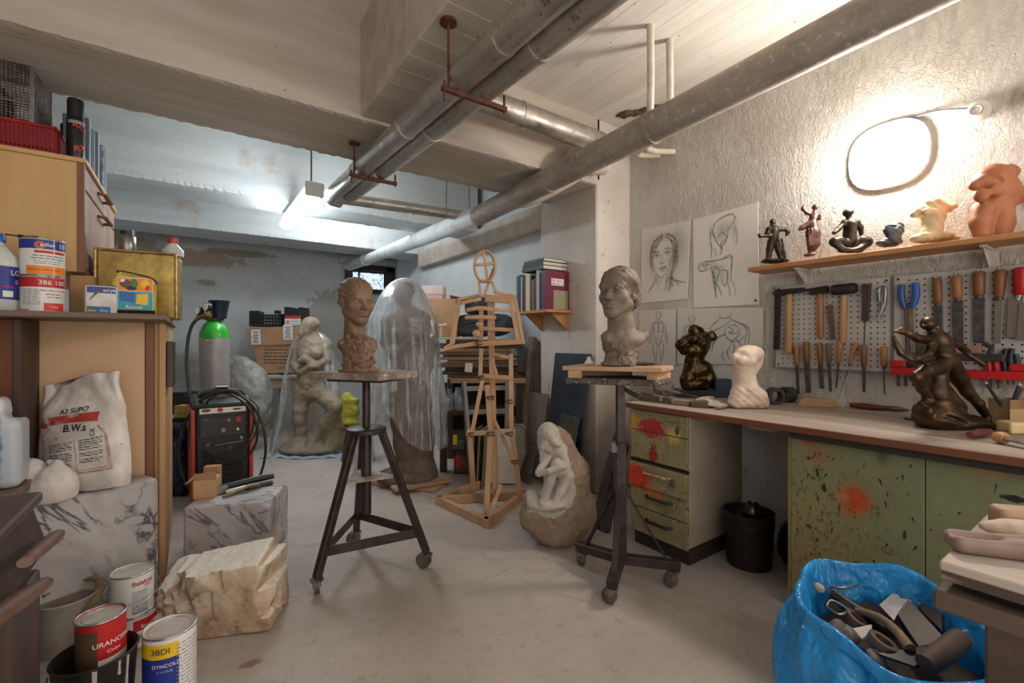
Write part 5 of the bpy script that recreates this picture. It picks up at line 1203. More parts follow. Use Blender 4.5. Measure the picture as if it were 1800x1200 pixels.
ob('plaster_lump', sdf([el((0, 0, .012), (.03, .025, .012), .01), el((-.004, 0, .03), (.014, .012, .016), .01)], .005, rough(.003, 40), flat_z=0), M('white_plaster', '#ddd5cc', '#c9c0b6', 20, .8), loc=ps2+Matrix.Rotation(-TH, 3, 'Z') @ Vector((a.x, a.y, zb2+.001)), rz=0, smooth=180, label='small white plaster lump at the left end of the pine box board', cat='lump')
a = fr(1138, 641, .02)
ob('putty_knife', MB().tube([(-.06, 0, .008), (0, .01, .008)], [.008, .01], 8).prism([(0, .002, .004), (.07, -.01, .004), (.07, .03, .004), (0, .016, .004)], (0, 0, .003)).ell((.02, .015, .008), (.03, .02, .0075), 10), m_blackp, loc=ps2+Matrix.Rotation(-TH, 3, 'Z') @ Vector((a.x, a.y, zb2+.001)), rz=-TH, smooth=30, label='black modelling knife lying on the pine board right of the woman bust', cat='tool')

# ================= wrapped statues =================
m_stone1 = clay('pale_clay_figure', '#978872', '#7f705d', '#66584a', 20, .5)
ps3 = onz(549, 793); fr = Fr(ps3); s_ = depth(ps3)/800
q = lambda u, v, d=0: fr(u, v, d*s_)
e_ = lambda u, v, d, rx, ry, rz, k=6, rot=None, sub=False: el(q(u, v, d), (rx*s_, ry*s_, rz*s_), k*s_, sub, rot)
c_ = lambda *pts, k=7, sub=False: [cap(q(*a[:3]), q(*b[:3]), a[3]*s_, b[3]*s_, k*s_, sub) for a, b in zip(pts, pts[1:])]
prims = [e_(540, 578, -8, 12, 14, 15, 4), e_(546, 569, -2, 15, 17, 13, 4), e_(530, 584, -16, 5, 6, 8, 3), e_(554, 580, 4, 9, 9, 12, 4)]+c_((545, 588, 2, 10), (547, 604, 2, 13))+c_((524, 611, 0, 12), (548, 603, 2, 15), (572, 608, 2, 13), k=10)
prims += c_((548, 612, 0, 21), (547, 640, 0, 18), (546, 662, 0, 19), (545, 684, 2, 23), k=12)
prims += [e_(536, 622, -17, 11, 10, 10, 8), e_(556, 622, -17, 11, 10, 10, 8), e_(546, 668, -12, 15, 12, 16, 8)]
prims += c_((572, 610, -2, 9), (575, 634, -10, 7.5), (556, 642, -24, 6.5), (535, 630, -28, 5.5), (527, 634, -28, 5), k=3)
prims += c_((523, 613, -2, 9), (516, 640, -6, 7), (528, 654, -20, 6), (548, 643, -29, 5), k=3)
prims += c_((533, 686, -2, 16), (528, 720, -6, 12), (526, 736, -7, 10), (529, 758, -2, 9.5), (530, 776, -2, 7), k=6)+[e_(526, 779, -12, 9, 16, 6)]
prims += c_((560, 688, -4, 18), (580, 704, -24, 14), (592, 714, -32, 11), k=7)+c_((592, 714, -32, 11), (574, 744, -22, 10), (556, 768, -14, 8.5), (546, 777, -20, 8), k=5)
prims += c_((585, 730, -8, 14), (596, 765, -4, 20), k=10)+[e_(590, 775, 0, 20, 25, 18, 10), e_(548, 786, -2, 54, 40, 10, 10), e_(520, 782, -10, 22, 20, 10, 8), e_(565, 782, 8, 24, 24, 18, 10)]
ob('clay_statue', sdf(prims, .008, lambda V, N: .007*vnoise(V, 11, 2)+.006*vnoise(V, 34, 5), flat_z=.0), m_stone1, loc=ps3, rz=-TH, smooth=180, label='pale clay figure with bowed head and one bent leg under an open plastic sheet', cat='statue')
def sheet(cx, rad, zz, th0, th1, nt, nz, fold, seed, name, label, loc, hem=None, ell=.8, lift=.012):
    """thin film hanging from a top point: rad(s) radius, zz(s) height, s 0..1 down the sheet"""
    def pt(u, v):
        a = th0+(th1-th0)*u; h_ = hem(u) if hem else 1.0; s0 = v*h_
        r = rad(s0); cx_ = cx(s0); f_ = fold*min(1, s0*1.6)
        ph = vnoise(np.array([[math.cos(a)*2+seed, math.sin(a)*2, s0*.8]]), 1.2, seed)[0]
        rg = lambda x: 1-2*abs(math.sin(x))**.7; p2 = vnoise(np.array([[math.cos(a)*3, math.sin(a)*3+seed, s0*4]]), 1.6, seed+5)[0]
        r = r*(1+f_*(.6*rg(a*4.5+ph*4+s0*.7)+.4*rg(a*8.5+1.7-s0*1.5+ph*3)+.5*ph+.45*p2))
        return Vector((cx_+r*math.sin(a), -r*math.cos(a)*ell, max(zz(s0), lift)+.01*math.sin(a*13+ph*4)*(s0 > .9)))
    return ob(name, MB().grid(pt, nt, nz), m_film, loc=loc, rz=-TH, smooth=180, label=label, cat='plastic sheet')
lp = lambda xs, ys: (lambda s: float(np.interp(s, xs, ys)))
zz = lp([0, .03, .12, 1], [fr(548, 582).z, fr(548, 584).z, fr(548, 598).z, .012])
sheet(lp([0, 1], [.0, -.03]), lp([0, .04, .12, .3, .6, 1], [.03, .12, .21, .27, .33, .42]), zz, .95, 2*math.pi-.75, 130, 40, .11, 3, 'plastic_sheet', 'clear plastic sheet hanging open around the pale clay figure with bowed head', ps3)
mb = MB().grid(lambda u, v: Vector((-.42+.86*u, -.33+.28*v+.03*math.sin(u*9), .006+.006*math.sin(u*31+v*5)+.004*math.sin(v*23))), 60, 12)
ob('ground_sheet', mb, M('pale_blue_sheet_film', '#b4c7d6', '#9fb4c4', 6, .35), loc=ps3, rz=-TH, smooth=180, label='pale blue plastic spread on the floor under the pale clay figure', cat='plastic sheet')
# tall statue
m_stone2 = clay('grey_brown_figure', '#665545', '#524235', '#3f3329', 14, .5)
ps4 = onz(718, 848); fr = Fr(ps4); s_ = depth(ps4)/800
q = lambda u, v, d=0: fr(u, v, d*s_)
prims = [e_(708, 516, -4, 16, 19, 21), e_(712, 508, 4, 18, 20, 16), e_(700, 522, -18, 5, 5, 6)]+c_((711, 532, 2, 10), (713, 548, 2, 12))+c_((684, 562, 0, 13), (713, 553, 3, 16), (742, 562, 2, 14), k=10)
prims += c_((713, 572, 0, 28), (716, 605, 0, 25), (718, 630, 2, 25), (718, 652, 2, 30), k=14)+[e_(702, 588, -22, 14, 12, 13, 8), e_(728, 588, -22, 14, 12, 13, 8)]
prims += c_((683, 564, 0, 12), (680, 600, -8, 10), (690, 622, -22, 8.5), (722, 602, -30, 7.5))+c_((744, 565, 2, 12), (757, 605, 2, 10.5), (752, 640, -8, 9), (745, 662, -14, 8))
prims += c_((704, 660, 0, 22), (702, 710, -6, 18), (703, 740, -8, 15), (708, 780, -2, 14), (712, 815, 0, 11), k=10)+c_((732, 660, 2, 23), (738, 710, 4, 19), (740, 745, 4, 16), (744, 785, 8, 15), (745, 820, 8, 12), k=10)
prims += c_((722, 700, 10, 26), (728, 760, 14, 26), (730, 820, 14, 32), k=14)+[e_(715, 836, -4, 52, 42, 16, 12), e_(690, 838, -16, 24, 22, 10, 8), e_(742, 830, 4, 26, 28, 22, 10), e_(705, 824, -18, 12, 18, 7, 6)]
ob('clay_statue', sdf(prims, .008, lambda V, N: .008*vnoise(V, 10, 2)+.005*vnoise(V, 34, 5), flat_z=.03), m_stone2, loc=ps4, rz=-TH, smooth=180, label='tall standing grey brown clay figure wrapped in plastic from head to knees', cat='statue')
z0 = fr(712, 488).z
zz = lp([0, .01, .03, .07, .16, 1], [z0, z0-.008, z0-.03, z0-.1, z0-.3, .012])
def hem2(u):
    a = math.degrees(.35+(2*math.pi)*u) % 360        # 0 faces the viewer, 90 the right, 270 the left
    return float(np.interp(a, [0, 15, 40, 75, 110, 180, 250, 285, 318, 338, 360], [.7, .77, .82, .83, .82, .9, .99, 1.0, .93, .58, .7]))
sheet(lp([0, .06, .2, .5, 1], [-.02, -.04, -.05, -.03, -.05]), lp([0, .012, .04, .1, .2, .45, .75, 1], [.004, .06, .125, .21, .30, .325, .36, .41]), zz, .35, .35+2*math.pi, 240, 80, .13, 6, 'plastic_sheet', 'tall clear plastic sheet draped over the head of the standing clay figure', ps4, hem2, .85)
m_plank = wood('raw_plank', '#b8987a', '#98795d', 'x', 7, .7, .3)
for k, (u0, v0, u1, v1, w_, z, lab) in enumerate(((650, 852, 770, 868, .3, .0, 'wide wooden board lying on the floor under the tall wrapped figure'), (690, 868, 792, 850, .13, .028, 'short thin plank lying slanted in front of the tall wrapped figure'))):
    a, b = onz(u0, v0), onz(u1, v1)
    a = Vector((a.x, a.y, 0)); b = Vector((b.x, b.y, 0))
    ob('plank', MB().beam((0, 0, .013), (b-a)+Vector((0, 0, .013)), w_, .024), m_plank, loc=a+Vector((0.1 if k == 0 else 0, 0.12 if k == 0 else -.0, z+.001)), smooth=0, bevel=.003, label=lab, cat='plank')

# ================= wooden armature figure =================
pa = onz(852, 890); pa.z = 0; fr = Fr(pa); s_ = depth(pa)/800
T = thing('armature_figure', 'life size human armature of pale wooden slats with an oval head hoop', 'armature', pa, -TH)
m_slat = wood('pale_slat_wood', '#cba681', '#b08a66', 'z', 9, .6, .2, speck=[(26, .7, '#8a6140')]); m_slat2 = wood('pale_slat_wood_b', '#bf9870', '#a27d59', 'x', 9, .6, .2)
def st(name, u0, v0, u1, v1, w_, d0=0, d1=None, h_=None, m_=None):
    a, b = fr(u0, v0, d0), fr(u1, v1, d0 if d1 is None else d1)
    ob(name, MB().beam(a, b, w_*s_, (h_ or w_*.7)*s_, up=(0, 1, 0)), m_ or m_slat, parent=T, smooth=0, bevel=.0025)
bp = [fr.l(onz(772, 886)), fr.l(onz(855, 926)), fr.l(onz(920, 876)), fr.l(onz(842, 858))]
for i, j in ((0, 1), (1, 2), (0, 2), (0, 3)):
    a, b = bp[i]+Vector((0, 0, .032)), bp[j]+Vector((0, 0, .032)); d = (b-a).normalized()
    ob('base_beam', MB().beam(a-d*.02, b+d*.02, .04, .06), m_slat2, parent=T, smooth=0, bevel=.003)
ob('head_hoop', MB().tube([fr(852+18*math.cos(a), 468-27*math.sin(a)*(1 if math.sin(a) > 0 else 1.0), 0) for a in [2*math.pi*k/36 for k in range(36)]], 2.6*s_, 8, closed=True, flat=1.6), m_slat, parent=T, smooth=60)
st('head_stick', 850, 442, 857, 494, 5, 0, 0, 3); st('head_stick', 833, 466, 870, 463, 5, -.012, -.012, 3)
for a in ((842, 494, 845, 522), (860, 494, 849, 523), (868, 471, 858, 500), (864, 494, 873, 516), (842, 495, 862, 493)): st('neck_stick', *a, 5, .0 if a[0] < 860 else .03)
st('shoulder_bar', 845, 518, 803, 527, 5, .04); st('shoulder_bar', 846, 525, 804, 534, 6, -.03); st('shoulder_bar', 853, 524, 903, 527, 13, -.035, -.035, 4, m_slat2); st('shoulder_bar', 868, 513, 906, 521, 5, .05)
st('arm_stick', 807, 530, 794, 606, 8, -.02, -.1); st('arm_stick', 898, 530, 911, 601, 7, -.03, -.12); st('arm_stick', 905, 522, 919, 600, 6, .03, -.1)
st('arm_stick', 792, 611, 845, 602, 7, -.12, -.13); st('arm_stick', 783, 613, 812, 606, 6, -.16, -.14); st('arm_stick', 842, 604, 923, 600, 9, -.13, -.13, 7, m_slat2)
st('hand_slat', 780, 612, 800, 600, 4, -.17, -.16, 3); st('hand_slat', 776, 616, 790, 612, 4, -.18, -.17, 3)
st('spine_board', 863, 528, 864, 606, 13, 0, 0, 4); st('spine_board', 846, 540, 845, 608, 8, .0); st('spine_board', 864, 606, 871, 870, 10, .0, .02, 7)
for a in (((820, 545), (844, 541), (868, 544), (900, 546)), ((818, 558), (842, 557), (872, 558)), ((842, 577), (868, 578), (903, 580))):
    ob('rib_slat', MB().tube([fr(u, v, -.05-.03*math.sin(i)) for i, (u, v) in enumerate(a)], [2.2*s_]*len(a), 6, sm=4, flat=1.7), m_slat, parent=T, smooth=40)
ob('rib_slat', MB().ell(fr(838, 586, -.04), (8*s_, 6*s_, 7*s_), 8).ell(fr(843, 570, -.04), (7*s_, 5*s_, 5*s_), 8), m_slat, parent=T, smooth=30)
st('pelvis_bar', 846, 612, 844, 662, 7, -.02); st('pelvis_bar', 866, 622, 899, 629, 6, -.03); st('pelvis_bar', 848, 660, 902, 664, 7, -.05, -.05, 7, m_slat2); st('pelvis_bar', 864, 628, 874, 660, 5, -.01)
st('leg_post', 898, 622, 899, 760, 8, -.03, -.05); st('leg_post', 899, 755, 914, 868, 9, -.05, .06); st('leg_post', 849, 664, 830, 758, 7, -.05, -.08); st('leg_post', 826, 756, 832, 860, 9, -.08, .1)
st('leg_post', 856, 676, 862, 762, 8, -.07, -.1); st('leg_post', 862, 758, 854, 916, 9, -.1, -.19)
st('brace', 865, 730, 906, 815, 6, -.06, -.03); st('brace', 860, 908, 880, 852, 7, -.15, .0); st('knee_bar', 820, 762, 858, 760, 8, -.09, -.09, 7, m_plank); st('knee_bar', 858, 760, 902, 760, 7, -.09, -.07, 6, m_plank)
m_str = M('brown_twine', '#6b4c33', r=.9)
for u, v, d in ((862, 699, -.09), (895, 706, -.05), (862, 762, -.11), (895, 762, -.08), (905, 811, -.04), (846, 664, -.06), (829, 763, -.09), (842, 603, -.13)):
    c = fr(u, v, d); ob('lashing', MB().ring(c, 6*s_, 1.4*s_, 12, 5, rot3(20, 10, 0)).ring(c+Vector((0, 0, .008)), 6*s_, 1.3*s_, 12, 5, rot3(-15, -12, 0)), m_str, parent=T, smooth=60)

# ================= the stack behind the armature =================
pt_ = onz(850, 838); pt_.z = 0
pt_ = W(850, 838, 4.35); pt_.z = 0; fr = Fr(pt_); s_ = depth(pt_)/800
zt_ = fr(850, 664).z
m_oldt = wood('old_stack_wood', '#7d624c', '#5b4535', 'x', 8, .75, .3)
T = thing('work_table', 'dark old workbench against the rear right wall loaded with a stack of boards', 'table', pt_, -TH)
xl, xr_ = fr(775, 700).x, fr(918, 700).x
ob('tabletop', MB().box(fr(792, 660).x, fr(924, 660).x, -.04, .5, zt_-.05, zt_), wood('rough_bench_plank', '#a88a6c', '#836850', 'x', 8, .75, .4), parent=T, smooth=0, bevel=.006)
m_dks = wood('dark_bench_wood', '#4a3a2f', '#33271f', 'z', 8, .8)
ob('shelf', MB().box(xl-.02, xr_, .1, .6, fr(790, 733).z, fr(790, 726).z), m_dks, parent=T, smooth=0)
ob('back_panel', MB().box(xl, xr_, .58, .6, .0, zt_-.05), M('dark_back', '#2a2019', r=.9), parent=T, smooth=0)
for x in (xl+.02, xr_-.03): ob('leg', MB().box(x-.03, x+.03, .0, .07, 0, zt_-.05).box(x-.03, x+.03, .5, .57, 0, zt_-.05), m_dks, parent=T, smooth=0)
m_b = [wood('stack_wood_%s' % c, c, d, 'x', 9, .75, .3) for c, d in (('#8d6f56', '#6a503c'), ('#5d4738', '#43322a'), ('#a5866a', '#7d6049'), ('#73604f', '#54453a'))]
rr = random.Random(11); z = zt_+.002
names = ['lowest', 'second', 'third', 'fourth', 'fifth', 'sixth', 'seventh', 'eighth', 'ninth', 'tenth', 'eleventh', 'topmost']
for k in range(12):
    th = rr.choice((.02, .026, .034)); xa_, xb2 = fr(rr.uniform(766, 790), 600).x, fr(rr.uniform(895, 922), 600).x
    o_ = ob('board', MB().bx((0, 0, th/2), (xb2-xa_, rr.uniform(.36, .5), th), rz=rr.uniform(-.05, .05)), m_b[rr.randrange(4)], loc=pt_+Matrix.Rotation(-TH, 3, 'Z') @ Vector(((xa_+xb2)/2, .24+rr.uniform(-.04, .04), z)), rz=-TH, smooth=0, bevel=.004, label='rough old board in the stack behind the armature, %s from the bottom of twelve' % names[k] if 0 < k < 11 else 'rough old board, %s of the stack behind the armature' % names[k], cat='board', group='boards stacked behind the armature')
    z += th+.0015
zs_ = z; mt = Matrix.Rotation(-TH, 3, 'Z'); P_ = lambda x, y, z: pt_+mt @ Vector((x, y, z))
wb_ = fr(780, 590)
ob('white_board', MB().bx((0, 0, .012), (.42, .34, .022), rz=.05), M('off_white_panel', '#d9d5cd', '#c5bfb5', 8, .6), loc=P_(fr(800, 590).x, .22, zs_+.001), rz=-TH, smooth=0, bevel=.003, label='off white panel on top of the board stack under the cardboard box', cat='panel')
zs_ += .026
T = thing('cardboard_box', 'tan cardboard box with an open flap on the board stack beside the wrapped figure', 'box', P_(0, 0, zs_), -TH)
xa_, xb2 = fr(746, 550).x, fr(800, 550).x; hb_ = fr(770, 524).z-zs_
ob('box_body', MB().box(xa_, xb2, .06, .36, 0, hb_), m_card2, parent=T, smooth=0, bevel=.004)
ob('flap', MB().bx(((xa_+xb2)/2+.2, .12, hb_+.0), (.24, .12, .006), ry=.22, rx=-.2), m_card, parent=T, smooth=0)
T = thing('lidded_box', 'pale pink lidded box on top of the tan cardboard box', 'box', P_(fr(757, 520).x, .2, zs_+hb_+.003), -TH)
ob('box_body', MB().box(-.1, .1, -.09, .1, 0, .05), M('pink_card', '#d9b8b2', '#cfa9a4', 6, .6), parent=T, smooth=0, bevel=.003)
ob('lid', MB().box(-.105, .105, -.095, .105, .045, .13), M('pink_white_card', '#e6d5d2', '#dcc6c3', 6, .6), parent=T, smooth=0, bevel=.004)
m_slate = M('slate_canvas', '#5d636b', '#3f444b', 7, .7, bump=.3, bs=18)
ob('canvas_bag', sdf([bxs((.0, .1, .12), (.22, .13, .1), .08, .04), cap((-.22, .1, .1), (.22, .1, .13), .1, .1, .06), el((-.2, .05, .12), (.08, .1, .1), .04), cap((-.2, -.02, .1), (.2, -.02, .16), .02, k=.02, sub=True)], .012, lambda V, N: .012*vnoise(V, 10, 2), flat_z=0), m_slate, loc=P_(fr(846, 560).x, .2, zs_+.001), rz=-TH, smooth=180, label='slate grey rolled canvas bag on the board stack behind the armature ribs', cat='bag')
ob('canvas_bag', sdf([bxs((0, .0, .07), (.14, .1, .07), .05, .03), el((.03, 0, .12), (.1, .09, .07), .05)], .012, lambda V, N: .012*vnoise(V, 12, 7), flat_z=0), M('dark_slate_canvas', '#4a525b', '#3a4048', 7, .7), loc=P_(fr(838, 520).x, .3, zs_+.235), rz=-TH, smooth=180, label='dark slate folded bag lying on top of the rolled canvas bag', cat='bag')
ob('mallet', MB().tube([(0, 0, 0), (.0, .01, .09)], [.012, .016], 10).tube([(-.02, .01, .1), (.05, .01, .11)], [.016, .02], 10), M('pale_tool', '#d6cdc0', r=.6), loc=P_(fr(775, 578).x, -.0, zs_+.001), rz=-TH, smooth=40, label='small pale mallet standing at the left end of the board stack', cat='mallet')
q_ = P_(fr(825, 640).x, -.065, fr(825, 645).z-.04)
ob('paper_tag', MB().bx((0, 0, .04), (.07, .003, .085), ry=.1), M('paper_tag_white', '#ddd3c8', r=.8), loc=q_, rz=-TH, smooth=0, label='white paper tag hanging from the board stack', cat='tag')
# jars on the shelf
m_jar = film('jar_glass', (.75, .82, .85, 1), .45, .08, 5, .1)
zsh = fr(790, 726).z
for k, (u, h_, lab) in enumerate(((782, .19, 'greenish glass jar on the dark shelf, left one beside the wrapped figure'), (803, .21, 'greenish glass jar on the dark shelf, right one behind the grey ladder'))):
    t = thing('glass_jar', lab, 'jar', P_(fr(u, 700).x, .2, zsh+.001))
    ob('glass', MB().lathe([(.05, 0), (.056, .01), (.056, h_*.8), (.04, h_*.9), (.04, h_)], 20), m_jar, parent=t, smooth=50)
    ob('contents', MB().lathe([(0, .004), (.05, .006), (.05, h_*.55), (0, h_*.55)], 20), M('murky_liquid', '#8d9a98', '#6f7f80', 6, .4), parent=t, smooth=50)
    ob('lid', MB().lathe([(.042, h_), (.042, h_+.014), (0, h_+.015)], 20), M('jar_lid', '#8f9aa0', r=.4, met=.5), parent=t, smooth=50)
# grey ladder, tins, canvases
T = thing('step_ladder', 'paint worn grey wooden ladder leaning on the dark workbench', 'ladder', P_(0, -.12, 0), -TH)
m_lad = wood('grey_ladder_wood', '#9c948c', '#7c746d', 'z', 10, .7, .3)
fl_ = Fr(P_(0, -.12, 0)); 
for u0, u1 in ((815, 829), (893, 890)): ob('rail', MB().beam(fl_(u0, 670, .06), fl_(u1, 838, -.1), .035, .05), m_lad, parent=T, smooth=0, bevel=.003)
for v, d in ((682, .05), (723, .01), (762, -.03)): ob('rung', MB().beam(fl_(818, v+1, d), fl_(892, v-1, d), .03, .045), m_lad, parent=T, smooth=0, bevel=.003)
for u, v0, v1, w_, cols, lab in ((806, 757, 792, .13, ('#2b2a24', 'yellow'), 'black tin with yellow print standing on a darker tin under the bench'), (812, 797, 838, .15, ('#2a1f1e', 'red'), 'dark tin with a red picture label on the floor under the bench')):
    a = fr(u, v1, -.06); h_ = fr(u, v0, -.06).z-a.z; z0 = max(0, a.z)
    T = thing('oil_tin', lab, 'tin', P_(a.x, -.06, z0+.001), -TH)
    ob('tin_body', MB().box(-w_/2, w_/2, 0, .12, 0, h_-.002), M('tin_'+cols[1], cols[0], r=.4), parent=T, smooth=0, bevel=.005)
    mb = MB().box(-w_*.42, w_*.42, -.002, -.0005, h_*.08, h_*.55 if cols[1] == 'yellow' else h_*.75, pi('brown' if cols[1] == 'red' else 'dgrey'))
    mb.box(-w_*.4, -w_*.1, -.004, -.002, h_*.3, h_*.8, pi('yellow' if cols[1] == 'yellow' else 'red')).ell((.02, -.004, h_*.45), (.03, .001, .02), 10, mi=pi('green' if cols[1] == 'yellow' else 'red'))
    ob('label', mb, PM, parent=T, smooth=0)
rr = random.Random(2)
for k, (u, v0, v1, w_, dd, th, cc, lab) in enumerate(((838, 775, 868, .26, -.30, .015, '#6b5a4b', 'dark edged canvas at the left of the canvases behind the armature'), (848, 772, 870, .28, -.33, .018, '#8c7b68', 'brown canvas second from the left behind the armature'), (858, 770, 872, .3, -.36, .016, '#7b6f60', 'grey brown canvas in the middle behind the armature posts'))):
    a = fr(u, v1, dd); 
    ob('canvas', MB().bx((0, .14, .24), (th, w_, .48), ry=.06, rz=-.2), M('canvas_'+str(cc), cc, r=.8), loc=P_(a.x, dd-.14, .0075), rz=-TH, smooth=0, bevel=.002, label=lab, cat='canvas')
ob('white_board', MB().bx((0, 0, .24), (.22, .014, .47), rx=-.1), M('white_board_face', '#cfc7bc', '#bbb2a6', 5, .7), loc=P_(fr(884, 860, -.32).x, -.36, .006), rz=-TH, smooth=0, bevel=.002, label='white painted panel leaning behind the right leg of the armature', cat='panel')
a = fr(908, 870, -.26)
mb = MB(); L_ = [(-.1, 0, 0), (-.1, 0, .42), (-.07, 0, .5), (.05, 0, .5), (.085, 0, .46), (.1, 0, 0)]
T = thing('metal_tray', 'greenish grey tray with a rounded rim standing on edge beside the armature', 'tray', P_(a.x, -.24, .001), -TH)
ob('rim', MB().tube([Vector(p) for p in L_], .008, 8), m_steel, parent=T)
ob('panel', MB().prism([Vector(p)+Vector((0, .004, 0)) for p in L_], (0, .006, 0)), M('tray_grey', '#8f8b78', '#777362', 6, .6), parent=T, smooth=0)
# planks leaning in the corner, panels
for k, (u0, v0, u1, v1, w_, cc, lab) in enumerate(((916, 838, 936, 592, .07, '#8f8274', 'long grey plank leaning on the rear wall, left of three beside the stack'), (926, 842, 943, 598, .05, '#6d4d3c', 'long reddish plank leaning on the rear wall, middle of three'), (936, 846, 948, 604, .06, '#4f4236', 'long dark plank leaning on the rear wall, right of three'))):
    tb = 4.25-.02*k; a = W(u0, v0, tb); a.z = .004; ub = u1; r_ = ray(u1, v1); b = onx(u1, v1, XB-.03-.0*k)
    ob('plank', MB().beam((0, 0, 0), b-a, w_, .025), wood('lean_wood_%d' % k, cc, '#5a4c40', 'z', 8, .75, .2), loc=a, smooth=0, bevel=.002, label=lab, cat='plank')
def lean(name, label, cat, pts, th, m_, extra=None):
    a, b, c, d = [Vector(p) for p in pts]; n = (b-a).cross(d-a).normalized()*th
    return ob(name, MB().prism([Vector((0, 0, 0)), b-a, c-a, d-a], n), m_, loc=a, smooth=0, bevel=.002, label=label, cat=cat)
x = 2.63
yA, yB = 3.13, 2.68; zt5 = onx(1000, 621, 2.66).z
lean('metal_sheet', 'tall dark blue metal panel leaning on the pillar under the bookshelf', 'panel', [(x-.1, yA, .002), (x-.1, yB, .002), (2.675, yB, zt5), (2.675, yA, zt5)], .012, M('dark_blue_sheet', '#414b58', '#333a44', 4, .35, .3, speck=[(8, .66, '#56606b')]))
lean('glass_sheet', 'small dark glass sheet leaning against the blue metal panel', 'panel', [(x-.2, 2.95, .002), (x-.2, 2.72, .002), (2.585, 2.72, onx(1010, 732, 2.6).z), (2.585, 2.95, onx(1010, 728, 2.6).z)], .006, M('smoky_glass', '#3d3b39', '#55514d', 5, .25))
a, b = onx(936, 800, 2.72), onx(976, 800, 2.72)
lean('leaning_board', 'pale grey wooden panel leaning beside the blue metal panel', 'panel', [(2.56, a.y, .002), (2.56, b.y+.02, .002), (2.66, b.y+.02, onx(955, 690, 2.7).z), (2.66, a.y, onx(955, 690, 2.7).z)], .014, wood('grey_panel_wood', '#9d9083', '#7e7166', 'z', 5, .7, .2))
lean('stone_tile', 'brown stone tile standing on the floor in front of the grey wooden panel', 'tile', [(2.42, a.y-.05, .002), (2.42, b.y-.02, .002), (2.50, b.y-.02, onx(950, 783, 2.55).z), (2.50, a.y-.05, onx(950, 783, 2.55).z)], .018, M('brown_tile', '#6f655c', '#574e47', 6, .7))

for k, (u0, v0, u1, v1, t0, lab) in enumerate(((1045, 905, 1088, 762, 3.05, 'dark plank leaning on the pillar behind the right modelling stand, left of two'), (1062, 905, 1098, 780, 2.98, 'dark plank leaning behind the right modelling stand, next to the drawer unit'))):
    a = W(u0, v0, t0); a.z = .004; b = onx(u1, v1, 2.66) if False else W(u1, v1, 3.2)
    ob('plank', MB().beam((0, 0, 0), b-a, .07, .022), M('dark_plank', '#3f342d', '#2f2722', 10, .7), loc=a, smooth=0, bevel=.002, label=lab, cat='plank')
# ================= carved stone by the right stand =================
pr = onz(976, 952); pr.z = 0; fr = Fr(pr); s_ = depth(pr)/800
q = lambda u, v, d=0: fr(u, v, d*s_)
prims = [e_(985, 905, 10, 58, 48, 46, 20), e_(938, 905, 0, 26, 30, 30, 10), e_(975, 930, 0, 40, 40, 28, 14)]+c_((1002, 890, 16, 42), (995, 830, 18, 36), (975, 780, 14, 26), (963, 760, 8, 17), k=22)
prims += [e_(946, 845, -48, 26, 36, 36, 12, None, True), e_(984, 862, -62, 22, 22, 34, 14, None, True), e_(936, 806, -44, 16, 30, 14, 8, None, True), e_(962, 872, -52, 34, 20, 16, 10, None, True), e_(968, 800, -42, 14, 16, 7, 5, None, True)]
prims += [e_(964, 763, -16, 15, 16, 13, 6), e_(974, 776, -22, 14, 12, 8, 4, rot3(0, 32, 0)), e_(958, 781, -20, 8, 10, 10, 4), e_(953, 786, -25, 4, 5, 6, 2), e_(966, 790, -22, 7, 8, 6, 3), e_(957, 806, -10, 9, 16, 12, 8), e_(992, 815, -12, 13, 18, 20, 10)]
prims += c_((996, 846, -14, 13), (985, 826, -32, 10.5), (979, 815, -38, 9), k=6)+c_((979, 815, -38, 9), (966, 846, -38, 8), (958, 874, -36, 6.5), (952, 884, -42, 5), k=4)+c_((996, 838, -24, 10), (986, 864, -30, 8), (976, 882, -34, 6.5), k=4)
prims += c_((962, 806, -20, 7), (951, 824, -30, 6.5), (947, 831, -36, 6), k=4)+c_((947, 831, -36, 6), (966, 828, -47, 5.5), (985, 821, -46, 5), k=3)+[e_(990, 820, -42, 5, 5, 4)]
prims += [e_(962, 886, -26, 34, 20, 10, 6), e_(934, 876, -14, 16, 20, 14, 8)]
def dcarve(V, N):
    cv = carved(V); vv = 952-V[:,2]/s_; rg = (vv < 778) | (vv > 868); return np.where(cv > .5, np.where(rg, .007*vnoise(V, 45, 4), .0012*vnoise(V, 22, 4)), .014*vnoise(V, 11, 2)+.007*vnoise(V, 34, 5))
E1 = [(q(985, 742), q(1000, 792)), ]
def carved(V):
    u = V[:,0]/s_+976; v = 952-V[:,2]/s_; nz = 9*vnoise(V, 20, 6)
    lim = np.interp(v, [740, 760, 790, 830, 860, 885, 905], [972, 983, 996, 1006, 1008, 992, 955])
    return ((u+nz < lim) & (v+nz < 897-np.abs(u-960)*.15) & (V[:,1] < .11) & (u > 925)).astype(float)
V, Q = sdf(prims, .0052, dcarve, flat_z=0)
cv = carved(V)[:, None]; nz = (.5+.5*vnoise(V, 9, 12))[:, None]; n2 = (.5+.5*vnoise(V, 40, 15))[:, None]
wh = np.array(hx('#c2b8ad')[:3])*(1-nz)+np.array(hx('#9f9488')[:3])*nz
br = np.array(hx('#98826a')[:3])*(1-nz)+np.array(hx('#786657')[:3])*nz; br = br*(.75+.5*n2)
ob('stone_carving', (V, Q), attr_mat('weathered_stone', .85, .5, 50), loc=pr, rz=-TH, smooth=180, col=wh*cv+br*(1-cv), label='boulder with a white crouching figure carved into it, beside the right stand', cat='carving')

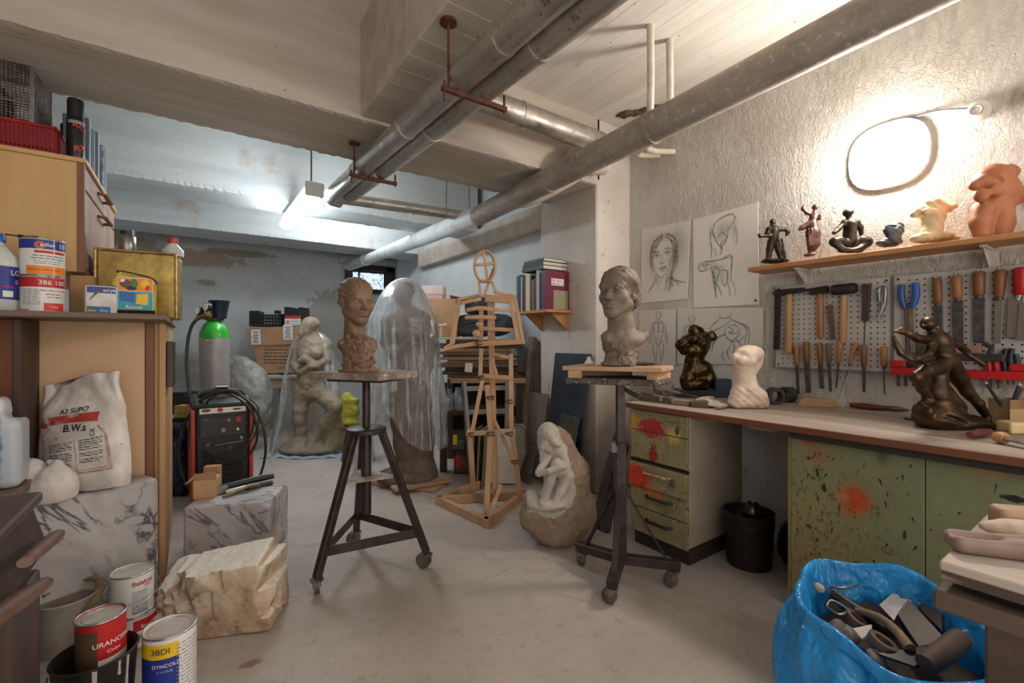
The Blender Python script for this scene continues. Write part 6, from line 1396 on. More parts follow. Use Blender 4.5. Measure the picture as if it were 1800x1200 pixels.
# ================= bookshelf on the pillar =================
m_shelfw = wood('warm_shelf_wood', '#c58f55', '#b07b44', 'y', 6, .5, .1)
zsb = 1.52; SX, SY0, SY1 = 2.41, 2.93, 3.42
T = thing('book_shelf', 'short wooden shelf on two triangular brackets fixed to the pillar', 'shelf', (2.55, 3.17, zsb)); o = (2.55, 3.17, zsb)
ob('board', lbox(MB(), o, SX, XP-.002, SY0, SY1, zsb-.024, zsb), m_shelfw, parent=T, smooth=0, bevel=.002)
for y in (2.99, 3.34): ob('bracket', MB().prism([Vector(p)-Vector(o) for p in ((2.50, y, zsb-.025), (XP-.002, y, zsb-.025), (XP-.002, y, zsb-.17), (XP-.015, y, zsb-.17))], (0, .022, 0)), m_shelfw, parent=T, smooth=0, bevel=.002)
def book(loc, th, dp, h, cover, label, page='#d9d2c4', title=None, rot=None, group='books on the pillar shelf', extra=None):
    """x = depth of the book (spine at x=0 facing -x), y = thickness, z = height"""
    t = thing('book', label, 'book', loc, group=group, rot=rot)
    c = M('cover_'+cover.strip('#'), cover, r=.5)
    ob('cover', MB().box(0, dp, 0, .003, 0, h).box(0, dp, th-.003, th, 0, h).box(0, .004, .003, th-.003, 0, h), c, parent=t, smooth=0)
    ob('pages', MB().box(.004, dp-.005, .003, th-.003, .004, h-.004), M('pages', page, r=.8), parent=t, smooth=0)
    if title:
        mb = MB().text(title, min(th*.7, .022), lambda x, y: (-.001, th/2+.004-y, h*.55+x))
        ob('spine_title', mb, PC['yellow'] if cover != '#d8cdb0' else PC['brown'], parent=t, smooth=0)
    if extra: extra(t, th, dp, h)
    return t
zb3 = zsb+.0006; y = SY1-.006
specs = [(.032, .23, .33, '#3b6077', 'tall teal blue book at the left end of the pillar shelf'), (.034, .23, .335, '#24445e', 'second book from the left, dark blue'), (.022, .2, .32, '#b9b3ab', 'thin light grey book third from the left'), (.026, .2, .30, '#2b2524', 'black book fourth from the left'), (.022, .22, .325, '#6b2b2a', 'dark red book just left of the thick cream book'),
         (.062, .22, .325, '#d8cdb0', 'thick cream book in the middle of the pillar shelf'), (.026, .2, .31, '#4a2a22', 'dark brown book just right of the thick cream book'), (.024, .19, .27, '#7b6a5c', 'shorter grey brown book right of the dark brown one'), (.024, .19, .28, '#6b3a2c', 'shorter rust coloured book in the middle of the row'), (.026, .2, .31, '#3a2a24', 'dark brown book beside the light grey tall one'), (.036, .25, .345, '#bdb8ae', 'tall light grey book carrying the lying books'),
         (.026, .23, .32, '#1f2a44', 'narrow navy book left of the blue one'), (.028, .23, .325, '#35508c', 'bright blue book next to the maroon one')]
for k, (th, dp, h, cc, lab) in enumerate(specs):
    y -= th+.001; book((SX+.03 if dp < .24 else SX+.02, y, zb3), th, dp, h, cc, lab, title=['ATLAS', 'ANATOMIE', None, 'FORMA', None, 'SOCHY', 'KRESBA', None, 'HLAVA', None, 'ARTE', None, 'MODEL'][k] if False else None)
def cover_art(t, th, dp, h):
    mb = MB().box(.06, .2, -.002, -.0005, h*.62, h*.8, pi('white')).box(.085, .245, -.002, -.0005, .005, h*.5)
    mb.m[-6:] = [pi('grey')]*6
    rr = random.Random(1)
    for i in range(7):
        for j in range(2):
            if rr.random() < .8: mb.box(.068+i*.018, .08+i*.018, -.0035, -.002, h*.64+j*.027, h*.64+j*.027+rr.choice((.012, .02)), pi('pink'))
    pm = list(PM); pm[pi('grey')] = M('olive_card', '#9b9578', r=.7)
    ob('cover_label', mb, pm, parent=t, smooth=0)
y -= .037; book((SX+.02, y, zb3), .036, .262, .335, '#701f3d', 'large maroon book with a pale label standing at the right end of the row', extra=cover_art)
zl2 = zb3+.3455+.0006
for k, (dp, h, th, cc, yo, lab) in enumerate(((.27, .30, .034, '#2f4a4a', 3.30, 'dark green book lying lowest on top of the row'), (.28, .29, .03, '#23282c', 3.29, 'black covered book lying in the middle on top of the row'), (.26, .28, .026, '#3a4045', 3.27, 'dark grey book lying topmost on top of the row'))):
    t = thing('book', lab, 'book', (SX+.01, yo, zl2), group='books lying on the pillar shelf row')
    c = M('cover_'+cc.strip('#'), cc, r=.5)
    ob('cover', MB().box(0, dp, -h, 0, 0, .003).box(0, dp, -h, 0, th-.003, th).box(0, .004, -h, 0, .003, th-.003), c, parent=t, smooth=0)
    ob('pages', MB().box(.004, dp-.004, -h+.004, -.004, .003, th-.003), M('pages', ''), parent=t, smooth=0)
    zl2 += th+.0006
# ================= workbench =================
ZB = .87; XF = 2.215
m_btop = wood('dusty_worktop', '#ab9d90', '#857567', 'y', 6, .7, .3, speck=[(10, .62, '#d6cabe'), (40, .7, '#5f4a3b')], el=.12)
m_bedge = wood('red_brown_edge', '#7d4a2f', '#5e3625', 'y', 7, .6, .2)
T = thing('workbench', 'long dusty wooden worktop with a red brown edge running along the right wall', 'workbench', (2.65, .4, ZB)); o = (2.65, .4, ZB)
ob('worktop', lbox(MB(), o, XF+.012, XR-.004, -1.5, 1.93, ZB-.03, ZB), m_btop, parent=T, smooth=0, bevel=.002)
ob('edge_strip', lbox(MB(), o, XF, XF+.0118, -1.5, 1.93, ZB-.031, ZB-.001), m_bedge, parent=T, smooth=0, bevel=.002)
ob('front_rail', lbox(MB(), o, XF+.02, XF+.05, -1.5, .98, ZB-.06, ZB-.031), M('dark_rail', '#2e2521', r=.7), parent=T, smooth=0)
for y in (1.35, 1.06): ob('batten', lbox(MB(), o, XF+.04, XF+.13, y, y+.12, ZB-.05, ZB-.031), wood('pine_batten', '#a9855f', '#86663f', 'y'), parent=T, smooth=0)
# drawer unit
DX, DY0, DY1 = 2.235, 1.50, 1.905
def painted_front(name, base, b2, blots, lt=None, sp='#2f2a20', th=.66, dense=None):
    t = NT(name); c = t.mix(t.rng(t.noise(4, 6, .6), .3, .7), hx(base), hx(b2))
    for p, r_, cc, so, wb, sc_, st in blots: c = t.blot(c, p, r_, hx(cc), so, wb, sc_, st)
    c = t.mix(t.rng(t.noise(34, 5, .75, (1, 1, .7)), th, th+.05), c, hx(sp))
    if dense: c = t.mix(t.math('MULTIPLY', t.rng(t.dist(dense[0]), dense[1], dense[1]*.3), t.rng(t.noise(75, 5, .8, (1, 1, .5), .4, (7, 1, 2)), .55, .62)), c, hx('#3f3a24'))
    c = t.mix(t.rng(t.noise(58, 4, .7, (1, 1, .8), 0, (3, 3, 3)), .6, .66), c, hx(lt)) if lt else c
    return t.done(c, .55, None, t.bump(t.noise(30, 5), .25, .004))
dp = lambda u, v: tuple(Vector(onx(u, v, DX))-Vector((2.5, 1.7, 0)))
m_front = painted_front('splashed_drawer_front', '#938860', '#7b7552', [(dp(1110, 740), .09, '#b98a36', .6, .4, 14, (1, 1, 1)), (dp(1185, 765), .07, '#c3a052', .7, .5, 14, (1, 1, 1)), (dp(1145, 752), .085, '#a3271a', .35, .45, 26, (1, .75, 1.2)), (dp(1148, 800), .05, '#8c2218', .5, .7, 34, (1, 1.2, .6)), (dp(1190, 757), .018, '#2f5a34', .3, .3, 30, (1, 1, .6)), (dp(1182, 742), .03, '#6a6a2c', .4, .5, 30, (1, .5, 3)),
    (dp(1120, 835), .13, '#c23a1c', .45, .35, 9, (1, .8, 1.3)), (dp(1150, 865), .08, '#b8693a', .9, .5, 9, (1, 1, 1.2)), (dp(1185, 850), .05, '#5b5344', .7, .5, 24, (1, 1, 1)), (dp(1170, 850), .025, '#d9cba8', .5, .8, 30, (1, .6, 2))], '#b5a585', th=.59)
m_side = painted_front('drawer_unit_side', '#a8998a', '#968879', [((.1, 0, .2), .25, '#85786b', 1, .5, 4, (1, 1, 1))], sp='#5b4c40', th=.7)
T = thing('drawer_unit', 'tall drawer unit splashed with red and yellow paint under the left end of the workbench', 'drawer unit', (2.5, 1.7, 0)); o = (2.5, 1.7, 0)
ob('body', lbox(MB(), o, DX+.018, 2.8, DY0, DY1, .10, ZB-.033), m_side, parent=T, smooth=0, bevel=.003)
ob('plinth', lbox(MB(), o, DX+.03, 2.79, DY0+.012, DY1-.012, 0, .10), M('dark_plinth', '#2b2522', r=.8), parent=T, smooth=0)
zsd = [.835, .708, .532, .37, .239, .085]
for k in range(5):
    y1_ = DY1-.004; y0_ = DY0+.004
    dx = -.018 if k == 2 else 0
    d = ob('drawer', lbox(MB(), o, DX+dx, DX+.0178, y0_, y1_, zsd[k+1]+.003, zsd[k]-.003-(.016 if k == 2 else 0)), m_front, parent=T, smooth=0, bevel=.003)
    if k >= 2:
        zc_ = (zsd[k]+zsd[k+1])/2+.02
        ob('handle', MB().tube([Vector((DX+dx, 1.78, zc_))-Vector(o), Vector((DX+dx-.028, 1.76, zc_))-Vector(o), Vector((DX+dx-.028, 1.62, zc_))-Vector(o), Vector((DX+dx, 1.6, zc_))-Vector(o)], .010, 8, flat=.8), M('pale_worn_handle', '#b9a58a', '#7f6a55', 30, .5) if k == 2 else M('dark_handle', '#2a2420', r=.45, met=.4), parent=d)
for z_, nm in ((zsd[2], 0),): ob('seam_shadow_strip', lbox(MB(), o, DX+.004, DX+.0175, DY0+.002, DY1-.002, zsd[2]-.018, zsd[2]-.003), m_dark, parent=T, smooth=0)
# green cabinet
GX, GY = 2.30, 1.0
gp = lambda u, v: tuple(Vector(onx(u, v, GX))-Vector((2.6, .2, 0)))
m_green2 = painted_front('splattered_green_paint', '#868a62', '#7b7f5a', [(gp(1430, 950), .38, '#8f8457', 1, .4, 5, (1, 1, .8)), (gp(1430, 1010), .2, '#93794a', 1, .6, 9, (1, 1, 1)), (gp(1503, 880), .085, '#c24a17', .85, .5, 16, (1, 1, .85)), (gp(1480, 872), .04, '#b8744a', .9, .6, 16, (1, 1, 1)), (gp(1418, 768), .06, '#c4511c', .7, .4, 12, (1, .9, 1.2)), (gp(1440, 800), .09, '#96754f', 1, .5, 12, (1, 1, 1.2)), (gp(1730, 830), .055, '#a3805a', .9, .5, 14, (1, .7, 1.8)), (gp(1590, 940), .016, '#39372a', .3, .3, 20, (1, 2.4, .8)), (gp(1448, 857), .014, '#34321f', .4, .6, 40, (1, 1.2, .7)), (gp(1437, 830), .013, '#34321f', .4, .6, 40, (1, 2, .5)), (gp(1422, 805), .012, '#4b3a25', .4, .6, 40, (1, 1, 1.2)), (gp(1780, 876), .028, '#25261c', .4, .7, 40, (1, .7, 2)), (gp(1550, 800), .05, '#5f6345', .9, .7, 10, (1, 1.4, .6))], sp='#37331f', th=.64, dense=(gp(1425, 950), .55))
t = m_green2.node_tree
T = thing('cabinet', 'green painted cabinet front with orange spray spots and dark splatters under the workbench', 'cabinet', (2.6, .2, 0)); o = (2.6, .2, 0)
ys = onx(1626, 900, GX).y
for y0_, y1_ in ((ys+.0015, GY), (-.75, ys-.0015), (-1.5, -.753)): ob('front_panel', lbox(MB(), o, GX, GX+.02, y0_, y1_, .0, ZB-.072), m_green2, parent=T, smooth=0, bevel=.002)
ob('body', lbox(MB(), o, GX+.0205, 3.05, -1.5, GY-.01, .0, ZB-.075), M('cabinet_inside_green', '#6f7152', r=.7), parent=T, smooth=0)
ob('edge_frame', lbox(MB(), o, GX-.003, GX+.025, GY, GY+.012, 0, ZB-.072), wood('tan_edge', '#9a8a5c', '#7a6c46', 'z'), parent=T, smooth=0)
rr = random.Random(21); mb = MB()
for k in range(90):
    u, v = rr.choice(((rr.gauss(1425, 25), rr.uniform(790, 1040)), (rr.uniform(1400, 1790), rr.uniform(790, 1000)))); p = onx(max(1396, u), v, GX-.0012)
    if abs(p.y-ys) < .01 or p.z > ZB-.085 or p.z < .02: continue
    ln, wd, sl = rr.uniform(.004, .035), rr.uniform(.0015, .005), rr.uniform(-.6, .6)
    p = Vector(p)-Vector(o); pts = [(p.x, p.y+wd, p.z), (p.x, p.y, p.z+wd), (p.x, p.y-wd, p.z), (p.x, p.y+sl*ln, p.z-ln)]
    mb.add(pts, [(0, 1, 2, 3)])
ob('paint_runs', mb, M('dark_paint_run', '#2f2c1d', r=.5), parent=T, smooth=0)
# bins under the bench
p = W(1316, 950, 2.57); p.z = 0
T = thing('waste_bin', 'black metal bin with shiny scrap in the dark gap under the workbench', 'bin', p, facing(p))
ob('bin_body', MB().lathe([(.115, 0), (.13, .29), (.134, .297), (.127, .3), (.122, .285), (.11, .015), (0, .015)], 40), M('black_bin', '#1f1815', '#2a201b', 6, .4), parent=T, smooth=40)
ob('rib', MB().ring((0, 0, .24), .1285, .004, 40, 6).ring((0, 0, .225), .1278, .003, 40, 6), M('black_bin', ''), parent=T, smooth=60)
ob('metal_scrap', MB().grid(lambda u, v: Vector((.02+.055*math.cos(6.28*u)*math.sin(.3+1.6*v), -.02+.05*math.sin(6.28*u)*math.sin(.3+1.6*v), .275+.075*math.cos(.3+1.6*v)+.012*math.sin(u*19))), 22, 9, True), M('dark_chrome', '#5a564f', r=.18, met=.9), loc=p+Vector((0, 0, .0)), rz=facing(p), smooth=180, label='curved shiny metal scrap lying in the black bin', cat='scrap')
ob('metal_scrap', MB().prism([(-.09, -.02, .25), (.0, -.07, .27), (.04, .0, .31), (-.05, .06, .29)], (.004, .004, .008)), M('dark_chrome', ''), loc=p, rz=facing(p), smooth=0, label='flat bent metal scrap sticking out of the black bin', cat='scrap')
p = W(1392, 965, 2.42); p.z = 0
ob('rubbish_sack', sdf([el((0, 0, .11), (.12, .12, .15), .03), el((-.02, 0, .2), (.07, .07, .07), .05)], .01, lambda V, N: .008*vnoise(V, 16, 2), flat_z=0), M('black_film', '#111013', r=.3), loc=(p.x+.16, p.y+.02, 0), smooth=180, label='black sack on the floor beside the green cabinet under the bench', cat='sack')

# ================= drawings =================
def drawing(name, label, cs, nx, ny, fn, base='#d8d2ca', holes=()):
    """paper with charcoal strokes; fn(A) paints on a grid in paper coordinates 0..1 (x right, y down)"""
    P = [onx(u, v, XR-.006) for u, v in cs]; c0 = P[0]
    gx, gy = np.meshgrid(np.linspace(0, 1, nx), np.linspace(0, 1, ny)); dk = fn(gx, gy)
    pts = [[P[0]*(1-x)*(1-y)+P[1]*x*(1-y)+P[2]*x*y+P[3]*(1-x)*y for x in np.linspace(0, 1, nx)] for y in np.linspace(0, 1, ny)]
    mb = MB(); vs = [tuple(p-c0+Vector((-.004*math.sin(3*j/ny)*(i/nx), 0, 0))) for j, r_ in enumerate(pts) for i, p in enumerate(r_)]
    fs = [(j*nx+i, (j+1)*nx+i, (j+1)*nx+i+1, j*nx+i+1) for j in range(ny-1) for i in range(nx-1)]; mb.add(vs, fs)
    b = np.array(hx(base)[:3]); k = np.array(hx('#1c1b1b')[:3]); d = np.clip(dk, 0, .97).ravel()[:, None]
    o_ = ob(name, mb, attr_mat('charcoal_paper', .85), loc=c0, smooth=180, col=(b*(1-d)+k*d).astype(np.float32), label=label, cat='drawing')
    s_ = o_.modifiers.new('thick', 'SOLIDIFY'); s_.thickness = .0012; s_.offset = -1
    return o_
def S_(gx, gy, pts, w_, dark, asp=1.0, soft=1.0, taper=True):
    """one stroke along a smooth curve through pts"""
    pts = [Vector((x, y, 0)) for x, y in pts]; q = MB().tube(pts, .001, 3, sm=6, caps=False) if len(pts) > 2 else None
    if q: pp = np.array([np.mean(q.v[i:i+3], 0)[:2] for i in range(0, len(q.v), 3)])
    else: pp = np.array([[p.x, p.y] for p in pts])
    out = np.zeros_like(gx)
    for i in range(len(pp)-1):
        a, b = pp[i], pp[i+1]; d = (b-a)*np.array([1, asp]); L = max(d @ d, 1e-9)
        x0, x1 = min(a[0], b[0])-3*w_, max(a[0], b[0])+3*w_; y0, y1 = min(a[1], b[1])-3*w_/asp, max(a[1], b[1])+3*w_/asp
        m = (gx > x0) & (gx < x1) & (gy > y0) & (gy < y1)
        if not m.any(): continue
        X, Y = gx[m]-a[0], (gy[m]-a[1])*asp; t = np.clip((X*d[0]+Y*d[1])/L, 0, 1)
        r_ = np.hypot(X-t*d[0], Y-t*d[1]); ww = w_*(1-.5*abs(2*(i+.5)/(len(pp)-1)-1)) if taper else w_
        out[m] = np.maximum(out[m], np.exp(-(r_/(ww*1.35))**2*(1.2/soft)))
    return out*min(1, dark*1.2)
def blob(gx, gy, c, r, dark, p=2): return dark*np.exp(-(((gx-c[0])/r[0])**2+((gy-c[1])/r[1])**2)**(p/2)*1.2)
def grain(gx, gy, s, seed): return .75+.5*vnoise(np.stack([gx.ravel()*s, gy.ravel()*s, gx.ravel()*0], 1), 1, seed, 3).reshape(gx.shape)
def add(*a):
    o_ = np.ones_like(a[0])
    for x in a: o_ = o_*(1-np.clip(x, 0, 1))
    return 1-o_
def portrait(gx, gy):
    k = lambda pts, w_, d, soft=1: S_(gx, gy, pts, w_, d, 1.5, soft)
    B = lambda c, r, d, p=2: blob(gx, gy, c, r, d, p)
    face = (((gx-.43)/.2)**2+((gy-.45)/.22)**2) < 1
    L = [B((.82, .3), (.16, .25), .38), B((.16, .35), (.10, .2), .22), B((.74, .38), (.09, .24), .6), B((.25, .42), (.06, .2), .45), B((.5, .16), (.26, .07), .4), B((.62, .72), (.06, .12), .45), B((.4, .72), (.14, .05), .25)]
    L = [np.where(face, x*.2, x) for x in L]
    L += [B((.64, .46), (.09, .15), .35), B((.52, .585), (.06, .03), .25), B((.33, .385), (.07, .03), .3), B((.56, .365), (.07, .03), .32), B((.47, .43), (.03, .06), .2)]
    hairl = [[(.48, .12), (.3, .2), (.235, .34), (.25, .5), (.28, .62)], [(.5, .11), (.66, .16), (.73, .28), (.73, .45), (.66, .62), (.64, .8)], [(.47, .15), (.36, .2), (.29, .3), (.265, .42)], [(.52, .15), (.62, .2), (.68, .3), (.69, .44)], [(.54, .13), (.7, .2), (.77, .34), (.76, .5), (.68, .66), (.69, .82)], [(.44, .12), (.27, .22), (.21, .38), (.22, .52)], [(.56, .17), (.66, .24), (.71, .36), (.68, .52)], [(.46, .17), (.37, .24), (.3, .34)]]
    for h_ in hairl: L.append(k(h_, .016, .75))
    L += [k([(.275, .4), (.29, .52), (.34, .62), (.42, .68), (.5, .665), (.6, .58), (.655, .46)], .010, .6), k([(.29, .355), (.34, .335), (.405, .35)], .014, .75), k([(.5, .335), (.56, .31), (.625, .325)], .014, .75),
          k([(.305, .39), (.345, .372), (.395, .392)], .009, .95), k([(.31, .4), (.35, .412), (.395, .396)], .006, .6), k([(.52, .372), (.57, .35), (.615, .368)], .009, .95), k([(.525, .378), (.57, .388), (.615, .372)], .006, .6), B((.352, .392), (.018, .014), .95), B((.57, .368), (.018, .014), .95),
          k([(.43, .37), (.425, .43), (.415, .485), (.44, .505)], .008, .45), k([(.415, .49), (.45, .507), (.5, .492), (.5, .47)], .010, .8), B((.435, .497), (.012, .008), .8), B((.478, .497), (.012, .008), .8),
          k([(.395, .565), (.44, .55), (.47, .555), (.5, .545), (.55, .552)], .011, .85), k([(.4, .57), (.47, .573), (.55, .555)], .008, .95), k([(.42, .585), (.47, .6), (.53, .578)], .010, .5),
          k([(.33, .63), (.32, .72), (.24, .8), (.17, .86)], .012, .8), k([(.64, .63), (.68, .72), (.8, .76), (.95, .79)], .014, .8), k([(.36, .68), (.38, .78), (.44, .86)], .010, .4), k([(.58, .66), (.56, .78), (.52, .86)], .018, .5, 1.5), k([(.66, .7), (.65, .8), (.6, .87)], .02, .6, 1.5), k([(.7, .72), (.8, .8)], .02, .35, 2)]
    return add(*L)*grain(gx, gy, 60, 3)
def torsos(gx, gy):
    k = lambda pts, w_, d, soft=1: S_(gx, gy, pts, w_, d, 1.5, soft)
    B = lambda c, r, d: blob(gx, gy, c, r, d)
    L = [B((.52, .18), (.16, .08), .4), B((.45, .26), (.08, .06), .4), B((.3, .2), (.04, .1), .35), B((.66, .22), (.03, .1), .5), B((.46, .66), (.07, .09), .35), B((.35, .66), (.04, .12), .6), B((.22, .53), (.12, .025), .5)]
    for pts, w_, d in (([(.36, .1), (.48, .06), (.62, .05), (.67, .1), (.62, .16)], .010, .9), ([(.36, .1), (.33, .18), (.36, .26), (.4, .32)], .010, .9), ([(.62, .16), (.57, .2), (.55, .28), (.5, .35), (.44, .36), (.4, .32)], .010, .9), ([(.4, .26), (.48, .22), (.54, .27)], .008, .8), ([(.5, .3), (.45, .35), (.47, .4), (.44, .45)], .011, .95), ([(.3, .16), (.29, .28), (.31, .38), (.29, .47)], .010, .8), ([(.68, .2), (.7, .3), (.68, .38)], .010, .6), ([(.36, .38), (.38, .46)], .01, .5),
                        ([(.1, .52), (.2, .5), (.35, .505), (.48, .5), (.6, .49)], .010, .9), ([(.1, .52), (.09, .57), (.16, .6), (.3, .575), (.4, .56)], .011, .95), ([(.12, .56), (.16, .53), (.2, .57), (.26, .53), (.3, .56)], .008, .7), ([(.48, .5), (.58, .47), (.62, .5), (.61, .62), (.6, .74)], .010, .9), ([(.3, .58), (.34, .68), (.36, .8), (.37, .9)], .014, .95), ([(.4, .57), (.42, .64), (.38, .74), (.42, .8), (.46, .88)], .010, .9), ([(.34, .57), (.4, .6), (.48, .57)], .009, .8), ([(.44, .62), (.52, .62), (.56, .68), (.52, .78), (.48, .76), (.46, .68)], .008, .8), ([(.56, .62), (.55, .72), (.58, .84), (.58, .9)], .009, .7), ([(.62, .74), (.66, .82), (.66, .9)], .008, .6)):
        L.append(k(pts, w_, d))
    return add(*L)*grain(gx, gy, 60, 5)
def stick_man(gx, gy, cx=.5, sc_=1.0, y0=.03):
    k = lambda pts, w_=.010, d=.8: S_(gx, gy, [(cx+(x-.5)*sc_, y0+y*sc_) for x, y in pts], w_*sc_, d, 1.5)
    L = []
    for s in (-1, 1):
        f = lambda *p: [(.5+s*x, y) for x, y in p]
        L += [k(f((.0, .0), (.06, .02), (.065, .08), (.03, .13), (0, .14)), .012), k(f((.03, .13), (.04, .18), (.13, .21), (.19, .25)), .012), k(f((.19, .25), (.2, .36), (.24, .46), (.27, .6)), .012), k(f((.13, .28), (.14, .38), (.2, .5), (.22, .62)), .010), k(f((.02, .2), (.02, .3), (.01, .38)), .010, .6), k(f((.01, .22), (.1, .22), (.14, .3), (.1, .38), (.02, .37)), .012), k(f((.12, .4), (.1, .5), (.13, .58)), .009), k(f((.0, .5), (.05, .52), (.06, .58), (.02, .63), (0, .63)), .012), k(f((.13, .58), (.15, .7), (.12, .82), (.09, .96)), .012), k(f((.02, .64), (.05, .76), (.06, .88), (.04, .98)), .010), k(f((.05, .45), (.02, .5)), .008, .5)]
    L += [k([(.5, .2), (.5, .44)], .008, .6), k([(.48, .05), (.52, .05)], .01, .6)]
    return add(*L)
def pair(gx, gy):
    k = lambda pts, w_=.006, d=.85: S_(gx, gy, pts, w_, d, .66)
    L = [stick_man(gx*1.6, gy, .3, .9, .12)*.7]
    for p in ([(.52, .12), (.56, .18), (.64, .16), (.66, .1)], [(.64, .18), (.74, .26), (.84, .34), (.86, .5), (.85, .64)], [(.66, .2), (.8, .32), (.83, .42), (.81, .64)], [(.54, .19), (.46, .28), (.42, .36)], [(.66, .22), (.56, .33), (.46, .4), (.43, .38)], [(.6, .3), (.6, .48), (.66, .58), (.74, .5), (.76, .36)], [(.62, .34), (.7, .3), (.74, .36)], [(.63, .42), (.69, .46), (.74, .42)], [(.64, .34), (.68, .4), (.64, .46)], [(.6, .46), (.52, .52), (.46, .62), (.44, .75)], [(.66, .58), (.7, .7), (.68, .8)], [(.66, .6), (.76, .58), (.8, .5)], [(.58, .76), (.56, .86), (.6, .96)], [(.66, .66), (.62, .78), (.64, .92)], [(.72, .56), (.78, .7), (.76, .84)]): L.append(k(p))
    L.append(k([(.6, .46), (.52, .52), (.46, .62), (.44, .76)], .009, .95)); return add(*L)*grain(gx, gy, 70, 6)
drawing('portrait_drawing', 'charcoal portrait of a woman on paper pinned to the wall right of the pillar', ((1127, 403), (1214, 386), (1209, 525), (1127, 533)), 120, 180, portrait)
drawing('torso_drawing', 'large sheet with two charcoal torso studies pinned beside the woman portrait', ((1218, 386), (1333, 355), (1335, 535), (1219, 541)), 130, 190, torsos, '#dcd7d0')
drawing('figure_drawing', 'narrow sheet with a front view line figure below the woman portrait', ((1123, 546), (1188, 543), (1188, 642), (1123, 644)), 80, 120, lambda x, y: stick_man(x, y, .55, .95, .03)*grain(x, y, 50, 4), '#cfc9c1')
drawing('figure_drawing', 'wide sheet with line sketches of bodies behind the bronze and white torsos', ((1191, 543), (1342, 540), (1342, 640), (1191, 640)), 170, 120, pair, '#cdc7bf')
ob('push_pin', MB().ell((0, 0, 0), (.006, .007, .007), 10), m_dark, loc=onx(1328, 528, XR-.012), smooth=180, label='black pin at the lower right corner of the torso study sheet', cat='pin')
# ================= figurine shelf =================
SZ = 1.718; SXF = 2.88
m_fshelf = wood('bare_pine_shelf', '#c08a5a', '#a87446', 'y', 6, .5, .1)
ysh = onx(1314, 470, SXF).y
T = thing('wall_shelf', 'long pine shelf on white brackets carrying the row of figurines', 'shelf', (3.0, .5, SZ)); o = (3.0, .5, SZ)
ob('board', lbox(MB(), o, SXF, XR-.004, -1.2, ysh, SZ-.026, SZ), m_fshelf, parent=T, smooth=0, bevel=.002)
m_brk = M('white_bracket', '#cfc8bf', '#b5ada4', 12, .5)
for u in (1740, 1418):
    y = onx(u, 450, XR-.02).y
    b = ob('bracket', lbox(lbox(MB(), o, XR-.012, XR-.002, y-.028, y+.028, SZ-.17, SZ-.027), o, SXF+.05, XR-.012, y-.012, y+.012, SZ-.04, SZ-.027).prism([Vector(p)-Vector(o) for p in ((SXF+.06, y-.004, SZ-.04), (XR-.012, y-.004, SZ-.04), (XR-.012, y-.004, SZ-.13))], (0, .008, 0)), m_brk, parent=T, smooth=0, bevel=.002)
    for dz in (.06, .13): ob('screw', MB().ell(Vector((XR-.014, y+.016, SZ-dz))-Vector(o), .006, 8), m_dark, parent=b)
m_bronze = M('dark_bronze', '#4a3f35', '#2f2a26', 14, .3, .75, bump=.1, bs=40, r2=.45)
m_brown_b = M('red_brown_bronze', '#6d4a40', '#4d342e', 12, .35, .5, bump=.1, bs=40)
m_cream_s = clay('cream_stone', '#e3cda6', '#d0b78d', '#b89f78', 30, .3)
m_terra = M('terracotta', '#b8744d', '#a3623f', 6, .55, bump=.15, bs=30)
m_dslate = M('dark_slate_stone', '#434b57', '#2f353e', 10, .45, bump=.2)
def statue(name, label, loc, prims_fn, h, mat, disp=None, cat='figurine', flat=True, sm=180):
    fr = Fr(loc); s_ = fr.t/800
    q = lambda u, v, d=0: fr(u, v, d*s_)
    e_ = lambda u, v, d, rx, ry, rz, k=3, rot=None, sub=False: el(q(u, v, d), (rx*s_, ry*s_, rz*s_), k*s_, sub, rot)
    c_ = lambda *pts, k=3, sub=False: [cap(q(*a[:3]), q(*b[:3]), a[3]*s_, b[3]*s_, k*s_, sub) for a, b in zip(pts, pts[1:])]
    return ob(name, sdf(prims_fn(e_, c_, q, s_), h, disp, flat_z=.0005 if flat else None), mat, loc=loc, rz=-TH, smooth=sm, label=label, cat=cat)
def onshelf(u, X=2.975): 
    p = onx(u, 450, X); return Vector((p.x, p.y, SZ))
statue('figurine', 'small dark bronze man with bent arms at the left end of the figurine shelf', onshelf(1361), lambda e_, c_, q, s_: [e_(1358, 390, 0, 5, 5, 6)]+c_((1358, 395, 0, 3), (1359, 401, 0, 4))+c_((1352, 402, 0, 4.5), (1360, 403, 0, 6), (1369, 403, 0, 4.5))+c_((1360, 408, 0, 8.5), (1360, 420, 0, 8))+c_((1350, 404, 0, 4), (1348, 410, 1, 3.5), (1352, 414, -4, 3), (1336, 415, -5, 2.6), (1334, 412, -5, 2.2))+c_((1369, 403, 0, 4.2), (1381, 403, 0, 3.4), (1386, 407, -1, 3), (1382, 413, -1, 2.4))+c_((1355, 425, 0, 6), (1353, 438, 0, 5.5), (1350, 455, 0, 4.5))+c_((1364, 425, 0, 6), (1369, 440, 0, 5.5), (1373, 455, 0, 4.5))+[e_(1362, 459, 0, 24, 16, 4), e_(1371, 456, -6, 6, 8, 3), e_(1348, 457, -6, 5, 8, 3)]+c_((1374, 420, 3, 2), (1381, 457, 3, 2.4)), .0042, m_bronze, rough(.0015, 60))
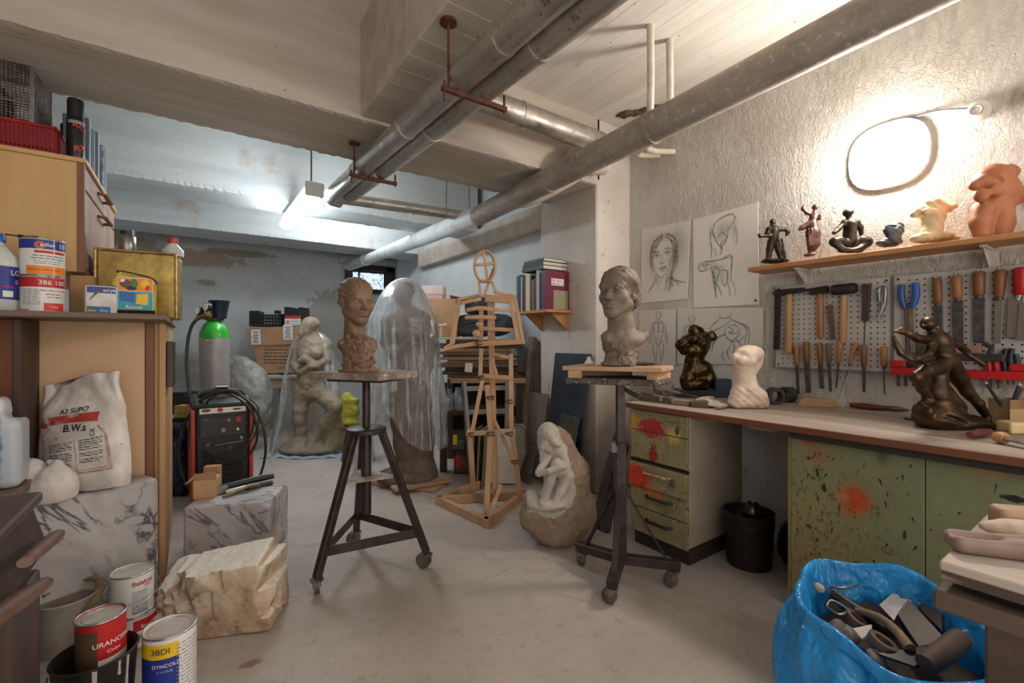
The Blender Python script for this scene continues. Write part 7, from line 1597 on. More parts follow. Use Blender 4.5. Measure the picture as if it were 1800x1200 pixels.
statue('figurine', 'slim red brown bronze dancer with one raised arm on the figurine shelf', onshelf(1424), lambda e_, c_, q, s_: [e_(1433, 364, 0, 5, 5, 5.5)]+c_((1433, 369, 0, 2.5), (1431, 376, 0, 4.5), (1429, 384, 0, 5.5), (1428, 391, 0, 6))+c_((1427, 377, 0, 3), (1418, 374, 0, 2.8), (1411, 367, 0, 2.6), (1413, 361, 0, 2.2))+c_((1435, 378, 0, 3), (1440, 384, -4, 2.5), (1442, 378, -6, 2.2))+c_((1427, 394, 0, 8), (1429, 410, 0, 11), (1430, 428, 0, 10), (1428, 436, 0, 7))+c_((1420, 394, 0, 5), (1410, 400, 2, 4), (1405, 403, 2, 2.4))+c_((1424, 436, 0, 3.5), (1423, 446, 0, 2.5))+[e_(1423, 448, -2, 9, 10, 3)]+[x for k in range(4) for x in c_((1421+k*5, 402, -9, 1.8), (1423+k*4, 432, -9, 1.6), k=2)], .0042, m_brown_b)
statue('figurine', 'dark bronze seated figure with crossed legs in the middle of the figurine shelf', onshelf(1497), lambda e_, c_, q, s_: [e_(1490, 374, 0, 8, 7.5, 7), e_(1494, 372, 0, 6, 6, 5)]+c_((1492, 380, 0, 4), (1492, 388, 0, 5))+c_((1484, 391, 0, 5), (1493, 392, 0, 7), (1505, 391, 0, 5.5))+c_((1494, 396, 0, 10.5), (1494, 410, 0, 9.5), (1494, 424, 0, 11))+c_((1483, 392, 0, 4.5), (1474, 402, -3, 4), (1466, 409, -8, 3.4))+c_((1505, 391, 0, 5), (1512, 400, 0, 4.5), (1514, 411, 0, 3.5))+c_((1488, 430, 0, 9), (1473, 424, -5, 9), (1466, 424, -8, 7))+c_((1466, 426, -8, 7), (1480, 438, -12, 5), (1494, 440, -14, 4))+c_((1500, 430, 0, 9), (1516, 424, -5, 10), (1524, 424, -8, 8))+c_((1524, 427, -8, 8), (1510, 438, -12, 6), (1500, 440, -14, 4.5))+[e_(1495, 440, -2, 22, 14, 4)], .0045, m_bronze, rough(.002, 50))
statue('figurine', 'small dark slate carving of folded cloth on the figurine shelf', onshelf(1567), lambda e_, c_, q, s_: [e_(1571, 405, 0, 15, 13, 14), e_(1563, 426, 0, 20, 15, 8), e_(1577, 397, 0, 9, 9, 8)]+[x for k in range(5) for x in c_((1557+k*2, 398+k*5, -13, 2.2), (1571, 404+k*5, -15, 2.2), (1584, 397+k*5, -12, 2), k=2)], .0045, m_dslate, lambda V, N: .002*np.sin(V[:,2]*210+V[:,0]*120))
statue('figurine', 'cream stone torso with an outstretched arm stump near the right of the figurine shelf', onshelf(1640), lambda e_, c_, q, s_: [e_(1638, 372, 0, 22, 15, 15)]+c_((1618, 372, 0, 10), (1608, 376, 0, 7))+c_((1655, 370, 0, 9), (1668, 366, 0, 6.5), (1679, 362, 0, 4))+c_((1640, 380, 0, 18), (1638, 395, 0, 14), (1637, 410, 0, 16))+c_((1632, 360, -2, 8), (1645, 357, -2, 9), (1658, 364, -2, 7))+[e_(1622, 418, -2, 18, 17, 9), e_(1650, 417, 0, 24, 18, 8), e_(1672, 420, 0, 12, 10, 4), e_(1630, 372, -13, 8, 5, 7, 3), e_(1646, 373, -13, 8, 5, 7, 3)], .005, m_cream_s, lambda V, N: .003*vnoise(V, 30, 3)+.0016*np.sin(V[:,0]*150+V[:,2]*120))
statue('figurine', 'large orange terracotta torso at the right end of the figurine shelf', onshelf(1752, 2.99), lambda e_, c_, q, s_: [e_(1747, 308, 0, 27, 19, 12, 6)]+c_((1757, 312, 0, 13), (1772, 304, 0, 14), (1783, 302, 0, 8), k=5)+c_((1722, 324, -4, 9), (1712, 326, -6, 7.5), (1728, 316, -8, 8), k=4)+c_((1745, 315, 0, 26), (1748, 340, 0, 24), (1745, 356, 0, 22), k=6)+c_((1778, 325, 0, 12), (1786, 344, 0, 14), (1775, 358, 0, 10), k=5)+[e_(1725, 343, -14, 12, 10, 13, 4), e_(1752, 335, -20, 12, 8, 10, 4)]+c_((1730, 368, -2, 17), (1724, 390, -2, 15), (1726, 414, -2, 12), k=5)+c_((1757, 366, -4, 19), (1759, 390, -6, 18), (1756, 418, -6, 16), k=4)+c_((1742, 366, -24, 3), (1742, 412, -22, 3), k=2, sub=True)+c_((1732, 305, -18, 3), (1760, 318, -22, 3), k=3, sub=True), .0055, m_terra, rough(.002, 25))

# ================= pegboards and tools =================
PX = XR-.03; PZ0, PZ1 = 1.085, 1.60
m_peg = M('grey_pegboard', '#bdb8b2', '#aca7a2', 5, .5, speck=[(18, .7, '#8b867f')]); m_hole = M('peg_hole', '#151312', r=.9)
for y0_, y1_, lab in ((.835, 1.43, 'grey pegboard with hammers and files, the left one on the wall'), (-.55, .825, 'grey pegboard with wooden handled chisels and the red rail, the right one')):
    T = thing('pegboard', lab, 'pegboard', (PX, (y0_+y1_)/2, PZ0)); ym = (y0_+y1_)/2
    ob('panel', MB().box(0, .012, y0_-ym, y1_-ym, 0, PZ1-PZ0), m_peg, parent=T, smooth=0, bevel=.003)
    mb = MB(); ny = int((y1_-y0_-.04)/.0305)
    for i in range(ny):
        for j in range(16):
            y, z = y0_-ym+.028+i*.0305, .028+j*.0305
            mb.add([(-.0008, y+.0042*math.cos(a), z+.0042*math.sin(a)) for a in [2*math.pi*k/8 for k in range(8)]], [tuple(range(8))[::-1]])
    ob('holes', mb, m_hole, parent=T, smooth=0); 
    ob('frame', MB().box(-.004, .012, y0_-ym-.004, y0_-ym, 0, PZ1-PZ0).box(-.004, .012, y1_-ym, y1_-ym+.004, 0, PZ1-PZ0).box(-.006, .012, y0_-ym, y1_-ym, -.005, 0), M('peg_frame', '#85807b', r=.4, met=.4), parent=T, smooth=0)
    for y, z in ((y1_-ym-.02, PZ1-PZ0-.02), (y0_-ym+.02, PZ1-PZ0-.02), (y1_-ym-.02, .02)): ob('screw', MB().ell((-.001, y, z), (.003, .006, .006), 8), m_dark, parent=T)
TX = PX-.016
m_hw = wood('honey_handle', '#b07a48', '#8c5c33', 'z', 10, .45, .1); m_hw2 = wood('brown_handle', '#8f6038', '#6d4527', 'z', 10, .45, .1); m_hw3 = wood('pale_handle', '#c59a68', '#a67c4e', 'z', 10, .5, .1); m_hw4 = wood('dark_handle_wood', '#4b332a', '#35241e', 'z', 10, .5)
m_blade = M('dull_file_steel', '#5b5552', '#46413f', 25, .5, .6); m_iron2 = M('black_iron_head', '#262422', '#353230', 20, .5, .5)
def tl(u, v, off=0): return onx(u, v, TX-off)
class Tool:
    def __init__(s, name, label, u, v, cat, group=None):
        s.o = Vector(tl(u, v)); s.t = thing(name, label, cat, s.o, group=group)
    def p(s, u, v, off=0): return Vector(tl(u, v, off))-s.o
    def stick(s, part, u0, v0, u1, v1, w0, w1, mat, off=0, rnd=True, d=.6, mid=None, par=None):
        a, b = s.p(u0, v0, off), s.p(u1, v1, off)
        if rnd:
            m = a.lerp(b, .45); ws = [w0*.7, w0, (mid or (w0+w1)/2), w1, w1*.8]; ps = [a, a.lerp(b, .06), m, b.lerp(a, .04), b]
            return ob(part, MB().tube(ps, [w*.5 for w in ws], 12), mat, parent=par or s.t, smooth=50)
        return ob(part, MB().beam(a, b, w0, w0*d, up=(1, 0, 0), w2=w1, h2=w1*d), mat, parent=par or s.t, smooth=0, bevel=.002)
k = Tool('pry_bar', 'black angled iron bar hanging at the left edge of the left pegboard', 1366, 560, 'crowbar')
k.stick('shaft', 1368, 513, 1365, 614, .036, .036, m_iron2, rnd=False, d=.4); k.stick('claw', 1360, 518, 1372, 510, .03, .036, m_iron2, rnd=False, d=.4)
k = Tool('hammer', 'long hammer with a wide dark pick head, leftmost of the hammers', 1387, 560, 'hammer')
k.stick('handle', 1388, 512, 1386, 621, .034, .042, m_hw3); k.stick('head', 1372, 514, 1414, 509, .036, .026, m_iron2, .012, False, .9); k.stick('pick', 1412, 510, 1426, 509, .014, .008, m_iron2, .012, False, 1)
k = Tool('hammer', 'club hammer with a short dark head and brown handle, second of the hammers', 1442, 550, 'hammer')
k.stick('handle', 1442, 508, 1442, 594, .030, .036, m_hw); k.stick('head', 1424, 513, 1455, 508, .040, .040, m_iron2, .012, False, .9)
k = Tool('mallet', 'wooden handled mallet with a fat black rubber head on the left pegboard', 1482, 550, 'mallet')
k.stick('handle', 1484, 508, 1481, 603, .030, .034, m_hw3)
a, b = k.p(1463, 510, .02), k.p(1505, 506, .02); ob('head', MB().tube([a, a.lerp(b, .08), a.lerp(b, .92), b], [.026, .031, .031, .026], 18), m_blackp, parent=k.t, smooth=50)
k = Tool('chisel', 'short plain wooden modelling stick hanging between the hammer and the mallet', 1460, 566, 'chisel'); k.stick('blade', 1459, 535, 1464, 597, .026, .024, wood('grey_stick', '#6d5344', '#54402f', 'z'), 0, False, .4)
k = Tool('file', 'dark handled rasp with a thin rod right of the rubber mallet', 1522, 540, 'file'); k.stick('handle', 1524, 499, 1521, 564, .036, .03, m_hw4, 0, False, .7); k.stick('rod', 1521, 563, 1519, 604, .006, .006, m_blade)
k = Tool('snap_hook', 'slim grey metal hook tool at the right of the left pegboard', 1550, 530, 'hook')
ob('loop', MB().tube([k.p(1547, 530), k.p(1546, 510), k.p(1551, 504), k.p(1557, 508), k.p(1556, 530), k.p(1551, 545), k.p(1545, 560)], .007, 8, sm=4), m_steel, parent=k.t); k.stick('arm', 1550, 512, 1549, 552, .016, .01, M('tarnished', '#6e655c', r=.4, met=.7))
low = [(1400, 607, 641, 1403, 693, .030, .026, .022, m_hw, 'flat'), (1417, 600, 636, 1421, 690, .036, .034, .032, m_hw2, 'flat'), (1440, 602, 637, 1445, 683, .032, .028, .028, m_hw2, 'flat'), (1456, 603, 637, 1460, 688, .028, .024, .02, wood('grey_brown_handle', '#7d5f4b', '#5e4637', 'z'), 'flat'), (1477, 599, 637, 1470, 681, .036, .02, .012, m_hw, 'flat'), (1505, 602, 638, 1473, 700, .03, .016, .003, m_hw, 'awl'), (1518, 606, 642, 1519, 689, .034, .028, .018, m_hw2, 'flat'), (1553, 609, 643, 1555, 693, .034, .028, .008, m_hw, 'awl')]
nm_ = ['leftmost of the wooden handled files in the lower row of the left pegboard', 'broad file with an orange brown handle, second in the lower row', 'wide flat file, third in the lower row of the left pegboard', 'grey brown handled file, fourth in the lower row', 'tapered file with a leaning handle, fifth in the lower row', 'slanted awl with a long thin needle in the lower row', 'round bladed file below the thin dark rasp, second last in the lower row', 'rightmost file with a narrow rod in the lower row of the left pegboard']
for (u, v0, v1, ub, vb, w0, w1, wb_, mt_, ty), lab in zip(low, nm_):
    k = Tool('file', lab, u, v0, 'file', group='files in the lower row of the left pegboard')
    um = u+(ub-u)*(v1-v0)/(vb-v0) if ty != 'awl' or u != 1505 else 1494
    k.stick('handle', u, v0, um, v1, w0, w1, mt_); k.stick('ferrule', um-.02*(u-ub), v1-1, um+.04*(ub-u), v1+5, w1*.7, w1*.6, m_blade)
    k.stick('blade', um, v1+3, ub, vb, wb_, wb_*.85, m_blade, 0, ty == 'awl', .25)
k = Tool('shears', 'metal shears with bright blue handles at the left of the right pegboard', 1598, 520, 'shears'); m_blu = M('blue_grip', '#2463b8', '#1d4f96', 6, .4)
for s, us in ((0, ((1585, 500), (1584, 520), (1590, 542))), (1, ((1609, 497), (1610, 520), (1603, 541)))): ob('grip', MB().tube([k.p(*p) for p in us], [.014, .017, .012], 12, sm=4), m_blu if s else M('dark_blue_grip2', '#214a7d', r=.4), parent=k.t)
k.stick('jaw', 1595, 542, 1596, 625, .026, .02, M('tarnished', ''), 0, False, .3); k.stick('jaw', 1602, 542, 1604, 620, .024, .02, M('worn_tan_steel', '#8a7765', '#6a5a4c', 20, .5, .4), .004, False, .3)
k.stick('tip', 1594, 590, 1596, 640, .012, .008, m_blade)
k = Tool('file', 'short grey blade hanging behind the bowman sculpture on the right pegboard', 1618, 610, 'file'); k.stick('blade', 1617, 596, 1618, 645, .045, .04, m_blade, 0, False, .15)
hi = [(1647, 489, 533, 1651, 612, .038, .036, .036, m_hw2), (1682, 484, 524, 1685, 606, .04, .036, .042, m_hw), (1721, 477, 519, 1721, 602, .046, .042, .042, m_hw2), (1759, 474, 522, 1753, 603, .046, .036, .03, m_hw2)]
nm_ = ['square handled chisel left of the other three on the right pegboard', 'rounded handle chisel with a long dark blade, second on the right pegboard', 'thick handled chisel, third on the right pegboard, with a label on its blade', 'tilted chisel with a red brown handle, fourth on the right pegboard']
for (u, v0, v1, ub, vb, w0, w1, wb_, mt_), lab in zip(hi, nm_):
    k = Tool('chisel', lab, u, v0, 'chisel', group='chisels hanging on the right pegboard')
    um = u+(ub-u)*.5; k.stick('handle', u, v0, um, v1, w0, w1, mt_); k.stick('ferrule', um, v1-1, um, v1+6, w1*.75, w1*.65, m_blade)
    k.stick('blade', um, v1+4, ub, vb, wb_, wb_*.9, m_blade if u < 1750 else M('grey_steel_blade', '#7d746c', r=.4, met=.6), 0, False, .2)
    ob('hook', MB().tube([k.p(u-3, v0, .0), k.p(u, v0-6, -.004), k.p(u+3, v0, .0)], .003, 6), m_steel, parent=k.t)
k = Tool('trowel', 'trowel with a bright red handle at the right edge of the picture', 1796, 490, 'trowel'); m_rg = M('red_grip', '#b01218', r=.35)
k.stick('handle', 1797, 470, 1794, 518, .06, .05, m_rg); k.stick('neck', 1792, 516, 1788, 528, .02, .018, m_steel); k.stick('blade', 1786, 522, 1780, 594, .05, .042, M('grey_steel_blade', ''), 0, False, .12); k.stick('blade', 1806, 532, 1800, 598, .05, .05, M('grey_steel_blade', ''), .008, False, .1)
# red rail
ry0, ry1 = onx(1566, 650, PX-.03).y, -.5; rz0, rz1 = onx(1600, 660, PX-.03).z, onx(1600, 646, PX-.03).z
T = thing('tool_rail', 'red metal tool rail along the lower edge of the right pegboard', 'tool rail', (PX-.03, (ry0+ry1)/2, rz0)); ym = (ry0+ry1)/2
ob('rail', MB().box(-.012, -.004, ry1-ym, ry0-ym, 0, rz1-rz0).box(-.004, .026, ry1-ym, ry0-ym, 0, .006), M('red_rail', '#b5121b', r=.4), parent=T, smooth=0, bevel=.002)
for u, w_ in ((1578, 26), (1791, 26)): 
    y = onx(u, 640, PX-.03).y; ob('bracket', MB().box(-.006, .026, y-ym-.03, y-ym+.03, rz1-rz0, rz1-rz0+.035), M('red_rail', ''), parent=T, smooth=0, bevel=.004)
RX = PX-.018
for u, lab in ((1740, 'red handled pliers in the tool rail, left one of two'), (1753, 'red handled pliers in the tool rail, right one beside the black pliers')):
    p = onx(u, 645, RX); T = thing('pliers', lab, 'pliers', p)
    ob('grip', MB().tube([(0, 0, -.02), (0, .004, .02), (0, 0, .055)], [.012, .015, .012], 10), m_rg, parent=T); ob('jaw', MB().beam((0, 0, -.02), (-.002, -.004, -.10), .016, .01, w2=.006), m_blade, parent=T, smooth=0)
for u, lab in ((1771, 'black handled pliers in the red tool rail, left one'), (1782, 'black handled pliers in the red tool rail, right one')):
    p = onx(u, 645, RX); T = thing('pliers', lab, 'pliers', p)
    ob('grip', MB().tube([(0, .006, -.02), (0, .012, .03), (0, .004, .085)], [.009, .012, .009], 10), m_blackp, parent=T); ob('grip', MB().tube([(0, -.006, -.02), (0, -.012, .03), (0, -.006, .06)], [.009, .012, .009], 10), M('teal_black', '#1f2b2c', r=.4), parent=T); ob('jaw', MB().beam((0, 0, -.02), (-.002, -.0, -.08), .012, .01, w2=.005), m_blade, parent=T, smooth=0)
for k_, (u, lab) in enumerate(((1579, 'thin dark tool tip below the left end of the red rail, first one'), (1592, 'thin dark tool tip below the red rail, second from its left end'), (1606, 'wide dark tool tip below the red rail behind the bowman knee'))):
    p = onx(u, 655, RX); T = thing('screwdriver', lab, 'screwdriver', p)
    ob('blade', MB().beam((0, 0, -.07), (0, 0, .0), .012, .008), m_blade, parent=T, smooth=0); ob('handle', MB().tube([(0, 0, .0), (0, 0, .05)], [.012, .014], 10), M('dark_red_handle', '#6a1517', r=.4) if k_ == 0 else m_blackp, parent=T)
p = onx(1712, 640, PX-.045); ob('hand_plane', MB().box(-.02, .02, -.1, .1, -.015, .02).tube([(0, -.05, .02), (0, -.06, .05), (0, -.03, .07)], .012, 8), M('dark_plane', '#2b2423', '#3a3130', 20, .5), loc=(p.x, p.y, p.z+.03), smooth=0, bevel=.004, label='dark hand plane lying on the red tool rail behind the bowman leg', cat='plane')
ob('sanding_block', MB().box(-.018, .018, -.055, .055, 0, .03), M('pinkish_wood', '#a5745c', '#8d604b', 8, .7), loc=(p.x, p.y+.03, p.z+.052), smooth=0, bevel=.003, label='pinkish wooden block on top of the hand plane on the red rail', cat='block')
# ================= things on the workbench =================
def onb(u, v): p = onz(u, v, ZB); return Vector((p.x, p.y, ZB+.0006))
m_gold_b = M('polished_bronze', '#5b4a2c', '#2c2418', 9, .16, .9, bump=.05, bs=20, r2=.3)
p = onb(1222, 697)
T = thing('bronze_torso', 'shiny dark bronze female torso on a black plinth on the workbench', 'statue', p, -TH)
fr = Fr(p); s_ = fr.t/800
a, b = fr(1188, 690), fr(1256, 690); hp_ = fr(1222, 684).z
ob('plinth', MB().box(a.x, b.x, -.06, .1, 0, hp_), M('black_plinth', '#2a2321', r=.35), parent=T, smooth=0, bevel=.003)
q = lambda u, v, d=0: fr(u, v, d*s_)
e_ = lambda u, v, d, rx, ry, rz, k=3, rot=None, sub=False: el(q(u, v, d), (rx*s_, ry*s_, rz*s_), k*s_, sub, rot)
c_ = lambda *pts, k=3, sub=False: [cap(q(*a[:3]), q(*b[:3]), a[3]*s_, b[3]*s_, k*s_, sub) for a, b in zip(pts, pts[1:])]
prims = [e_(1228, 603, 4, 21, 17, 22, 6, rot3(0, 25, 0))]+c_((1208, 600, 4, 12), (1197, 606, 2, 9), (1201, 618, 0, 6), k=5)+c_((1222, 590, 4, 11), (1220, 580, 4, 9), (1230, 581, 3, 7), k=5)+c_((1240, 592, 3, 9), (1252, 592, 2, 7), (1251, 586, 0, 5), k=4)
prims += [e_(1220, 597, -11, 9, 8, 8, 4), e_(1236, 604, -12, 9, 8, 8, 4), e_(1215, 616, -8, 10, 8, 9, 4)]+c_((1224, 618, 3, 17), (1219, 636, 3, 14), (1224, 650, 4, 20), k=7)
prims += c_((1214, 652, 0, 14), (1207, 668, -6, 11), (1206, 676, -8, 9), k=5)+c_((1236, 650, 2, 17), (1244, 664, 0, 13), (1238, 676, -4, 9), k=5)+c_((1244, 668, -6, 8), (1228, 674, -14, 7), (1214, 678, -16, 5), k=4)+[e_(1226, 678, 2, 26, 16, 6, 5), e_(1212, 664, -12, 10, 8, 9, 4)]+c_((1224, 645, -16, 2), (1226, 668, -16, 2), k=4, sub=True)
ob('figure', sdf(prims, .0042, rough(.0012, 30), flat_z=hp_), m_gold_b, parent=T, smooth=180)
p = onb(1314, 716)
def white_torso(e_, c_, q, s_):
    return [e_(1322, 620, 2, 17, 15, 13, 6), e_(1310, 622, 0, 14, 13, 12, 5)]+c_((1300, 620, -2, 7), (1293, 628, -4, 6), (1297, 640, -2, 7), k=4)+c_((1314, 628, 2, 19), (1310, 645, 2, 16), (1308, 662, 2, 17), (1312, 684, 2, 20), k=8)+c_((1334, 622, 2, 9), (1332, 640, 0, 7), (1328, 652, -4, 5), k=4)+[e_(1306, 634, -13, 9, 7, 8, 4), e_(1320, 636, -13, 8, 7, 8, 4)]+c_((1300, 690, -4, 15), (1296, 706, -6, 13), k=6)+c_((1318, 686, -6, 15), (1334, 698, -10, 13), (1340, 708, -8, 10), k=6)+[e_(1314, 706, 0, 33, 22, 12, 8)]+c_((1292, 660, -15, 2), (1316, 690, -20, 2.4), k=3, sub=True)
statue('stone_torso', 'pinkish white stone torso wrapped in drapery, right of the bronze torso', p, white_torso, .0042, clay('pink_white_stone', '#e0cdbc', '#cdb5a2', '#b0947f', 30, .3), lambda V, N: .0016*vnoise(V, 40, 3)+(.0014*np.sin(V[:,2]*160+V[:,0]*140)+.004*vnoise(V, 38, 8))*(V[:,2] < .12)+.004*vnoise(V, 30, 4)*(V[:,2] > .2), cat='statue')
# bowman
p = onb(1668, 752); fr = Fr(p)
def bowman(e_, c_, q, s_):
    P = [e_(1630, 569, -2, 10, 11, 11), e_(1634, 563, 0, 11, 11, 7), e_(1649, 577, 4, 4, 4, 3.5), e_(1622, 573, -6, 3, 3, 3)]+c_((1636, 578, 0, 7), (1642, 588, 0, 8))
    P += c_((1634, 597, -12, 9), (1648, 594, 0, 11), (1668, 601, 10, 9), k=6)+c_((1650, 602, 0, 18), (1656, 618, 2, 15.5), (1663, 634, 4, 17), k=9)
    P += c_((1634, 598, -14, 8), (1612, 594, -22, 7), (1598, 587, -26, 5.5), (1584, 581, -28, 4.5), (1572, 583, -28, 2.4), k=3)+[e_(1585, 582, -28, 5.5, 5, 5)]
    P += c_((1640, 604, -14, 8), (1632, 622, -26, 6), (1614, 629, -34, 5), k=3)
    P += c_((1571, 592, -30, 3), (1575, 606, -32, 4.5), (1584, 621, -34, 5), (1600, 631, -34, 5), (1622, 634, -30, 5), (1640, 630, -24, 4), k=3)
    P += c_((1668, 601, 12, 8), (1686, 606, 20, 6), (1702, 617, 22, 4), k=3)+c_((1686, 612, 22, 3), (1706, 626, 22, 4), (1728, 640, 20, 5), k=2)
    P += c_((1656, 638, -6, 14), (1630, 650, -22, 12), (1610, 662, -30, 9.5), k=5)+c_((1610, 662, -30, 9), (1622, 684, -26, 8), (1634, 702, -22, 6.5), k=3)+c_((1634, 704, -22, 6), (1618, 709, -30, 4.5), k=3)
    P += c_((1670, 638, 6, 15), (1686, 664, 10, 13), (1700, 688, 12, 10), k=5)+c_((1700, 688, 12, 9.5), (1718, 708, 14, 8.5), (1735, 732, 14, 5.5), k=4)+c_((1735, 734, 14, 5.5), (1738, 746, 8, 4.5), (1732, 749, 2, 3.5), k=3)
    P += c_((1650, 650, 0, 14), (1644, 690, 0, 18), (1650, 720, 0, 22), k=8)+c_((1660, 690, 2, 14), (1684, 716, 4, 12), k=8)+[e_(1648, 735, 0, 36, 34, 24, 10), e_(1685, 742, 0, 46, 30, 15, 10), e_(1722, 750, 2, 30, 22, 8, 8), e_(1622, 722, -6, 10, 18, 14, 6)]
    P += c_((1625, 716, -30, 4), (1700, 745, -30, 4), k=4, sub=True)
    return P
statue('bowman_sculpture', 'brown bronze bowman kneeling on a rock, stretching back one leg on the workbench', p, bowman, .0045, M('brown_bronze', '#5a4632', '#352a20', 10, .3, .8, bump=.08, bs=30, r2=.45), lambda V, N: np.where(V[:,2] < .13, .004*vnoise(V, 22, 3), .001*vnoise(V, 40, 4)), cat='statue')
# left bench clutter
statue('rock_sample', 'grey jagged rock at the far left of the workbench behind the wooden blocks', onb(1166, 696), lambda e_, c_, q, s_: [e_(1160, 682, 0, 11, 12, 16, 3, rot3(0, -20, 0)), e_(1172, 684, 2, 10, 10, 14, 3, rot3(0, 25, 0)), e_(1166, 690, 0, 13, 12, 8)], .005, M('grey_rock', '#8d8580', '#65605c', 22, .85, bump=.5, bs=30), lambda V, N: .01*np.abs(vnoise(V, 30, 3)), cat='rock')
m_blk = wood('dirty_block', '#6f5f50', '#4d4137', 'x', 12, .8, .3, speck=[(20, .62, '#b5a795')]); m_blk2 = wood('pale_block', '#a28a74', '#7d6854', 'x', 12, .8, .3)
for k_, (u0, v0, u1, v1, w_, h_, m_, lab) in enumerate(((1124, 704, 1181, 711, .05, .035, m_blk, 'dirty wooden block at the left end of the workbench, leftmost of three'), (1181, 712, 1213, 715, .05, .032, m_blk2, 'short wooden block between two darker ones at the bench front'), (1214, 716, 1246, 718, .06, .036, m_blk, 'dark wooden block in front of the bronze torso plinth'))):
    a, b = onb(u0, v0), onb(u1, v1); d = b-a
    ob('wood_block', MB().beam((0, 0, h_/2), d+Vector((0, 0, h_/2)), w_, h_), m_, loc=a+Vector((.035, .02, 0)), smooth=0, bevel=.003, label=lab, cat='block')
def lying(name, label, u0, v0, u1, v1, rs, mats, cat, z=0, split=.5, flat=.6):
    a, b = onb(u0, v0), onb(u1, v1); d = b-a; T = thing(name, label, cat, a+Vector((0, 0, z)))
    rz = max(rs)*flat if False else max(rs)
    ob('handle', MB().tube([Vector((0, 0, rz)), d*split*.5+Vector((0, 0, rz)), d*split+Vector((0, 0, rz))], rs[:3], 10), mats[0], parent=T)
    ob('blade', MB().tube([d*split+Vector((0, 0, rz)), d*(split+1)/2+Vector((0, 0, rz*.9)), d+Vector((0, 0, rz*.7))], [rs[2]*.8, rs[3], rs[4]], 8, flat=.5), mats[1], parent=T)
    return T
lying('modelling_tool', 'long grey modelling tool lying on the wooden blocks in front of the rock', 1168, 700, 1226, 712, (.016, .013, .008, .007, .006), (M('grey_wood_tool', '#8c7f74', '#6d6158', 14, .7), M('dark_tool', '#4b443f', r=.6)), 'tool', .037)
lying('modelling_tool', 'thin dark modelling tool on the leftmost wooden block', 1128, 703, 1172, 710, (.007, .007, .006, .006, .004), (M('dark_tool', ''), M('grey_wood_tool', '')), 'tool', .037)
m_pl = M('dried_plaster', '#cbbcab', '#ab9a88', 14, .9, bump=.4)
statue('plaster_scraps', 'crumpled pale glove of dried plaster right of the dark wooden block', onb(1262, 716), lambda e_, c_, q, s_: [e_(1262, 712, 0, 16, 14, 5), e_(1252, 706, 6, 12, 10, 4)]+c_((1246, 710, -8, 3.5), (1262, 713, -12, 3.5), (1272, 712, -10, 3))+c_((1250, 704, -4, 3), (1240, 702, -2, 3)), .0045, m_pl, rough(.003, 40), cat='scrap')
statue('plaster_scraps', 'pale plaster bits heaped behind the dark wooden block', onb(1236, 706), lambda e_, c_, q, s_: [e_(1240, 702, 0, 14, 10, 5), e_(1232, 704, 0, 10, 8, 4), e_(1248, 700, 0, 8, 8, 4)], .0045, m_pl, rough(.004, 45), cat='scrap')
a, b, c = onb(1261, 720), onb(1302, 713), onb(1334, 717)
T = thing('palette_knife', 'palette knife with a pale handle lying in front of the white stone torso', 'knife', a)
d = b-a; ob('blade', MB().beam((0, 0, .004), d+Vector((0, 0, .006)), .022, .002, w2=.012), m_steel, parent=T, smooth=0)
e = c-a; ob('handle', MB().tube([d+Vector((0, 0, .008)), d.lerp(e, .3)+Vector((0, 0, .012)), e+Vector((0, 0, .012))], [.006, .012, .010], 10), M('pale_wood_handle', '#d0bda6', '#b59f86', 12, .6), parent=T)
p = onb(1272, 699); ob('navy_box', MB().box(-.055, .055, 0, .08, 0, .125), M('navy_card', '#1f2c44', '#182238', 6, .5), loc=p, rz=-TH, smooth=0, bevel=.003, label='small dark navy box behind the bronze torso against the wall', cat='box')
m_rub = M('black_rubber', '#3a3735', '#2a2826', 12, .6)
for u, v, r_, an, lab in ((1362, 710, .05, .9, 'roll of black rubber tape lying on edge right of the white torso'), (1384, 707, .048, -.3, 'black rubber ring leaning behind the roll of rubber tape')):
    p = onb(u, v); ob('tape_roll', MB().grid(lambda a_, b_: (lambda t_, w_: Vector((math.cos(an)*w_-0*t_, math.sin(an)*w_, r_))+Vector((-math.sin(an)*math.cos(2*math.pi*a_)*t_, math.cos(an)*math.cos(2*math.pi*a_)*t_, math.sin(2*math.pi*a_)*t_)))(*[(r_, -.03), (r_, .03), (r_*.62, .03), (r_*.58, .0), (r_*.62, -.03), (r_, -.03)][int(round(b_*5))]), 32, 6, True), m_rub, loc=p, rz=0, smooth=35, label=lab, cat='roll')
lying('scraper', 'scraper with a trapezoid wooden head lying on the bench below the pegboard', 1392, 704, 1405, 706, (.008, .009, .01, .01, .01), (m_blade, m_blade), 'tool')
a = onb(1437, 716); ob('wood_wedge', MB().prism([(-.1, 0, 0), (.11, 0, 0), (.09, 0, .045), (-.07, 0, .055)], (0, .05, 0)), wood('wedge_wood', '#b08e68', '#8f704d', 'x'), loc=a, rz=-TH-.35, smooth=0, bevel=.004, label='tan wooden wedge lying on the bench right of the rubber rolls', cat='wedge')
m_rdp = M('dark_red_paint', '#8f2228', '#701a1f', 8, .4)
a, b = onb(1494, 716), onb(1622, 728)
T = thing('bolt_cutter', 'long red handled cutters lying on the bench left of the bowman', 'cutters', a); d = b-a; up = Vector((0, 0, .016)); sd = Vector((.03, .01, 0))
ob('handle', MB().tube([up, d*.25+up, d*.6+up], [.012, .017, .013], 10), m_rdp, parent=T); ob('handle', MB().tube([up-sd*1.3+d*.08, d*.3+up-sd, d*.6+up-sd*.2], [.010, .015, .012], 10), M('dark_maroon_grip', '#5b2226', r=.5), parent=T)
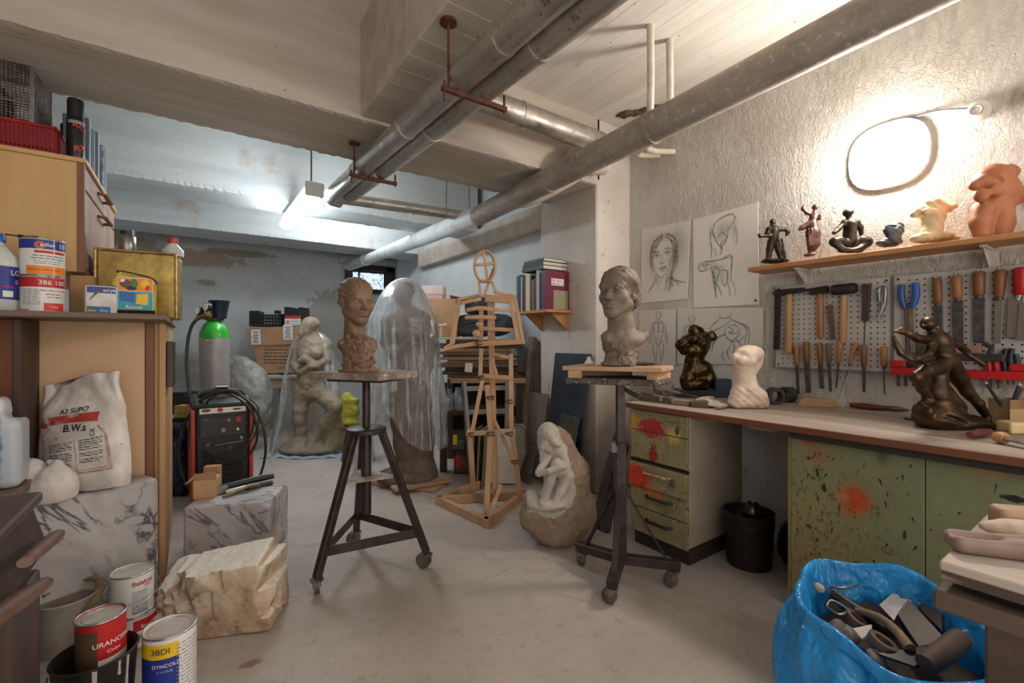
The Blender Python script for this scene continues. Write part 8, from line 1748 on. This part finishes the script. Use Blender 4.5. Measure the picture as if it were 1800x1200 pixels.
ob('jaw', MB().tube([d*.6+up, d*.8+up, d*1.1+up*.8], [.02, .017, .008], 8), M('dull_grey_jaw', '#6b6460', r=.45, met=.6), parent=T)
lying('pencil', 'thin black pencil lying on the bench in front of the bowman rock', 1590, 737, 1622, 742, (.006, .006, .006, .005, .003), (m_blackp, M('pale_wood_handle', '')), 'pencil')
# pot with brushes
p = onb(1773, 750)
T = thing('pencil_box', 'square wooden pot holding brushes at the right end of the bench', 'pot', p, -TH)
m_pot = wood('tan_pot_wood', '#a4855f', '#846845', 'z', 8, .6)
w_ = .045; h_ = .125
ob('pot_body', MB().box(-w_, w_, -w_, -w_+.006, 0, h_).box(-w_, w_, w_-.006, w_, 0, h_).box(-w_, -w_+.006, -w_, w_, 0, h_).box(w_-.006, w_, -w_, w_, 0, h_).box(-w_, w_, -w_, w_, 0, .006), m_pot, parent=T, smooth=0, bevel=.002)
ob('paper_band', MB().box(-w_+.0, w_*.6, -w_-.0015, -w_-.0002, .03, .085), M('tan_paper', '#b99a6f', r=.8), parent=T, smooth=0)
fr = Fr(p)
for u, v, d, cc, lab in ((1734, 674, -.02, '#33343c', 'dark pencil leaning left out of the wooden pot'), (1792, 678, .0, '#2b2a2c', 'dark wide brush handle leaning right out of the wooden pot'), (1802, 682, -.02, '#7a665c', 'pinkish brown brush handle at the right of the wooden pot')):
    b = fr(u, v, d); a = Vector((-.2*b.x, -.0, .012)); rb = .007 if u < 1750 else .011
    T2 = thing('brush', lab, 'brush', p, -TH); ob('handle', MB().tube([a, a.lerp(b, .6), b], [rb*.7, rb, rb*.7], 8), M('brush_'+cc.strip('#'), cc, r=.4), parent=T2); ob('tip', MB().tube([b, b+(b-a).normalized()*.012], [rb*.7, rb*.2], 8), M('pale_tip', '#c2b7a8', r=.5), parent=T2)
p = onb(1800, 762); ob('soap_bar', MB().box(-.075, .06, -.03, .04, 0, .05), M('yellow_soap', '#e0c690', '#cfb47c', 6, .45), loc=p, rz=-TH-.1, smooth=30, bevel=.01, seg=3, label='pale yellow block of soap at the right edge of the workbench', cat='soap')
T = lying('gouge', 'gouge with a red brown handle lying at the bench front right of the bowman', 1704, 772, 1775, 762, (.012, .018, .013, .009, .004), (M('red_brown_handle', '#7d3b33', '#4d2a28', 14, .45), M('dark_steel2', '#4a4d54', r=.35, met=.6)), 'gouge')
lying('gouge', 'chisel with a round pale wooden knob lying at the right front of the bench', 1750, 778, 1830, 794, (.018, .023, .02, .016, .014), (M('pale_knob_wood', '#b98a5c', '#94693f', 12, .5), M('grey_shaft', '#8d8379', '#6b625a', 14, .5, .2)), 'chisel', 0, .25)
lying('gouge', 'thin dark graver lying across the bench behind the red handled gouge', 1700, 757, 1764, 753, (.004, .006, .007, .007, .006), (M('dark_steel2', ''), m_blackp), 'gouge')

# ================= blue rubbish bag =================
bc = Vector((1.76, .475, 0))
t_ = NT('blue_bin_film'); c_ = t_.mix(t_.rng(t_.noise(4, 5), .3, .7), hx('#2b9be2'), hx('#1a80c6')); nr = t_.bump(t_.math('ADD', t_.noise(5, 3, .5, (1, 1, .6), 1.2), t_.math('MULTIPLY', t_.noise(13, 3, .5, (1, 1, .5), .8), .45)), 1.0, .05)
m_bag = t_.done(c_, .24, None, nr); t_.b.inputs['Subsurface Weight'].default_value = .0; t_.b.inputs['Transmission Weight'].default_value = .0
rimz = lambda a: .425+.025*math.cos(a-.9)+.012*math.sin(3*a+1)+.008*math.sin(7*a)
rimr = lambda a: .262+.016*math.sin(2*a+.4)+.014*math.sin(5*a+2)
def bagpt(u, v):
    a = 2*math.pi*u; rz_, rr_ = rimz(a), rimr(a)
    fo = .5*math.sin(a*9+3*math.sin(a*2))+.5*math.sin(a*17+1.3)
    key = [(0, .20, .004), (.06, .27, .012), (.25, .335, .09), (.45, .325, .2), (.6, .295, .3), (.7, None, None), (.74, -1, .012), (.78, -2, .01), (.9, -3, 0), (1, -4, 0)]
    if v <= .66:
        r = float(np.interp(v/.66, [0, .06, .3, .6, 1], [.19, .25, .30, .292, .262])); r = r*(1-max(0, (v/.66-.75)/.25))+max(0, (v/.66-.75)/.25)*(rr_+.012) if v/.66 > .75 else r
        z = float(np.interp(v/.66, [0, .06, .3, .6, 1], [.002, .015, .12, .27, 1]))
        if v/.66 > .6: z = .27+(rz_-.012-.27)*((v/.66-.6)/.4)
        r += .016*(1-2*abs(math.sin(a*5+2*math.sin(a*2)+v*3))**.8)*math.sin(math.pi*min(1, v/.66))+.012*math.sin(a*5+v*14)*(v < .6)
    elif v <= .74:
        k = (v-.66)/.08*math.pi; r = rr_+.012*math.cos(k); z = rz_-.012+.014*math.sin(k)
    else:
        k = (v-.74)/.26; r = rr_-.012-.012*k*math.sin(k*3)-.02*k+.016*(1-2*abs(math.sin(a*6+2*math.sin(a*2)+k*1.5))**.8)*k; z = rz_-.012-(rz_-.012-.255)*k
    return Vector((r*math.cos(a), r*math.sin(a), z))
T = thing('rubbish_bag', 'large open blue plastic bag full of workshop scraps in the right foreground', 'bag', bc)
ob('bag_film', MB().grid(bagpt, 150, 60, True), m_bag, parent=T, smooth=180)
ob('bag_bottom', MB().lathe([(0, .256), (.19, .262), (.242, .27)], 40), M('dusty_scrap_fill', '#4a4038', '#2b2520', 14, .9, bump=.4), parent=T, smooth=0)
def inb(u, v, z): p = onz(u, v, z); return Vector((p.x, p.y, z))
m_gb = M('grey_board', '#7d7670', '#6b645e', 6, .7, speck=[(14, .72, '#4e4843')]); m_bb2 = M('brown_board', '#5b4a40', '#4b3c34', 6, .65); m_wp = M('white_paper_scrap', '#ded9d4', '#c9c3bd', 10, .8)
def slab(name, label, pts, z, th, m_, cat='scrap', tilt=()):
    P = [inb(u, v, zz) for (u, v), zz in zip(pts, z)]; c = P[0]; n = (P[1]-P[0]).cross(P[2]-P[0]).normalized()
    if n.z < 0: n = -n
    return ob(name, MB().prism([p-c for p in P], -n*th), m_, loc=c, smooth=0, bevel=.0015, label=label, cat=cat)
slab('board_scrap', 'large grey board scrap standing slanted in the blue bag', ((1577, 1078), (1597, 1052), (1664, 1125), (1615, 1136)), (.36, .385, .375, .35), .012, m_gb)
slab('board_scrap', 'brown board scrap at the back right of the blue bag', ((1604, 1046), (1618, 1040), (1656, 1078), (1654, 1106), (1625, 1080)), (.36, .37, .37, .36, .355), .01, m_bb2)
slab('board_scrap', 'dark brown board lying under the white paper in the blue bag', ((1505, 1065), (1535, 1046), (1570, 1070), (1590, 1110), (1550, 1100)), (.32, .33, .33, .315, .31), .012, m_bb2)
slab('paper_scrap', 'torn white paper scrap in the middle of the blue bag', ((1545, 1062), (1575, 1036), (1582, 1050), (1602, 1054), (1580, 1074), (1571, 1090)), (.352, .375, .37, .375, .365, .35), .003, m_wp)
slab('paper_scrap', 'small white plastic scrap with a dark slit at the left of the blue bag', ((1496, 1104), (1533, 1096), (1531, 1112), (1515, 1122)), (.345, .35, .35, .345), .006, m_wp)
slab('metal_strip', 'black metal strip lying across the front of the blue bag', ((1540, 1147), (1655, 1130), (1664, 1150), (1610, 1172), (1560, 1155)), (.352, .36, .36, .345, .35), .006, M('black_strip', '#2b2826', r=.3, met=.4))
slab('board_scrap', 'black sheet scrap at the back left of the blue bag under the slats', ((1448, 1062), (1462, 1036), (1500, 1060), (1492, 1082), (1470, 1078)), (.34, .36, .35, .34, .335), .006, m_dark)
def rod(name, label, pts, rs, m_, flat=1.0, cat='scrap'):
    P = [inb(*p) for p in pts]; c = P[0]; return ob(name, MB().tube([p-c for p in P], rs, 10, sm=4, flat=flat), m_, loc=c, smooth=50, label=label, cat=cat)
m_sl = wood('worn_slat', '#8d7660', '#6d5947', 'x', 10, .7)
rod('bent_stick', 'bent wooden tool handle lying diagonally in the blue bag', ((1505, 1072, .36), (1545, 1085, .372), (1575, 1108, .372), (1600, 1140, .36)), [.011, .013, .013, .016], m_sl)
rod('wood_scrap', 'thin pale slat along the left edge of the dark sheet in the blue bag', ((1459, 1033, .372), (1500, 1062, .372), (1532, 1078, .365)), [.005, .006, .005], m_sl)
rod('metal_rod', 'short bent metal rod at the back of the blue bag', ((1460, 1030, .38), (1480, 1033, .385), (1508, 1027, .385)), [.004, .004, .004], m_steel)
rod('tube_scrap', 'brown cardboard tube at the right front of the blue bag', ((1627, 1168, .36), (1660, 1145, .375), (1688, 1122, .385)), [.026, .028, .028], M('brown_tube', '#5b463a', '#49382f', 8, .7))
rod('wire_scrap', 'loop of grey wire around the dark sheet in the blue bag', ((1455, 1068, .36), (1475, 1080, .362), (1490, 1072, .362), (1462, 1055, .365), (1453, 1066, .36)), [.004]*5, m_steel)
m_tape = M('old_tape', '#7d6a5a', '#4d4037', 18, .6)
def roll(label, u, v, z, r_, h_, rx):
    p = inb(u, v, z); return ob('tape_roll', MB().lathe([(r_*.6, -h_/2), (r_, -h_/2), (r_, h_/2), (r_*.6, h_/2), (r_*.6, -h_/2)], 28), m_tape, loc=p, rot=(rx, .2, 0), smooth=40, label=label, cat='roll')
roll('old roll of tape at the left of the bent handle in the blue bag', 1503, 1088, .345, .032, .022, .5)
roll('dirty roll of tape near the front of the blue bag', 1550, 1132, .35, .038, .03, .35)
m_chunk = clay('grey_chunk', '#7d736b', '#655c55', '#4a433e', 30, .5)
for (u, v, z, r3, lab, sd) in ((1440, 1034, .40, (.018, .016, .014), 'small pale stone caught at the left rim of the blue bag', 3), (1470, 1108, .35, (.035, .025, .028), 'dark grey stone chunk at the left side of the blue bag', 5), (1490, 1118, .34, (.03, .028, .03), 'brown grey lump beside the stone chunk in the blue bag', 8), (1540, 1160, .325, (.03, .025, .02), 'small brown lump at the front of the blue bag', 9)):
    ob('rubble_piece', sdf([el((0, 0, 0), r3, .01), el((r3[0]*.4, .005, .004), tuple(x*.75 for x in r3), .01, rot=rot3(20, 30, 10))], .005, rough(.007, 45, sd)), m_chunk if sd != 3 else M('pale_pebble', '#b3a491', r=.8), loc=inb(u, v, z), smooth=40, label=lab, cat='rubble')

# ================= small table at the lower right corner =================
tc = onz(1650, 985, .775); tx0, ty1 = tc.x, tc.y
m_tt = wood('whitened_table_wood', '#c2b4a8', '#a39488', 'y', 7, .75, .35, speck=[(16, .68, '#7d6e63')]); m_ts = wood('dark_table_wood', '#66554a', '#483b33', 'y', 8, .75, .4, speck=[(22, .62, '#9a8a7d')])
T = thing('side_table', 'sturdy dusty wooden table with a thick top at the lower right corner', 'table', (tx0+.25, ty1-.3, 0)); o = (tx0+.25, ty1-.3, 0)
ob('tabletop', lbox(MB(), o, tx0, tx0+.47, ty1-.75, ty1, .755, .775), m_tt, parent=T, smooth=0, bevel=.004)
ob('top_core', lbox(MB(), o, tx0+.004, tx0+.466, ty1-.745, ty1-.004, .735, .755), m_ts, parent=T, smooth=0)
ob('gap_shade', lbox(MB(), o, tx0+.03, tx0+.44, ty1-.7, ty1-.03, .715, .735), m_dark, parent=T, smooth=0)  # near-black filler painting the shade of the gap under the tabletop
ob('rail', lbox(MB(), o, tx0-.012, tx0+.46, ty1-.75, ty1+.008, .672, .714), m_ts, parent=T, smooth=0, bevel=.006)
lx = onz(1745, 1090, .66); 
for x0_, y0_ in ((tx0+.06, ty1-.135), (tx0+.36, ty1-.135), (tx0+.06, ty1-.68)): ob('leg', lbox(MB(), o, x0_, x0_+.075, y0_-.0, y0_+.075, 0, .672), m_ts, parent=T, smooth=0, bevel=.005)
def ont(u, v): p = onz(u, v, .7755); return Vector((p.x, p.y, .7757))
m_gw = wood('greyed_wood', '#9b8578', '#7d685c', 'x', 9, .65, .2); m_pw = M('pale_stone_wood', '#c9b39e', '#b09a86', 7, .7, bump=.15)
p = ont(1760, 975)
ob('wooden_scoop', sdf([bxs((.02, 0, .02), (.115, .034, .02), .018, .01), el((.09, 0, .02), (.09, .034, .021), .02), el((-.045, -.002, .044), (.055, .02, .02), .006, True), cap((-.02, 0, .045), (.12, .004, .046), .007, k=.006, sub=True)], .004, rough(.0015, 30), flat_z=0), m_gw, loc=p, rz=-.95, smooth=180, label='hollowed grey wooden scoop lying on the corner of the dusty table', cat='scoop')
p = ont(1788, 945)
ob('wooden_last', sdf([el((0, 0, .02), (.075, .03, .02), .01), bxs((.03, 0, .02), (.06, .026, .018), .012, .01)], .005, rough(.001, 30), flat_z=0), m_pw, loc=p, rz=-.9, smooth=180, label='pale rounded wooden form lying behind the grey scoop', cat='wooden form')
p = ont(1794, 931)
ob('wooden_block', sdf([bxs((.02, 0, .028), (.075, .03, .028), .014, .01)], .005, rough(.001, 30), flat_z=0), wood('tan_form_wood', '#b39779', '#9a7f63', 'x'), loc=p, rz=-.9, smooth=180, label='tan wooden block with cut corners standing behind the rounded form on the dusty table', cat='block')
ob('wood_peg', MB().tube([(0, 0, .008), (.05, -.01, .008)], [.008, .006], 8), m_pw, loc=ont(1797, 958), smooth=40, label='short pale peg beside the grey scoop at the picture edge', cat='peg')
